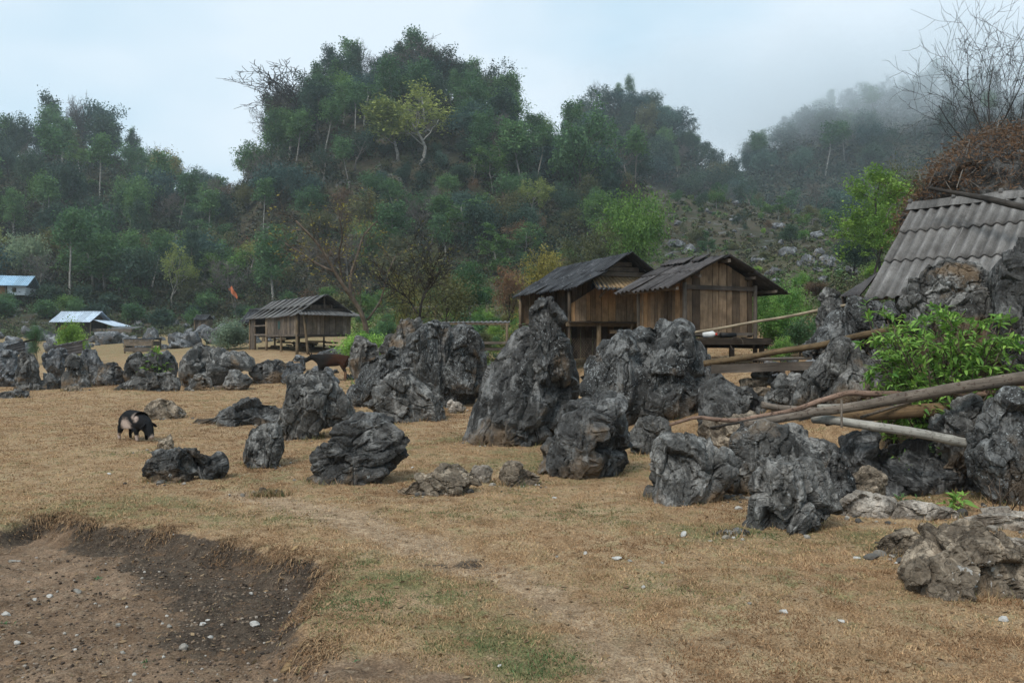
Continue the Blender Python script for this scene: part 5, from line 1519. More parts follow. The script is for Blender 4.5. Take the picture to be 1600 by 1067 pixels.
def proto(style, seed):
    key = (style, seed)
    if key in PROTO: return PROTO[key]
    o = STY[style]; rs = np.random.default_rng(seed * 7 + len(style))
    b = B(); tips = []
    grow(b, np.array([0, 0, -.3]), np.array([rs.normal() * .05, rs.normal() * .05, 1]), o['H'], o['r'], 0, o, rs, tips)
    V = np.concatenate(b.V); Fs = [np.concatenate(b.Q), np.concatenate(b.T)]
    t = np.array(tips)
    if o['nl']:
        c = np.repeat(t, o['nl'], 0)
        c = c + rs.normal(size=c.shape) * o['cr'] * np.array([1, 1, o.get('sq', .75)])
        c = c[c[:, 2] > .1]
        LV, LQ = leaves(c, o['ls'], rs, o.get('flat', .35))
        var = np.clip(np.repeat(rs.random(len(c)) * .4 + .6 * sstep(-.28, .28, fbm(c * 1.1 + seed, 4, 2)), 4), 0, 1)
    else:
        LV = None
    top = max(V[:, 2].max(), LV[:, 2].max() if LV is not None else 0)
    allv = V if LV is None else LV
    wid = max(np.percentile(np.abs(allv[:, 0]), 97), np.percentile(np.abs(allv[:, 1]), 97)) * 2
    k = 1.0 / top
    tm = mesh_data('trunk', V * k, Fs, True, {'g': np.concatenate(b.G), 'var': np.concatenate(b.R)})
    cm = None if LV is None else mesh_data('crown', LV * k, [LQ], False, {'var': var})
    PROTO[key] = (tm, cm, wid * k)
    return PROTO[key]

def set_mat(o, m):
    s = o.material_slots[0]
    s.link = 'OBJECT'; s.material = m

def tree(name, style, seed, loc, height, leaf, bark, label, cat, group=None, width=None, rz=None, lean=0):
    if loc[1] < 82 and style + '_near' in STY: style += '_near'
    tm, cm, wd = proto(style, seed)
    root = empty(name, loc, random.uniform(0, 6.28) if rz is None else rz, label=label, cat=cat, group=group)
    sxy = height if width is None else width / wd
    root.scale = (sxy, sxy, height)
    root.rotation_euler[0] = lean
    for me, nm, m in ((tm, 'trunk', M[bark]), (cm, 'crown', M['leaf_' + leaf] if leaf else None)):
        if me is None: continue
        if not me.materials: me.materials.append(m)
        o = bpy.data.objects.new(nm if style not in ('bush', 'bush_near', 'fine') else {'trunk': 'stems', 'crown': 'foliage'}[nm], me)
        C.collection.objects.link(o); o.parent = root
        set_mat(o, m)
    return root

def at_px(px, Y):
    x = (px - 800) / F * Y
    return np.array([x, Y, hz(x, Y)])
def tree_px(name, style, seed, px, Y, ytop, leaf, bark, label, cat='tree', group=None, wpx=None, **kw):
    p = at_px(px, Y)
    H = CAMZ - (ytop - HOR) / F * Y - p[2]
    return tree(name, style, seed, p - [0, 0, .05], H, leaf, bark, label, cat, group, None if wpx is None else wpx / F * Y, **kw)

# --- trees one can single out
tree_px('tree', 'open', 3, 655, 156, 118, 'ygreen', 'bark_pale', 'tall yellow green tree standing out in the dark middle of the central hill', wpx=150)
tree_px('tree', 'tall', 4, 622, 157, 150, 'ygreen', 'bark_pale', 'pale yellow green tree leaning against the taller one on the central hill', wpx=75)
tree_px('tree', 'open', 5, 910, 150, 148, 'mid', 'bark_dark', 'lone tall green tree with open crown right of the central hill top', wpx=105)
tree_px('tree', 'dome', 6, 905, 151, 190, 'mid', 'bark_dark', 'rounded green tree under the lone tall green tree', wpx=80)
tree_px('tree', 'layer', 7, 770, 150, 218, 'bright', 'bark_pale', 'bright green tree with layered boughs on the right shoulder of the central hill', wpx=62)
tree_px('tree', 'slender', 8, 618, 140, 278, 'mid', 'bark_pale', 'slender white stemmed tree with a small green crown low on the central hill', wpx=42)
tree_px('bare_tree', 'bare', 9, 470, 175, 100, None, 'bark_dark', 'big leafless dark tree reaching left from the skyline of the central hill', wpx=170)
tree_px('bare_tree', 'bare', 10, 662, 190, 58, None, 'bark_grey', 'fan shaped leafless grey tree on the very top of the central hill', wpx=110)
tree_px('bare_tree', 'bare', 11, 745, 188, 92, None, 'bark_grey', 'leafless grey tree at the right end of the central hill top', wpx=70)
tree_px('bare_tree', 'bare', 12, 125, 268, 140, None, 'bark_grey', 'leafless grey tree on the crest of the left hill', wpx=60)
tree_px('tree', 'slender', 13, 74, 266, 134, 'dark', 'bark_dark', 'thin dark tree poking above the crest of the left hill', wpx=32)
tree_px('tree', 'dome', 14, 160, 262, 152, 'blue', 'bark_dark', 'umbrella shaped dark tree on the crest of the left hill', wpx=62)
tree_px('tree', 'dome', 15, 258, 235, 226, 'yellow', 'bark_pale', 'yellowish tree on the right shoulder of the left hill', wpx=55)
tree_px('tree', 'layer', 16, 115, 190, 272, 'bright', 'bark_pale', 'light green flat topped tree halfway up the left hill', wpx=75)
tree_px('tree', 'dome', 17, 130, 132, 305, 'mid', 'bark_pale', 'broad bright green tree at the foot of the left hill', wpx=90)
tree_px('tree', 'tall', 18, 165, 118, 352, 'mid', 'bark_pale', 'tall green tree with a straight pale trunk before the left hill', wpx=65)
tree_px('tree', 'dome', 19, 25, 125, 345, 'pale', 'bark_pale', 'silvery green tree above the blue roofed house', wpx=85)
tree_px('tree', 'dome', 20, 985, 66, 272, 'bright', 'bark_dark', 'fresh green tree behind the two plank huts', wpx=120)
tree_px('tree', 'open', 21, 930, 52, 330, 'olive', 'bark_dark', 'dark branched olive tree spreading over the left plank hut roof', wpx=150)
tree_px('tree', 'twiggy', 22, 835, 44, 372, 'yellow', 'bark_dark', 'yellowish bush tree left of the left plank hut', wpx=100)
tree_px('tree', 'twiggy', 23, 795, 50, 405, 'rust', 'bark_dark', 'rusty leaved bush tree beside the yellowish one', wpx=70)
tree_px('tree', 'layer', 24, 1375, 46, 262, 'lime', 'bark_dark', 'feathery lime green tree left of the corrugated roof', wpx=120)
tree_px('tree', 'layer', 25, 1362, 44, 320, 'lime', 'bark_dark', 'lower lime green tree in front of the feathery one', wpx=110)
tree_px('tree', 'dome', 26, 1408, 52, 232, 'olive', 'bark_dark', 'round dark olive tree behind the feathery lime tree', wpx=75)
tree_px('tree', 'dome', 27, 1330, 60, 355, 'dark', 'bark_dark', 'dark green bush tree at the foot of the lime trees', wpx=70)
tree_px('tree', 'twiggy', 28, 690, 36, 392, 'olive', 'bark_dark', 'sapling with sparse olive leaves growing above the jagged rock crest', wpx=110)
tree_px('tree', 'twiggy', 29, 640, 44, 412, 'yellow', 'bark_dark', 'yellowing thin bush between the crooked tree and the rock crest', wpx=90)
tree_px('tree', 'tall', 31, 735, 55, 402, 'mid', 'bark_pale', 'young green tree with upright shoots in the middle of the green bushes', wpx=60)
tree_px('tree', 'dome', 32, 1222, 22.5, 418, 'shrub', 'bark_brown', 'leafy green bush tree right of the right plank hut', wpx=95)
tree_px('tree', 'fine', 33, 1215, 20.5, 470, 'shrub', 'bark_brown', 'low leafy plant under the eave of the right plank hut', cat='plant', wpx=75)
tree_px('tree', 'bush', 34, 120, 42, 488, 'lime', 'bark_brown', 'bright green sapling in front of the white roofed house', wpx=48)
tree_px('tree', 'twiggy', 35, 58, 42, 498, 'mid', 'bark_brown', 'small dark sapling on a bent stem left of the bright green sapling', wpx=32)
tree_px('bush', 'bush', 36, 356, 47, 488, 'pale', 'bark_brown', 'bean vine on a rack in front of the dark roofed hut', cat='bush', wpx=56)
# the tall leafless tree over the vine mound
p = at_px(1540, 27)
for i, (px, yt, Y, w, sd, lab) in enumerate(((1545, -25, 25, 280, 41, 'tall leafless tree with fine upright twigs above the vine covered mound'), (1475, 120, 26, 150, 42, 'smaller leafless tree leaning left from the vine covered mound'), (1600, 20, 27, 200, 43, 'leafless tree cut by the right edge above the vine covered mound'))):
    tree_px('bare_tree', 'bare_fine', sd, px, Y, yt, None, 'bark_dark', lab, wpx=w)

# --- crooked tree between the field hut and the huts on the right (limbs follow the photograph)
def limb_tree(name, label, cat, limbs, Y, bark, leaf, seed, nleaf, ls, kid):
    rs = np.random.default_rng(seed)
    b = B(); tips = []
    base = px3(*limbs[0][0][0], Y); base[2] = hz(base[0], Y) - .1
    for pts, r0, r1, dy in limbs:
        P = np.array([px3(q[0], q[1], Y + dy * i / (len(pts) - 1)) for i, q in enumerate(pts)])
        if pts is limbs[0][0]: P[0] = base
        t = np.linspace(0, 1, len(P)); tt = np.linspace(0, 1, 14)
        P = np.stack([np.interp(tt, t, P[:, k]) for k in range(3)], 1)
        for it in range(2): P[1:-1] = (P[:-2] + 2 * P[1:-1] + P[2:]) / 4
        b.tube(P, np.linspace(r0, r1, 14), 8, rough=.08)
        for i in range(3, 14):
            for q in range(kid):
                d = unit(P[min(i, 13)] - P[i - 1]); e = unit(np.cross(d, rs.normal(size=3)))
                nd = unit(d * .7 + e * .9 + np.array([0, 0, .15]))
                grow(b, P[i], nd, rs.uniform(.5, 1.3), max(r1 * .55, .014), 1, dict(lv=3, kids=(0, 5, 3), ang=(0, 42, 40), len=(0, .6, .5), up=(0, .04, .02, 0), wob=.17, rad=.55, rmin=.008, **{'from': (0, .2, .2)}), rs, tips)
    root = empty(name, base, label=label, cat=cat)
    b.build('trunk', M[bark], root, base, smooth=True)
    if nleaf:
        t = np.array(tips)
        c = t[rs.integers(0, len(t), nleaf)] + rs.normal(size=(nleaf, 3)) * .07
        LV, LQ = leaves(c - base, ls, rs, .3)
        link('crown', mesh_data('crown', LV, [LQ], False, {'var': np.repeat(rs.random(nleaf), 4)}), M['leaf_' + leaf], root)
    return root
limb_tree('crooked_tree', 'crooked tree with bare spreading boughs and few yellow leaves beside the field hut', 'tree',
  [([(577, 532), (574, 500), (556, 474), (540, 450), (524, 430), (512, 400), (490, 372), (462, 345)], .13, .04, -2),
   ([(548, 462), (546, 430), (560, 396), (566, 368), (590, 345)], .08, .03, 2), ([(520, 424), (494, 412), (470, 395), (445, 380)], .06, .025, 1),
   ([(536, 444), (528, 400), (536, 370), (530, 338)], .06, .025, -1), ([(574, 500), (596, 470), (604, 430), (618, 400)], .055, .025, 1.5)], 37, 'bark_brown', 'yellow', 61, 900, .12, 1)
limb_tree('rock_sapling', 'thin dark sapling rising from the jagged rock crest', 'tree', [([(648, 512), (656, 480), (664, 455), (680, 432)], .05, .015, .5), ([(652, 490), (640, 470), (628, 455)], .03, .012, .3), ([(660, 470), (668, 450), (672, 425)], .025, .01, .3)], 22.6, 'bark_dark', 'olive', 62, 420, .10, 1)

# --- forest on the hills: trees of a kind, told apart only by hill and height
KINDS_ = [  # style, leaf, bark, words
 ('dome', 'dark', 'bark_dark', 'dark round evergreen tree'), ('dome', 'blue', 'bark_dark', 'bluish dark evergreen tree'), ('tall', 'dark', 'bark_grey', 'tall dark tree'),
 ('open', 'dark', 'bark_grey', 'loose crowned dark tree'), ('dome', 'mid', 'bark_grey', 'mid green round tree'), ('tall', 'mid', 'bark_pale', 'tall mid green tree'), ('layer', 'mid', 'bark_pale', 'flat topped green tree'),
 ('twiggy', 'olive', 'bark_grey', 'olive brown scrub tree'), ('twiggy', 'brown', 'bark_grey', 'brown leaved scrub tree'), ('slender', 'mid', 'bark_pale', 'slender pale stemmed tree'), ('bare', None, 'bark_grey', 'leafless grey tree'), ('dome', 'olive', 'bark_grey', 'olive round tree'),
 ('layer', 'bright', 'bark_pale', 'bright green flat topped tree'), ('dome', 'bright', 'bark_pale', 'bright green round tree'),
 ('open', 'ygreen', 'bark_pale', 'yellow green tree'), ('twiggy', 'rust', 'bark_grey', 'rusty scrub tree')]
def forest(n, pxr, Yr, zone, weights, Hr, seed, mind=4.5, cond=None, wr=(.7, 1.15)):
    rs = np.random.default_rng(seed); got = []; k = 0
    w = np.array(list(weights) + [0] * (len(KINDS_) - len(weights)), float); w /= w.sum()
    while len(got) < n and k < n * 60:
        k += 1
        px, Y = rs.uniform(*pxr), math.exp(rs.uniform(math.log(Yr[0]), math.log(Yr[1])))
        if cond and not cond(px, Y): continue
        p = at_px(px, Y)
        if any((p[0] - q[0]) ** 2 + (p[1] - q[1]) ** 2 < mind ** 2 for q in got): continue
        got.append(p)
        st, lf, bk, wd = KINDS_[rs.choice(len(KINDS_), p=w)]
        H = rs.uniform(*Hr) * {'slender': 1.4, 'tall': 1.15, 'twiggy': .62, 'bare': .95}.get(st, 1)
        _, _, wd0 = proto(st, int(rs.integers(1, 4)))
        tree(*{'bare': ('bare_tree',), 'twiggy': ('scrub_tree',), 'slender': ('slender_tree',)}.get(st, ('evergreen_tree',) if lf in ('dark', 'blue') else ('tree',)), st, int(rs.integers(1, 4)), p - [0, 0, .2], H, lf, bk, f'{wd} {zone}', {'bare': 'bare tree', 'twiggy': 'scrub tree', 'slender': 'slender tree'}.get(st, 'evergreen tree' if lf in ('dark', 'blue') else 'tree'), f'{wd}s {zone}', None if st in ('slender',) else wd0 * H * rs.uniform(*wr))
WD = [3.5, 4, 4, 4, 3, 3, 2, .8, .6, 4, 2.6, 1.0, .7, .5, .6, .3]
WL = [2, 3, 2, 3, 3, 3, 2.4, 1.0, .9, 3.2, 2.0, 1.4, 1.4, 1.0, .9, .4]
WS = [1.2, .5, .5, 1, 2.4, 1.4, 1.4, 3.2, 2.2, 1.6, 1.4, 2, 1.2, .8, .9, 1.8]
forest(66, (430, 800), (150, 206), 'on the upper central hill', WD, (8, 12.5), 1, 5.2, lambda px, Y: not (575 < px < 725 and Y < 168))
def crest(pxs, Yr, zone, weights, Hr, seed):
    rs = np.random.default_rng(seed); w = np.array(list(weights) + [0] * (len(KINDS_) - len(weights)), float); w /= w.sum()
    Yc = np.linspace(*Yr, 60)
    for px in pxs:
        px = px + rs.uniform(-6, 6)
        zz = h((px - 800) / F * Yc, Yc, False); Y = Yc[np.argmax((zz - CAMZ) / Yc)] + rs.uniform(-3, 4)
        p = at_px(px, Y); st, lf, bk, wd = KINDS_[rs.choice(len(KINDS_), p=w)]
        H = rs.uniform(*Hr); _, _, wd0 = proto(st, int(rs.integers(1, 4)))
        tree(*{'bare': ('bare_tree',), 'slender': ('slender_tree',)}.get(st, ('evergreen_tree',) if lf in ('dark', 'blue') else ('tree',)), st, int(rs.integers(1, 4)), p - [0, 0, .2], H, lf, 'bark_dark' if st == 'bare' else bk,
             f'{wd} {zone}', {'bare': 'bare tree', 'slender': 'slender tree'}.get(st, 'evergreen tree' if lf in ('dark', 'blue') else 'tree'), f'{wd}s {zone}', wd0 * H * rs.uniform(.6, .95))
crest(range(425, 800, 15), (165, 225), 'on the skyline of the central hill', [.6, .6, 2.5, 5, 0, 1.5, .6, 0, 0, 2.2, 4.5, 0, 0, 0], (9, 17), 13)
crest(range(-20, 330, 17), (180, 290), 'on the skyline of the left hill', [.8, .8, 2, 3.5, .5, 1.5, .8, 0, 0, 2.0, 5, 0, 0, 0], (9, 17), 15)
crest(range(890, 1130, 20), (285, 345), 'on the skyline of the misty hill behind', [1, 1, 2, 4, .5, 1, 0, 0, 0, 2.5, 3, 0, 0, 0], (11, 19), 16)
crest(range(1170, 1480, 22), (340, 440), 'on the skyline of the far misty hill', [1, 1, 2, 4, .5, 1, 0, 0, 0, 2.5, 3, 0, 0, 0], (12, 21), 17)
forest(26, (575, 725), (138, 162), 'below the yellow green tree on the central hill', [4, 4, 0, 1, 2, 0, 1, 2, .6, 0, 0, 1, 0, 0], (3.5, 5.5), 14, 3.4)
forest(26, (780, 1000), (145, 200), 'on the right shoulder of the central hill', WD, (8, 13), 2, 5)
forest(60, (300, 960), (113, 150), 'on the lower central hill', WS, (6, 10), 3, 4.6, lambda px, Y: (px < 820 or Y > 122) and not (590 < px < 720 and Y > 140))
forest(16, (330, 450), (150, 215), 'on the left flank of the central hill', WD, (8, 12), 4, 5)
forest(54, (-60, 330), (160, 275), 'on the upper left hill', WL, (9, 14), 5, 6.5)
forest(36, (-60, 330), (114, 160), 'at the foot of the left hill', WL, (7, 11), 6, 5)
forest(10, (270, 400), (225, 300), 'in the notch between the hills', [1, 1, 2, 2, 1, 1, 1, 1, 1, 2, 3, 1, 0, 0], (8, 13), 7, 5)
forest(24, (1040, 1300), (100, 180), 'on the stony slope behind the plank huts', [.5, .5, .3, .5, 2, .5, 2, 3, 2, .5, .6, 2, 1, 1], (3, 5.5), 8, 6)
forest(40, (900, 1150), (285, 335), 'on the misty hill behind', [3, 4, 3, 3, 1, 1, 1, 0, 0, 2, 1.5, 1, 0, 0], (11, 17), 9, 7)
forest(46, (1130, 1560), (330, 430), 'on the far misty hill at the right', [3, 4, 3, 3, 1, 1, 1, 0, 0, 2, 1.5, 1, 0, 0], (12, 19), 10, 9, lambda px, Y: px > 1165)
forest(14, (1150, 1330), (180, 260), 'in the valley below the far misty hill', [2, 2, 2, 2, 1, 1, 1, 2, 1, 2, 1, 1, 0, 0], (7, 11), 12, 7)
# shrubs in the green patch and on the slopes
def shrubs(n, pxr, Yr, zone, leafs, Hr, seed, mind, style='bush'):
    rs = np.random.default_rng(seed); got = []; k = 0
    while len(got) < n and k < n * 60:
        k += 1
        p = at_px(rs.uniform(*pxr), rs.uniform(*Yr))
        if any((p[0] - q[0]) ** 2 + (p[1] - q[1]) ** 2 < mind ** 2 for q in got): continue
        got.append(p); lf = leafs[rs.integers(len(leafs))]
        H = rs.uniform(*Hr); _, _, w0 = proto(style, int(rs.integers(1, 4)))
        wd = {'shrub': 'green', 'mid': 'mid green', 'lime': 'lime green', 'olive': 'olive', 'yellow': 'yellowish', 'bright': 'bright green', 'brown': 'brown', 'dark': 'dark green'}[lf]
        tree('shrub', style, int(rs.integers(1, 4)), p - [0, 0, .05], H, lf, 'bark_brown', f'{wd} shrub {zone}', 'shrub', f'{wd} shrubs {zone}', w0 * H * rs.uniform(.8, 1.3))
shrubs(46, (560, 830), (34, 72), 'in the green patch left of the plank huts', ['shrub', 'lime', 'olive', 'yellow', 'mid', 'bright'], (.8, 1.9), 21, 1.5)
shrubs(26, (-40, 470), (100, 118), 'along the foot of the wooded hills', ['mid', 'dark', 'olive', 'bright', 'mid', 'dark'], (1.6, 3.6), 22, 3.2)
shrubs(34, (470, 960), (80, 114), 'below the central hill', ['mid', 'dark', 'olive', 'bright', 'brown'], (1.8, 3.8), 23, 3.4)
shrubs(40, (1030, 1420), (45, 150), 'among the stones of the right hand slope', ['mid', 'bright', 'olive', 'lime', 'shrub', 'brown'], (.6, 1.7), 24, 3.0)
shrubs(18, (1180, 1420), (18, 40), 'behind the smooth grey rocks', ['shrub', 'mid', 'olive', 'bright'], (.5, 1.1), 25, 1.2, 'fine')
shrubs(14, (840, 1000), (30, 60), 'behind the left plank hut', ['olive', 'yellow', 'mid', 'dark'], (1.4, 3.0), 26, 2.2)

# --- undergrowth that reads as one mass
def mass(name, label, n, pxr, Yr, seed, hr, per, size, cols, cond=None, kind='stuff', cat='undergrowth'):
    rs = np.random.default_rng(seed)
    px = rs.uniform(*pxr, n); Y = np.exp(rs.uniform(math.log(Yr[0]), math.log(Yr[1]), n))
    if cond is not None:
        k = cond(px, Y); px, Y = px[k], Y[k]
    x = (px - 800) / F * Y; z = h(x, Y, False)
    n = len(x)
    hh = rs.uniform(*hr, n) * (Y / np.sqrt(Yr[0] * Yr[1])) ** .3
    cen = np.repeat(np.stack([x, Y, z + hh * .45], 1), per, 0)
    off = unit(rs.normal(size=(n * per, 3))) * (rs.random((n * per, 1)) ** .45)
    H = np.repeat(hh, per)[:, None]
    P = cen + off * H * np.array([.75, .75, .6])
    sz = size * np.repeat((Y / np.sqrt(Yr[0] * Yr[1])), per)
    V, Q = leaves(P, sz, rs, .3)
    hue = np.repeat(vnoise(np.stack([x * .11, Y * .11, Y * 0], 1), seed) * .5 + .5 + rs.normal(size=n) * .22, per)
    m, nt, b = new_mat(name, .75, .1)
    oi = attr(nt, 'var'); hu = attr(nt, 'hue')
    col = ramp(nt, hu.outputs['Fac'], [(i / (len(cols) - 1), c) for i, c in enumerate(cols)])
    col = mix(nt, 1, col, ramp(nt, oi.outputs['Fac'], [(0, .6), (1, 1.5)]), 'MULTIPLY')
    nt.links.new(col, b.inputs['Base Color'])
    me = mesh_data(name, V, [Q], False, {'var': np.repeat(rs.random(len(P)), 4), 'hue': np.clip(np.repeat(hue, 4), 0, 1)})
    o = link(name, me, m)
    return tag(o, label, cat, kind=kind)
UC = [(.014, .026, .019), (.020, .036, .022), (.032, .044, .022), (.055, .042, .026), (.034, .062, .026)]
mass('undergrowth', 'dense dark scrub covering the wooded hills', 6800, (-80, 1010), (108, 290), 31, (1.6, 3.4), 46, .55, UC, lambda p, y: (p < 1000) & ~((p > 330) & (y > 225)))
mass('far_woods', 'forest on the far misty hills that reads as one mass', 2600, (860, 1620), (225, 450), 32, (4, 8), 46, 1.25, [(.024, .040, .03), (.032, .05, .034), (.05, .055, .036)], lambda p, y: (p > 880) & ((y > 285) | (p > 1120)))
mass('slope_weeds', 'low weeds and grass covering the stony right hand slope', 2600, (1000, 1480), (28, 175), 33, (.3, .8), 30, .22, [(.05, .06, .03), (.10, .085, .05), (.06, .10, .035), (.10, .15, .05)])
mass('patch_weeds', 'fresh green weeds in the patch behind the rocks', 2600, (545, 960), (27, 112), 34, (.25, .6), 34, .13, [(.06, .09, .03), (.11, .17, .045), (.15, .2, .06), (.12, .11, .05)])
mass('foot_weeds', 'low scrub among the stones at the foot of the hills', 800, (-60, 700), (80, 114), 35, (.4, 1.0), 34, .26, [(.05, .065, .03), (.08, .08, .045), (.06, .10, .04)])

# --- stones scattered over the slopes
SB = []
for q in range(7):
    S, Fc = ico(4); rs = np.random.default_rng(900 + q)
    V = S * np.array([1, rs.uniform(.7, 1), rs.uniform(.5, .8)]) * .5
    for f in range(9):
        nn = unit(rs.normal(size=3)); dd = (V @ nn).max() * rs.uniform(.6, .85); V = V - (np.clip(V @ nn - dd, 0, None) * .9)[:, None] * nn
    V = roughen(V, Fc, .8, 900 + q, 1.2, .8, (1, 1, .8))
    me = mesh_data('boulder', V, [Fc], True, {'low': np.clip(.4 - V[:, 2], 0, 1)})
    me.materials.append(M['rock_far']); SB.append(me)
def scatter(n, pxr, Yr, sr, zone, seed, dark=False, cond=None):
    rs = np.random.default_rng(seed); k = 0
    while k < n:
        px, Y = rs.uniform(*pxr), math.exp(rs.uniform(math.log(Yr[0]), math.log(Yr[1])))
        if cond and not cond(px, Y): continue
        k += 1
        p = at_px(px, Y); s = sr[0] * (sr[1] / sr[0]) ** (rs.random() ** 1.6)
        o = bpy.data.objects.new('boulder', SB[rs.integers(7)]); C.collection.objects.link(o)
        o.location = p + [0, 0, .12 * s]; o.scale = (s * rs.uniform(.8, 1.3), s, s * rs.uniform(.7, 1.2)); o.rotation_euler = (rs.normal() * .2, rs.normal() * .2, rs.uniform(0, 6.28))
        tag(o, f'grey limestone boulder lying {zone}', 'rock', f'grey boulders {zone}')
scatter(135, (-30, 470), (52, 110), (.5, 2.6), 'on the stony slope round the far village houses', 51, cond=lambda px, Y: not (60 < px < 215 and 85 < Y < 99) and not (px < 70 and Y > 104) and not (370 < px < 560 and Y < 52))
scatter(95, (1030, 1340), (60, 180), (.6, 2.6), 'on the open slope behind the plank huts', 52)
scatter(22, (760, 880), (26, 40), (.3, .9), 'by the path under the open shed', 53)
scatter(22, (1190, 1350), (14.5, 24), (.3, 1.0), 'between the right plank hut and the corrugated roof', 54)
scatter(16, (480, 620), (27, 36), (.3, .9), 'round the crooked tree behind the cow', 55)

# --- the vine covered mound at the upper right
mp_ = at_px(1590, 23)
V, Fc, lo = lump([(1435, 335), (1448, 302), (1475, 278), (1505, 254), (1550, 232), (1605, 216), (1680, 208), (1760, 250), (1760, 360), (1430, 360)], 21, (1600, 300), dr=1.0, k=5, seed=401, amp=.8)
mr = empty('vine_mound', (mp_[0], 23, mp_[2]), label='mound smothered in dry rust brown vines above the corrugated roof', cat='mound')
og = np.array(mr.location)
V2 = V.copy(); V2[:, 2] = np.where(V[:, 2] < V[:, 2].min() + 1.0, og[2] - .5, V[:, 2])
link('rock_core', mesh_data('rock_core', V2 - og, [Fc], True, {'low': lo}), M['rock_dark'], mr)
rs = np.random.default_rng(5)
pick = V2[Fc[rs.integers(0, len(Fc), 26000), 0]]
c = pick + rs.normal(size=pick.shape) * .14 + unit(pick - V2.mean(0)) * .12
LV, LQ = leaves(c - og, .12, rs, .1, .22)
link('dry_vines', mesh_data('dry_vines', LV, [LQ], False, {'var': np.repeat(rs.random(len(c)), 4)}), M['leaf_rust'], mr)
b = B()
for q in range(700):
    p = pick[q * 7] + rs.normal(size=3) * .1; d = unit(rs.normal(size=3) * [1, .6, .7]); L = rs.uniform(.4, 1.1)
    b.tube([p - d * L / 2, p + rs.normal(size=3) * .1 + unit(p - V2.mean(0)) * .2, p + d * L / 2 - [0, 0, .15]], .012, 3)
b.build('vine_stems', M['bark_grey'], mr, og)['kind'] = 'stuff'

# --- the leafy shrub by the corrugated roof, with its long narrow leaves
def leafy(name, label, stems, Y, nst, leaf_len, per, leaf, seed, spread, base, hgt):
    rs = np.random.default_rng(seed)
    base = np.array([base[0], base[1], hz(base[0], base[1]) - .05])
    root = empty(name, base, label=label, cat='shrub')
    b = B(); LVs, n, var = [], 0, []
    LQs = []
    for s in range(nst):
        tgt = base + np.array([rs.uniform(-1, 1) * spread[0], rs.uniform(-1, 1) * spread[1], hgt * rs.uniform(.35, 1.0) ** .8])
        p0 = base + rs.normal(size=3) * [min(.12, spread[0] * .25), min(.1, spread[1] * .25), 0]
        t = np.linspace(0, 1, 9)[:, None]
        mid = (p0 + tgt) / 2 + np.array([0, 0, .12 * hgt]) + rs.normal(size=3) * min(.08, .1 * hgt)
        P = (1 - t) ** 2 * p0 + 2 * t * (1 - t) * mid + t ** 2 * tgt
        b.tube(P, np.linspace(min(.014, hgt * .02), min(.004, hgt * .008), 9), 5)
        for tw in range(5):
            i = rs.integers(3, 9); d = unit(rs.normal(size=3) + [0, 0, .5]); L = rs.uniform(.12, .34) * min(1, hgt * 1.4 + .1)
            Q = np.array([P[i], P[i] + d * L * .5, P[i] + d * L + [0, 0, -.02]])
            b.tube(Q, np.array([.005, .004, .002]) * min(1, hgt * 2), 4)
            for q in range(per):
                c = Q[0] + (Q[2] - Q[0]) * rs.uniform(.25, 1.05)
                u = unit(rs.normal(size=3) * [1, 1, .6] + d * .8 + [0, 0, -.05]); w = unit(np.cross(u, [rs.normal() * .4, rs.normal() * .4, 1])); up = np.cross(w, u)
                l = leaf_len * rs.uniform(.6, 1.25); wd = l * .145
                Lv = np.array([c, c + u * l * .35 + w * wd + up * wd * .35, c + u * l * .4 - up * l * .02, c + u * l * .35 - w * wd + up * wd * .35,
                               c + u * l * .7 + w * wd * .7 - up * l * .04, c + u * l * .72 - up * l * .07, c + u * l * .7 - w * wd * .7 - up * l * .04, c + u * l - up * l * .16])
                LVs.append(Lv); LQs += [(n, n + 1, n + 2, n), (n, n + 2, n + 3, n)]
                var += [rs.random() * .6 + (.4 if q > per - 3 else 0)] * 8
                n += 8
    V = np.concatenate(LVs) - base
    k = np.arange(0, n, 8)
    tri = np.concatenate([np.stack([k, k + 1, k + 2], 1), np.stack([k, k + 2, k + 3], 1), np.stack([k + 4, k + 7, k + 5], 1), np.stack([k + 5, k + 7, k + 6], 1)])
    qd = np.concatenate([np.stack([k + 1, k + 4, k + 5, k + 2], 1), np.stack([k + 2, k + 5, k + 6, k + 3], 1)])
    b.build('stems', M['bark_brown'], root, base, smooth=True)
    link('foliage', mesh_data('foliage', V, [qd, tri], True, {'var': np.clip(np.array(var), 0, 1)}), M['leaf_' + leaf], root)
    return root
leafy('leafy_shrub', 'lush green shrub with long narrow leaves behind the long grey pole', None, 10, 84, .115, 14, 'shrub', 71, (.9, .5), px3(1478, 600, 9.7)[:2], 1.95)
leafy('leafy_shrub', 'spindly leafy shoots left of the lush shrub, before the dark rock', None, 10, 12, .10, 8, 'lime', 72, (.28, .25), px3(1390, 600, 10.2)[:2], .95)
leafy('leafy_shrub', 'small leafy sprig in front of the corrugated roof corner', None, 11, 7, .10, 8, 'lime', 73, (.22, .15), px3(1400, 480, 11.3)[:2], 1.35)
leafy('leafy_shrub', 'leafy green cover under the whitish bamboo pole', None, 9, 30, .06, 12, 'shrub', 74, (.75, .18), px3(1420, 660, 9.35)[:2], .42)
leafy('leafy_shrub', 'leafy twigs reaching in at the right edge behind the long grey pole', None, 9, 12, .10, 9, 'shrub', 75, (.45, .25), px3(1575, 600, 9.5)[:2], .75)
leafy('weed_plant', 'small bright green weed beside the peeling branch below the lichen spotted slab', None, 10, 5, .09, 6, 'lime', 76, (.08, .08), px3(1088, 680, 10.4)[:2], .22)
leafy('weed_plant', 'broad leaved green weed in the dark hollow of the long rock wall', None, 8, 3, .11, 4, 'shrub', 77, (.08, .05), px3(1495, 790, 8.1)[:2], .2)
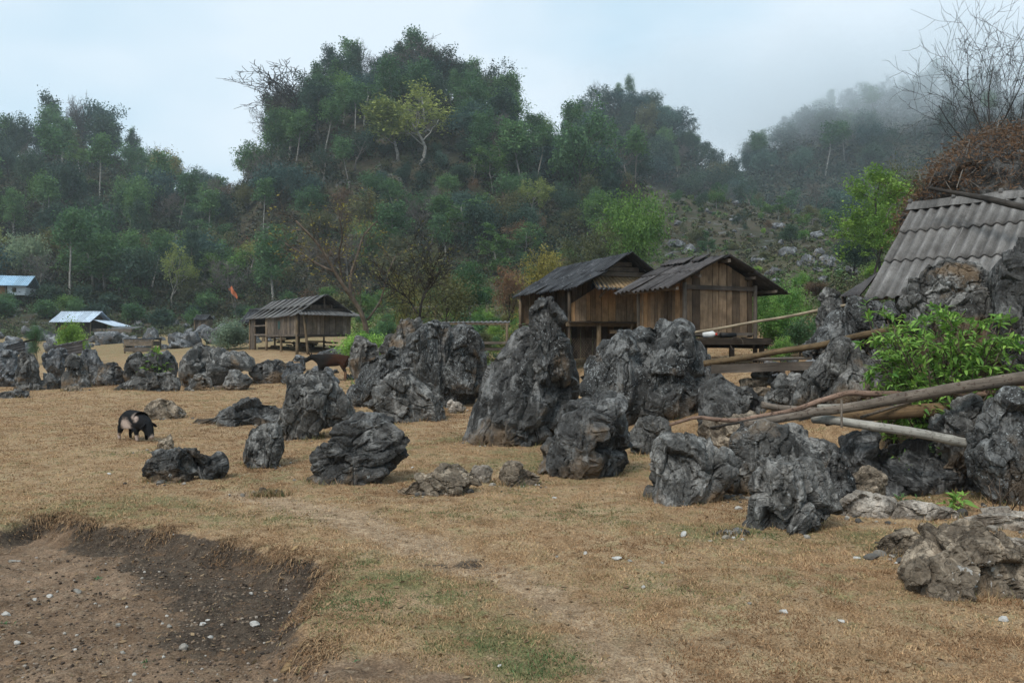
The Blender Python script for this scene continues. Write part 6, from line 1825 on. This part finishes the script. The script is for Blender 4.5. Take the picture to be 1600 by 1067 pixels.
leafy('weed_plant', 'tiny weed growing on the face of the long rock wall', None, 8, 3, .06, 5, 'mid', 78, (.07, .05), px3(1412, 790, 8.05)[:2], .2)
leafy('weed_plant', 'bright broad leaved plant on top of the black domed rock', None, 28, 9, .36, 7, 'lime', 79, (.3, .2), px3(242, 560, 29.4)[:2], 1.15)
# dry twigs before the big pale faced rock
b = B(); rs = np.random.default_rng(4); bs = px3(1560, 796, 7.9); bs[2] = hz(bs[0], bs[1])
tp_ = []
for q in range(7):
    grow(b, bs + rs.normal(size=3) * [.08, .05, 0], unit(np.array([rs.normal() * .45, rs.normal() * .3, 1])), rs.uniform(.3, .55), .008, 0, dict(lv=1, kids=(4,), ang=(45,), len=(.45,), up=(.02, .02), wob=.12, rad=.6, rmin=.003, **{'from': (.3,)}), rs, tp_)
o = b.build('dry_twigs', M['bark_brown'], None, bs, smooth=True); o.location = bs
tag(o, 'dry leafless twigs before the big pale faced rock', 'twigs')

# ------------------------------------------------------------------ turf, litter, pebbles
def in_view(n, rmin, rmax, seed, power=1.0):
    rs = np.random.default_rng(seed)
    r = np.exp(rs.uniform(math.log(rmin), math.log(rmax), n)) if power == 1 else (rmin ** power + (rmax ** power - rmin ** power) * rs.random(n)) ** (1 / power)
    a = rs.uniform(-.64, .64, n)
    return np.sin(a) * r, np.cos(a) * r, rs

def turf():
    x, y, rs = in_view(960000, 3.2, 34, 81, .35)
    sd = poly_sd(x, y, PIT)
    O = x * 0
    den = .5 + .5 * fbm(np.stack([x * 1.6, y * 1.6, O], 1), 61, 3)
    keep = (sd < -.005) & (rs.random(len(x)) < .35 + .9 * den)
    keep &= rs.random(len(x)) > np.clip(bare_spot(x, y) * 1.1 + .8 * np.exp(-(np.maximum(path_dist(x, y), 0) / .27) ** 2), 0, 1)
    tuft = .5 + .5 * fbm(np.stack([x * 7, y * 7, O], 1), 63, 2)
    keep &= rs.random(len(x)) < .35 + 1.1 * tuft
    keep |= (sd > 0) & (rs.random(len(x)) < .015)
    x, y = x[keep], y[keep]; r = np.hypot(x, y)
    z = h(x, y)
    n = len(x)
    hgt = rs.uniform(.005, .016, n) * (1 + .03 * r) * (.45 + 1.3 * np.clip(.5 + .5 * fbm(np.stack([x * 7, y * 7, x * 0], 1), 63, 2), 0, 1))
    wid = rs.uniform(.0014, .003, n) * (1 + .12 * r)
    a = rs.uniform(0, 6.28, n); lean = rs.uniform(.2, 1.5, n)
    u = np.stack([np.cos(a), np.sin(a), O[:n]], 1)
    b2 = rs.uniform(0, 6.28, n)
    l = np.stack([np.cos(b2), np.sin(b2), O[:n]], 1)
    p = np.stack([x, y, z - .002], 1)
    V = np.stack([p - u * wid[:, None], p + u * wid[:, None], p + l * (hgt * lean)[:, None] + np.stack([O[:n], O[:n], hgt], 1)], 1).reshape(-1, 3)
    g = fbm(np.stack([x * .9, y * .9, O[:n]], 1), 71, 4) + .45 * fbm(np.stack([x * 4.5, y * 4.5, O[:n]], 1), 73, 3)
    for (px, py, rx, ry, k) in ((600, 930, .8, .9, .5), (760, 1000, .7, .35, .3), (900, 725, 1.6, 1.1, .4), (1230, 835, 1.2, .5, .35), (560, 700, 1.2, 1.2, .3), (150, 790, 2.0, .7, .3), (850, 1040, .4, .25, .8), (520, 960, .35, .4, .4), (1100, 830, 1.0, .5, .3), (700, 800, 1.0, .4, .25)):
        cx, cy_ = gp(px, py); g = g + k * np.exp(-(((x - cx) / rx) ** 2 + ((y - cy_) / ry) ** 2))
    hue = np.clip(.27 + .75 * g + rs.normal(size=n) * .17, 0, 1)
    tone = .5 + .5 * fbm(np.stack([x * 2.1, y * 2.1, O[:n] + 3], 1), 75, 4) + .35 * fbm(np.stack([x * 11, y * 11, O[:n]], 1), 77, 2)
    vb = np.clip(.45 * rs.random(n) + .65 * tone, 0, 1)
    m, nt, b = new_mat('turf', .8, .12)
    c = ramp(nt, attr(nt, 'hue').outputs['Fac'], [(0, (.22, .125, .065)), (.38, (.50, .33, .185)), (.60, (.37, .255, .135)), (.78, (.19, .18, .08)), (1, (.095, .135, .055))])
    c = mix(nt, 1, c, ramp(nt, attr(nt, 'var').outputs['Fac'], [(0, .45), (1, 1.3)]), 'MULTIPLY')
    nt.links.new(c, b.inputs['Base Color'])
    me = mesh_data('grass', V, [np.arange(3 * n).reshape(n, 3)], False, {'hue': np.repeat(hue, 3), 'var': np.repeat(vb, 3)})
    tag(link('grass', me, m), 'short grazed straw coloured turf with greenish patches', 'grass', kind='stuff')
    return m
TM = turf()

def bank_grass():
    """longer dead grass hanging over the edge of the scraped hollow"""
    rs = np.random.default_rng(82)
    E = PIT[:21]
    seg = np.linalg.norm(np.diff(E, axis=0), axis=1); cum = np.concatenate([[0], np.cumsum(seg)])
    n = 12000
    t = rs.uniform(0, cum[-1], n)
    k = np.clip(np.searchsorted(cum, t) - 1, 0, len(seg) - 1)
    f = (t - cum[k]) / seg[k]
    p = E[k] + (E[k + 1] - E[k]) * f[:, None]
    d = unit(E[k + 1] - E[k]); nrm = np.stack([d[:, 1], -d[:, 0]], 1)
    off = rs.normal(size=n) * .075
    clump = vnoise(np.stack([t * 3.1, t * 0, t * 0], 1), 3)
    clump = clump + .7 * vnoise(np.stack([t * 11, t * 0, t * 0], 1), 8)
    keep = clump > -.55 + .9 * rs.random(n)
    x, y = (p + nrm * off[:, None]).T
    sg = np.sign(poly_sd((p + nrm * .05)[:, 0], (p + nrm * .05)[:, 1], PIT))
    inw = nrm * sg[:, None]
    x, y, inw, clump = x[keep], y[keep], inw[keep], clump[keep]
    n = len(x)
    z = h(x, y)
    L = np.clip(rs.uniform(.02, .065, n) * (1 + .6 * clump), .012, .1)
    a = rs.normal(size=(n, 2)) * 1.1 + inw * .8
    out = unit(np.concatenate([a, np.zeros((n, 1))], 1))
    w = np.stack([-out[:, 1], out[:, 0], np.zeros(n)], 1) * (.0025 * rs.uniform(.7, 1.6, n))[:, None]
    p0 = np.stack([x, y, z], 1); lift = rs.uniform(.0, .6, n)[:, None] * L[:, None]
    m1 = p0 + out * L[:, None] * .5 + np.array([0, 0, 1]) * lift * .6
    p2 = p0 + out * L[:, None] + np.array([0, 0, 1]) * (lift * .3 - L[:, None] * rs.uniform(.0, .7, n)[:, None])
    V = np.stack([p0 - w, p0 + w, m1 + w, m1 - w, p2], 1).reshape(-1, 3)
    kk = np.arange(n) * 5
    me = mesh_data('bank_grass', V, [np.stack([kk, kk + 1, kk + 2, kk + 3], 1), np.stack([kk + 3, kk + 2, kk + 4], 1)], False,
                   {'hue': np.repeat(np.clip(.12 + rs.normal(size=n) * .2, 0, .8), 5), 'var': np.repeat(rs.random(n) * .55, 5)})
    tag(link('bank_grass', me, TM), 'dead brown grass hanging over the edge of the scraped hollow', 'grass', kind='stuff')
bank_grass()

def rock_feet():
    """ungrazed grass and broken stone gathered where the rocks meet the turf"""
    rs = np.random.default_rng(87)
    P = np.concatenate([b_[rs.integers(0, len(b_), min(len(b_) * 4, 700))] for b_ in ROCK_BASE if len(b_)])
    P = P[np.hypot(P[:, 0], P[:, 1]) < 34]
    n = 30000
    p = P[rs.integers(0, len(P), n)] + rs.normal(size=(n, 3)) * [.06, .06, 0]
    c = vnoise(p * [2.6, 2.6, 0], 4) + .6 * vnoise(p * [9, 9, 0], 6)
    p = p[c > -.1 + .35 * rs.random(n)]; n = len(p); r = np.hypot(p[:, 0], p[:, 1])
    p[:, 2] = h(p[:, 0], p[:, 1]) - .004
    L = rs.uniform(.02, .085, n) * (1 + .02 * r); a = rs.normal(size=(n, 2)) * .45
    tip = np.concatenate([a, np.ones((n, 1))], 1) * L[:, None]
    an = rs.uniform(0, 6.28, n); w = np.stack([np.cos(an), np.sin(an), an * 0], 1) * (.002 * (1 + .12 * r))[:, None]
    V = np.stack([p - w, p + w, p + tip], 1).reshape(-1, 3)
    me = mesh_data('grass_tufts', V, [np.arange(3 * n).reshape(n, 3)], False, {'hue': np.repeat(np.clip(.62 + rs.normal(size=n) * .25, 0, 1), 3), 'var': np.repeat(rs.random(n) * .8, 3)})
    tag(link('grass_tufts', me, TM), 'ungrazed greenish grass growing round the feet of the rocks', 'grass', kind='stuff')
    n = 1500
    p = P[rs.integers(0, len(P), n)] + rs.normal(size=(n, 3)) * [.16, .16, 0]; p[:, 1] -= .05
    p = p[vnoise(p * [1.3, 1.3, 0], 14) > -.15]; n = len(p)
    s = .016 * np.exp(rs.normal(size=n) * .65); s = np.clip(s, .005, .07)
    p[:, 2] = h(p[:, 0], p[:, 1]) + s * .2
    S, Fc = ico(2)
    D = S[None] * (1 + .55 * (rs.random((n, 1, 3)) - .5)) * np.array([1, 1, .65])
    for q in range(5):
        nn = unit(rs.normal(size=(n, 1, 3))); dd = rs.uniform(.35, .7, (n, 1))
        D = D - np.clip((D * nn).sum(2) - dd, 0, None)[..., None] * nn
    V = (D * s[:, None, None] + p[:, None]).reshape(-1, 3)
    Fq = (Fc[None] + (np.arange(n) * len(S))[:, None, None]).reshape(-1, 3)
    m, nt, b = new_mat('rubble', .95, .1)
    c = ramp(nt, attr(nt, 'var').outputs['Fac'], [(0, (.05, .047, .044)), (.4, (.15, .14, .125)), (.75, (.27, .235, .19)), (1, (.42, .40, .37))])
    nt.links.new(c, b.inputs['Base Color'])
    me = mesh_data('rubble', V, [Fq], False, {'var': np.repeat(rs.random(n), len(S))})
    tag(link('rubble', me, m), 'broken stone scattered round the feet of the rocks', 'rubble', kind='stuff')
rock_feet()

def litter():
    x, y, rs = in_view(3600, 3.6, 22, 83, .5)
    z = h(x, y); n = len(x)
    c = np.stack([x, y, z + .008], 1)
    V, Q = leaves(c, .035, rs, .8, .55, .7)
    me = mesh_data('leaf_litter', V, [Q], False, {'var': np.repeat(rs.random(n), 4)})
    tag(link('leaf_litter', me, M['leaf_litter']), 'fallen dry leaves scattered over the turf', 'leaf litter', kind='stuff')
    # crumbs of soil and grit in the hollow
    x, y, rs = in_view(26000, 3.6, 8.2, 84, .6)
    k = poly_sd(x, y, PIT) > .02; x, y = x[k], y[k]; n = len(x)
    z = h(x, y)
    S, Fc = ico(1)
    s = .0045 * np.exp(rs.normal(size=n) * .75)
    nb = poly_sd(x, y, PIT) < .5
    s = np.clip(np.where(nb & (rs.random(n) < .06), s * 2.2, s), .0015, .013)
    V = (S[None] * (1 + .5 * (rs.random((n, len(S), 1)) - .5)) * s[:, None, None] * np.array([1, 1, .7]) + np.stack([x, y, z + s * .3], 1)[:, None]).reshape(-1, 3)
    Fq = (Fc[None] + (np.arange(n) * len(S))[:, None, None]).reshape(-1, 3)
    m, nt, b = new_mat('grit', .95, .1)
    c = ramp(nt, attr(nt, 'var').outputs['Fac'], [(0, (.03, .024, .02)), (.5, (.15, .105, .075)), (.93, (.22, .17, .125)), (1, (.40, .37, .33))])
    nt.links.new(c, b.inputs['Base Color'])
    me = mesh_data('soil_crumbs', V, [Fq], False, {'var': np.repeat(rs.random(n), len(S))})
    tag(link('soil_crumbs', me, m), 'crumbs of soil and grit on the floor of the scraped hollow', 'soil crumbs', kind='stuff')
litter()

def pebble(px, py, w, hgt, mat, label, seed, flat=.55, name='stone', group=None):
    x, Y = gp(px, py)
    for it in range(4):
        zz = hz(x, Y); Y = F * (CAMZ - zz) / (py - HOR); x = (px - 800) / F * Y
    W, Hh = .8 * w / F * Y, .62 * hgt / F * Y
    rs = np.random.default_rng(seed)
    S, Fc = ico(3)
    V = S * np.array([W / 2, W / 2 * rs.uniform(.5, .9), max(Hh * .6, W * .12)])
    for f in range(11):
        nn = unit(rs.normal(size=3)); dd = (V @ nn).max() * rs.uniform(.5, .85); V = V - (np.clip(V @ nn - dd, 0, None) * .95)[:, None] * nn
    n = vnorm(V, Fc); V = V + n * (W * .05 * fbm(V * (6 / W), seed, 3))[:, None]
    o = link(name, mesh_data(name, V, [Fc], True, None, 30), M[mat], None, (x, Y, hz(x, Y) + Hh * .22), rs.uniform(0, 6.28) * 0 + rs.normal() * .3)
    return tag(o, label, 'stone' if name == 'stone' else 'litter', group)
PB = [
 (915, 865, 11, 9, 'stone_white', 'white stone on the turf left of the pair of pale stones'), (963, 875, 22, 8, 'stone_white', 'flat pale stone on the turf, left of a smaller one'), (984, 877, 14, 7, 'stone_grey', 'small grey stone touching the flat pale stone'),
 (1005, 918, 9, 8, 'stone_white', 'little white stone on its own in the right middle of the turf'), (1225, 957, 22, 12, 'stone_white', 'rounded whitish stone on the turf below the heavy rock'), (1315, 971, 18, 8, 'stone_white', 'pale stone on the turf left of the nearest boulder'),
 (1570, 970, 24, 16, 'stone_white', 'angular white stone near the bottom right corner'), (1536, 931, 20, 9, 'stone_white', 'small white stone at the foot of the nearest boulder'),
 (120, 925, 17, 15, 'stone_grey', 'grey pointed stone in the upper middle of the earth hollow'), (78, 932, 16, 9, 'stone_white', 'flat white stone left of the grey pointed stone'), (54, 938, 12, 8, 'stone_white', 'small white stone second left of the grey pointed stone'),
 (185, 977, 13, 10, 'stone_grey', 'tan stone beside yellow green leaves in the hollow'), (26, 1003, 18, 13, 'stone_white', 'round white stone in the lower left of the hollow'), (288, 1015, 28, 22, 'stone_grey', 'largest brown stone lying low in the hollow'),
 (397, 977, 24, 14, 'stone_white', 'pale stone beside the dark humus of the hollow'), (316, 976, 18, 10, 'stone_white', 'white chip in the centre of the hollow'), (328, 996, 17, 8, 'stone_white', 'white flake below the white chip in the hollow'),
 (264, 980, 12, 10, 'stone_grey', 'little brown pebble left of the white chip in the hollow'), (325, 968, 12, 6, 'stone_white', 'pale splinter above the white chip in the hollow'), (117, 1016, 14, 6, 'stone_white', 'white flake in the lower part of the hollow, left of the largest brown stone'),
 (192, 1020, 14, 9, 'stone_grey', 'pale grey pebble left of the largest brown stone'), (393, 928, 10, 8, 'stone_white', 'small white pebble on the dark humus'), (453, 958, 8, 7, 'stone_white', 'tiny white pebble at the right side of the humus'),
 (10, 965, 22, 12, 'stone_white', 'white stone cut by the left edge of the picture'), (22, 843, 40, 7, 'stone_grey', 'flat buff slab under the bank at the left edge'), (780, 1040, 12, 9, 'stone_white', 'white stone on the turf near the bottom centre'),
 (866, 778, 12, 5, 'stone_white', 'thin white flake on the turf before the squat horned rock'), (1035, 880, 10, 7, 'stone_grey', 'grey pebble right of the flat pale stone'), (1110, 846, 14, 6, 'stone_grey', 'grey flat stone by the pale stone tongue'),
 (1338, 872, 22, 6, 'stone_white', 'pale flake on the turf between the heavy rock and the nearest boulder'), (1172, 945, 11, 9, 'stone_grey', 'brownish pebble left of the rounded whitish stone'), (645, 731, 9, 4, 'stone_white', 'white chip right of the boot shaped rock'),
 (870, 870, 10, 5, 'stone_grey', 'dark chip left of the white stone on the turf'), (1260, 840, 18, 12, 'stone_ground' if False else 'stone_grey', 'brown stone at the front foot of the heavy rock'), (1400, 880, 10, 5, 'stone_white', 'white flake left of the nearest boulder foot'),
 (195, 757, 12, 8, 'black', 'dark clod on the turf left of the low rugged rock'), (170, 740, 14, 4, 'stone_white', 'white flake on the turf left of the low rugged rock'), (90, 925, 8, 6, 'stone_grey', 'little grey pebble above the flat white stone'),
]
for i, (px, py, w, hgt, mt, lab) in enumerate(PB):
    pebble(px, py, w, hgt, mt, lab, 500 + i)
# pieces of paper, bark and leaf
for i, (px, py, L, an, mt, lab, nm, ct) in enumerate((
    (1068, 838, 20, 1.1, 'stone_white', 'long white shard standing out on the turf left of the heavy rock', 'bone_shard', 'shard'), (450, 1035, 30, 1.2, 'leaf_litter', 'curled tan leaf on the floor of the hollow', 'dry_leaf', 'leaf'),
    (468, 1052, 16, 1.9, 'leaf_litter', 'small tan leaf beside the curled one', 'dry_leaf', 'leaf'), (460, 860, 14, 1.0, 'leaf_litter', 'pale dry leaf hanging on the bank edge', 'dry_leaf', 'leaf'))):
    x, Y = gp(px, py)
    for it in range(4):
        zz = hz(x, Y); Y = F * (CAMZ - zz) / (py - HOR); x = (px - 800) / F * Y
    l = L / F * Y * 1.2
    t = np.linspace(-1, 1, 9); w = l * .16 * (1 - t ** 2 * .9)
    P = np.stack([t * l / 2, t * 0, .02 + .012 * np.sin(t * 2.2)], 1)
    V = np.concatenate([P + np.stack([0 * t, w, .006 * np.cos(t)], 1), P - np.stack([0 * t, w, .0 * t], 1)])
    V = np.concatenate([V, V - [0, 0, .006]])
    k = np.arange(8); Q = np.stack([k, k + 1, k + 10, k + 9], 1)
    rim = np.concatenate([np.stack([k + 18, k + 19, k + 1, k], 1), np.stack([k + 9, k + 10, k + 28, k + 27], 1)])
    me = mesh_data(nm, V, [np.concatenate([Q[:, ::-1], Q + 18, rim])], True, {'var': np.full(36, .8)})
    tag(link(nm, me, M[mt], None, (x, Y, hz(x, Y)), an), lab, ct)
# small green sprouts in the hollow
for i, (px, py, lab) in enumerate(((150, 905, 'green sprout in the upper middle of the hollow'), (225, 1035, 'dark green leaves by the lower edge of the hollow'), (548, 1030, 'tuft of green weed at the right edge of the hollow'), (10, 975, 'green leaves beside the white stone at the left edge'))):
    x, Y = gp(px, py)
    for it in range(4):
        zz = hz(x, Y); Y = F * (CAMZ - zz) / (py - HOR); x = (px - 800) / F * Y
    leafy('sprout', lab, None, Y, 4, .035, 3, 'mid', 95 + i, (.045, .04), (x, Y), .05)

# ------------------------------------------------------------------ air: haze in the valley, mist lying on the far hill tops
def volume_box(name, lo, hi, label, dens, col, mist=False):
    lo, hi = np.array(lo, float), np.array(hi, float); c = (lo + hi) / 2; s = (hi - lo) / 2
    V = np.array([(x, y, z) for x in (-1, 1) for y in (-1, 1) for z in (-1, 1)]) * s
    Fq = np.array([(0, 1, 3, 2), (4, 6, 7, 5), (0, 4, 5, 1), (2, 3, 7, 6), (0, 2, 6, 4), (1, 5, 7, 3)])
    m = bpy.data.materials.new(name); m.use_nodes = True; nt = m.node_tree; nt.nodes.clear()
    out = nt.nodes.new('ShaderNodeOutputMaterial'); pv_ = nt.nodes.new('ShaderNodeVolumePrincipled')
    pv_.inputs['Color'].default_value = c4(col); pv_.inputs['Density'].default_value = dens; pv_.inputs['Anisotropy'].default_value = .2
    nt.links.new(pv_.outputs[0], out.inputs['Volume'])
    if mist:
        tc = nt.nodes.new('ShaderNodeTexCoord')
        sx = N(nt, 'ShaderNodeSeparateXYZ', {0: N(nt, 'ShaderNodeMapping', {'Vector': tc.outputs['Object'], 'Scale': tuple(1 / s)}).outputs[0]})
        r2 = math_(nt, 'ADD', math_(nt, 'ADD', math_(nt, 'POWER', math_(nt, 'ABSOLUTE', sx.outputs[0]), 2.0), math_(nt, 'POWER', math_(nt, 'ABSOLUTE', sx.outputs[1]), 2.0)), math_(nt, 'POWER', math_(nt, 'ABSOLUTE', sx.outputs[2]), 2.0))
        nz = noise(nt, tc.outputs['Object'], .022, 3, .5)
        d = math_(nt, 'ADD', math_(nt, 'SUBTRACT', 1.0, r2), math_(nt, 'MULTIPLY', math_(nt, 'SUBTRACT', nz, .5), 1.1))
        d = ramp(nt, d, [(.12, 0.0), (.75, 1.0)])
        nt.links.new(math_(nt, 'MULTIPLY', d, dens), pv_.inputs['Density'])
    me = mesh_data(name, V, [Fq], False)
    o = link(name, me, m, None, c)
    return tag(o, label, name, kind='stuff')
volume_box('haze', (-660, -660, -3), (660, 660, 190), 'thin bluish haze filling the valley', .00042, (.86, .94, 1.0))
volume_box('mist', (0, 285, 84), (330, 480, 150), 'low cloud hiding the tops of the far hills', .0125, (.93, .97, 1.0), True)
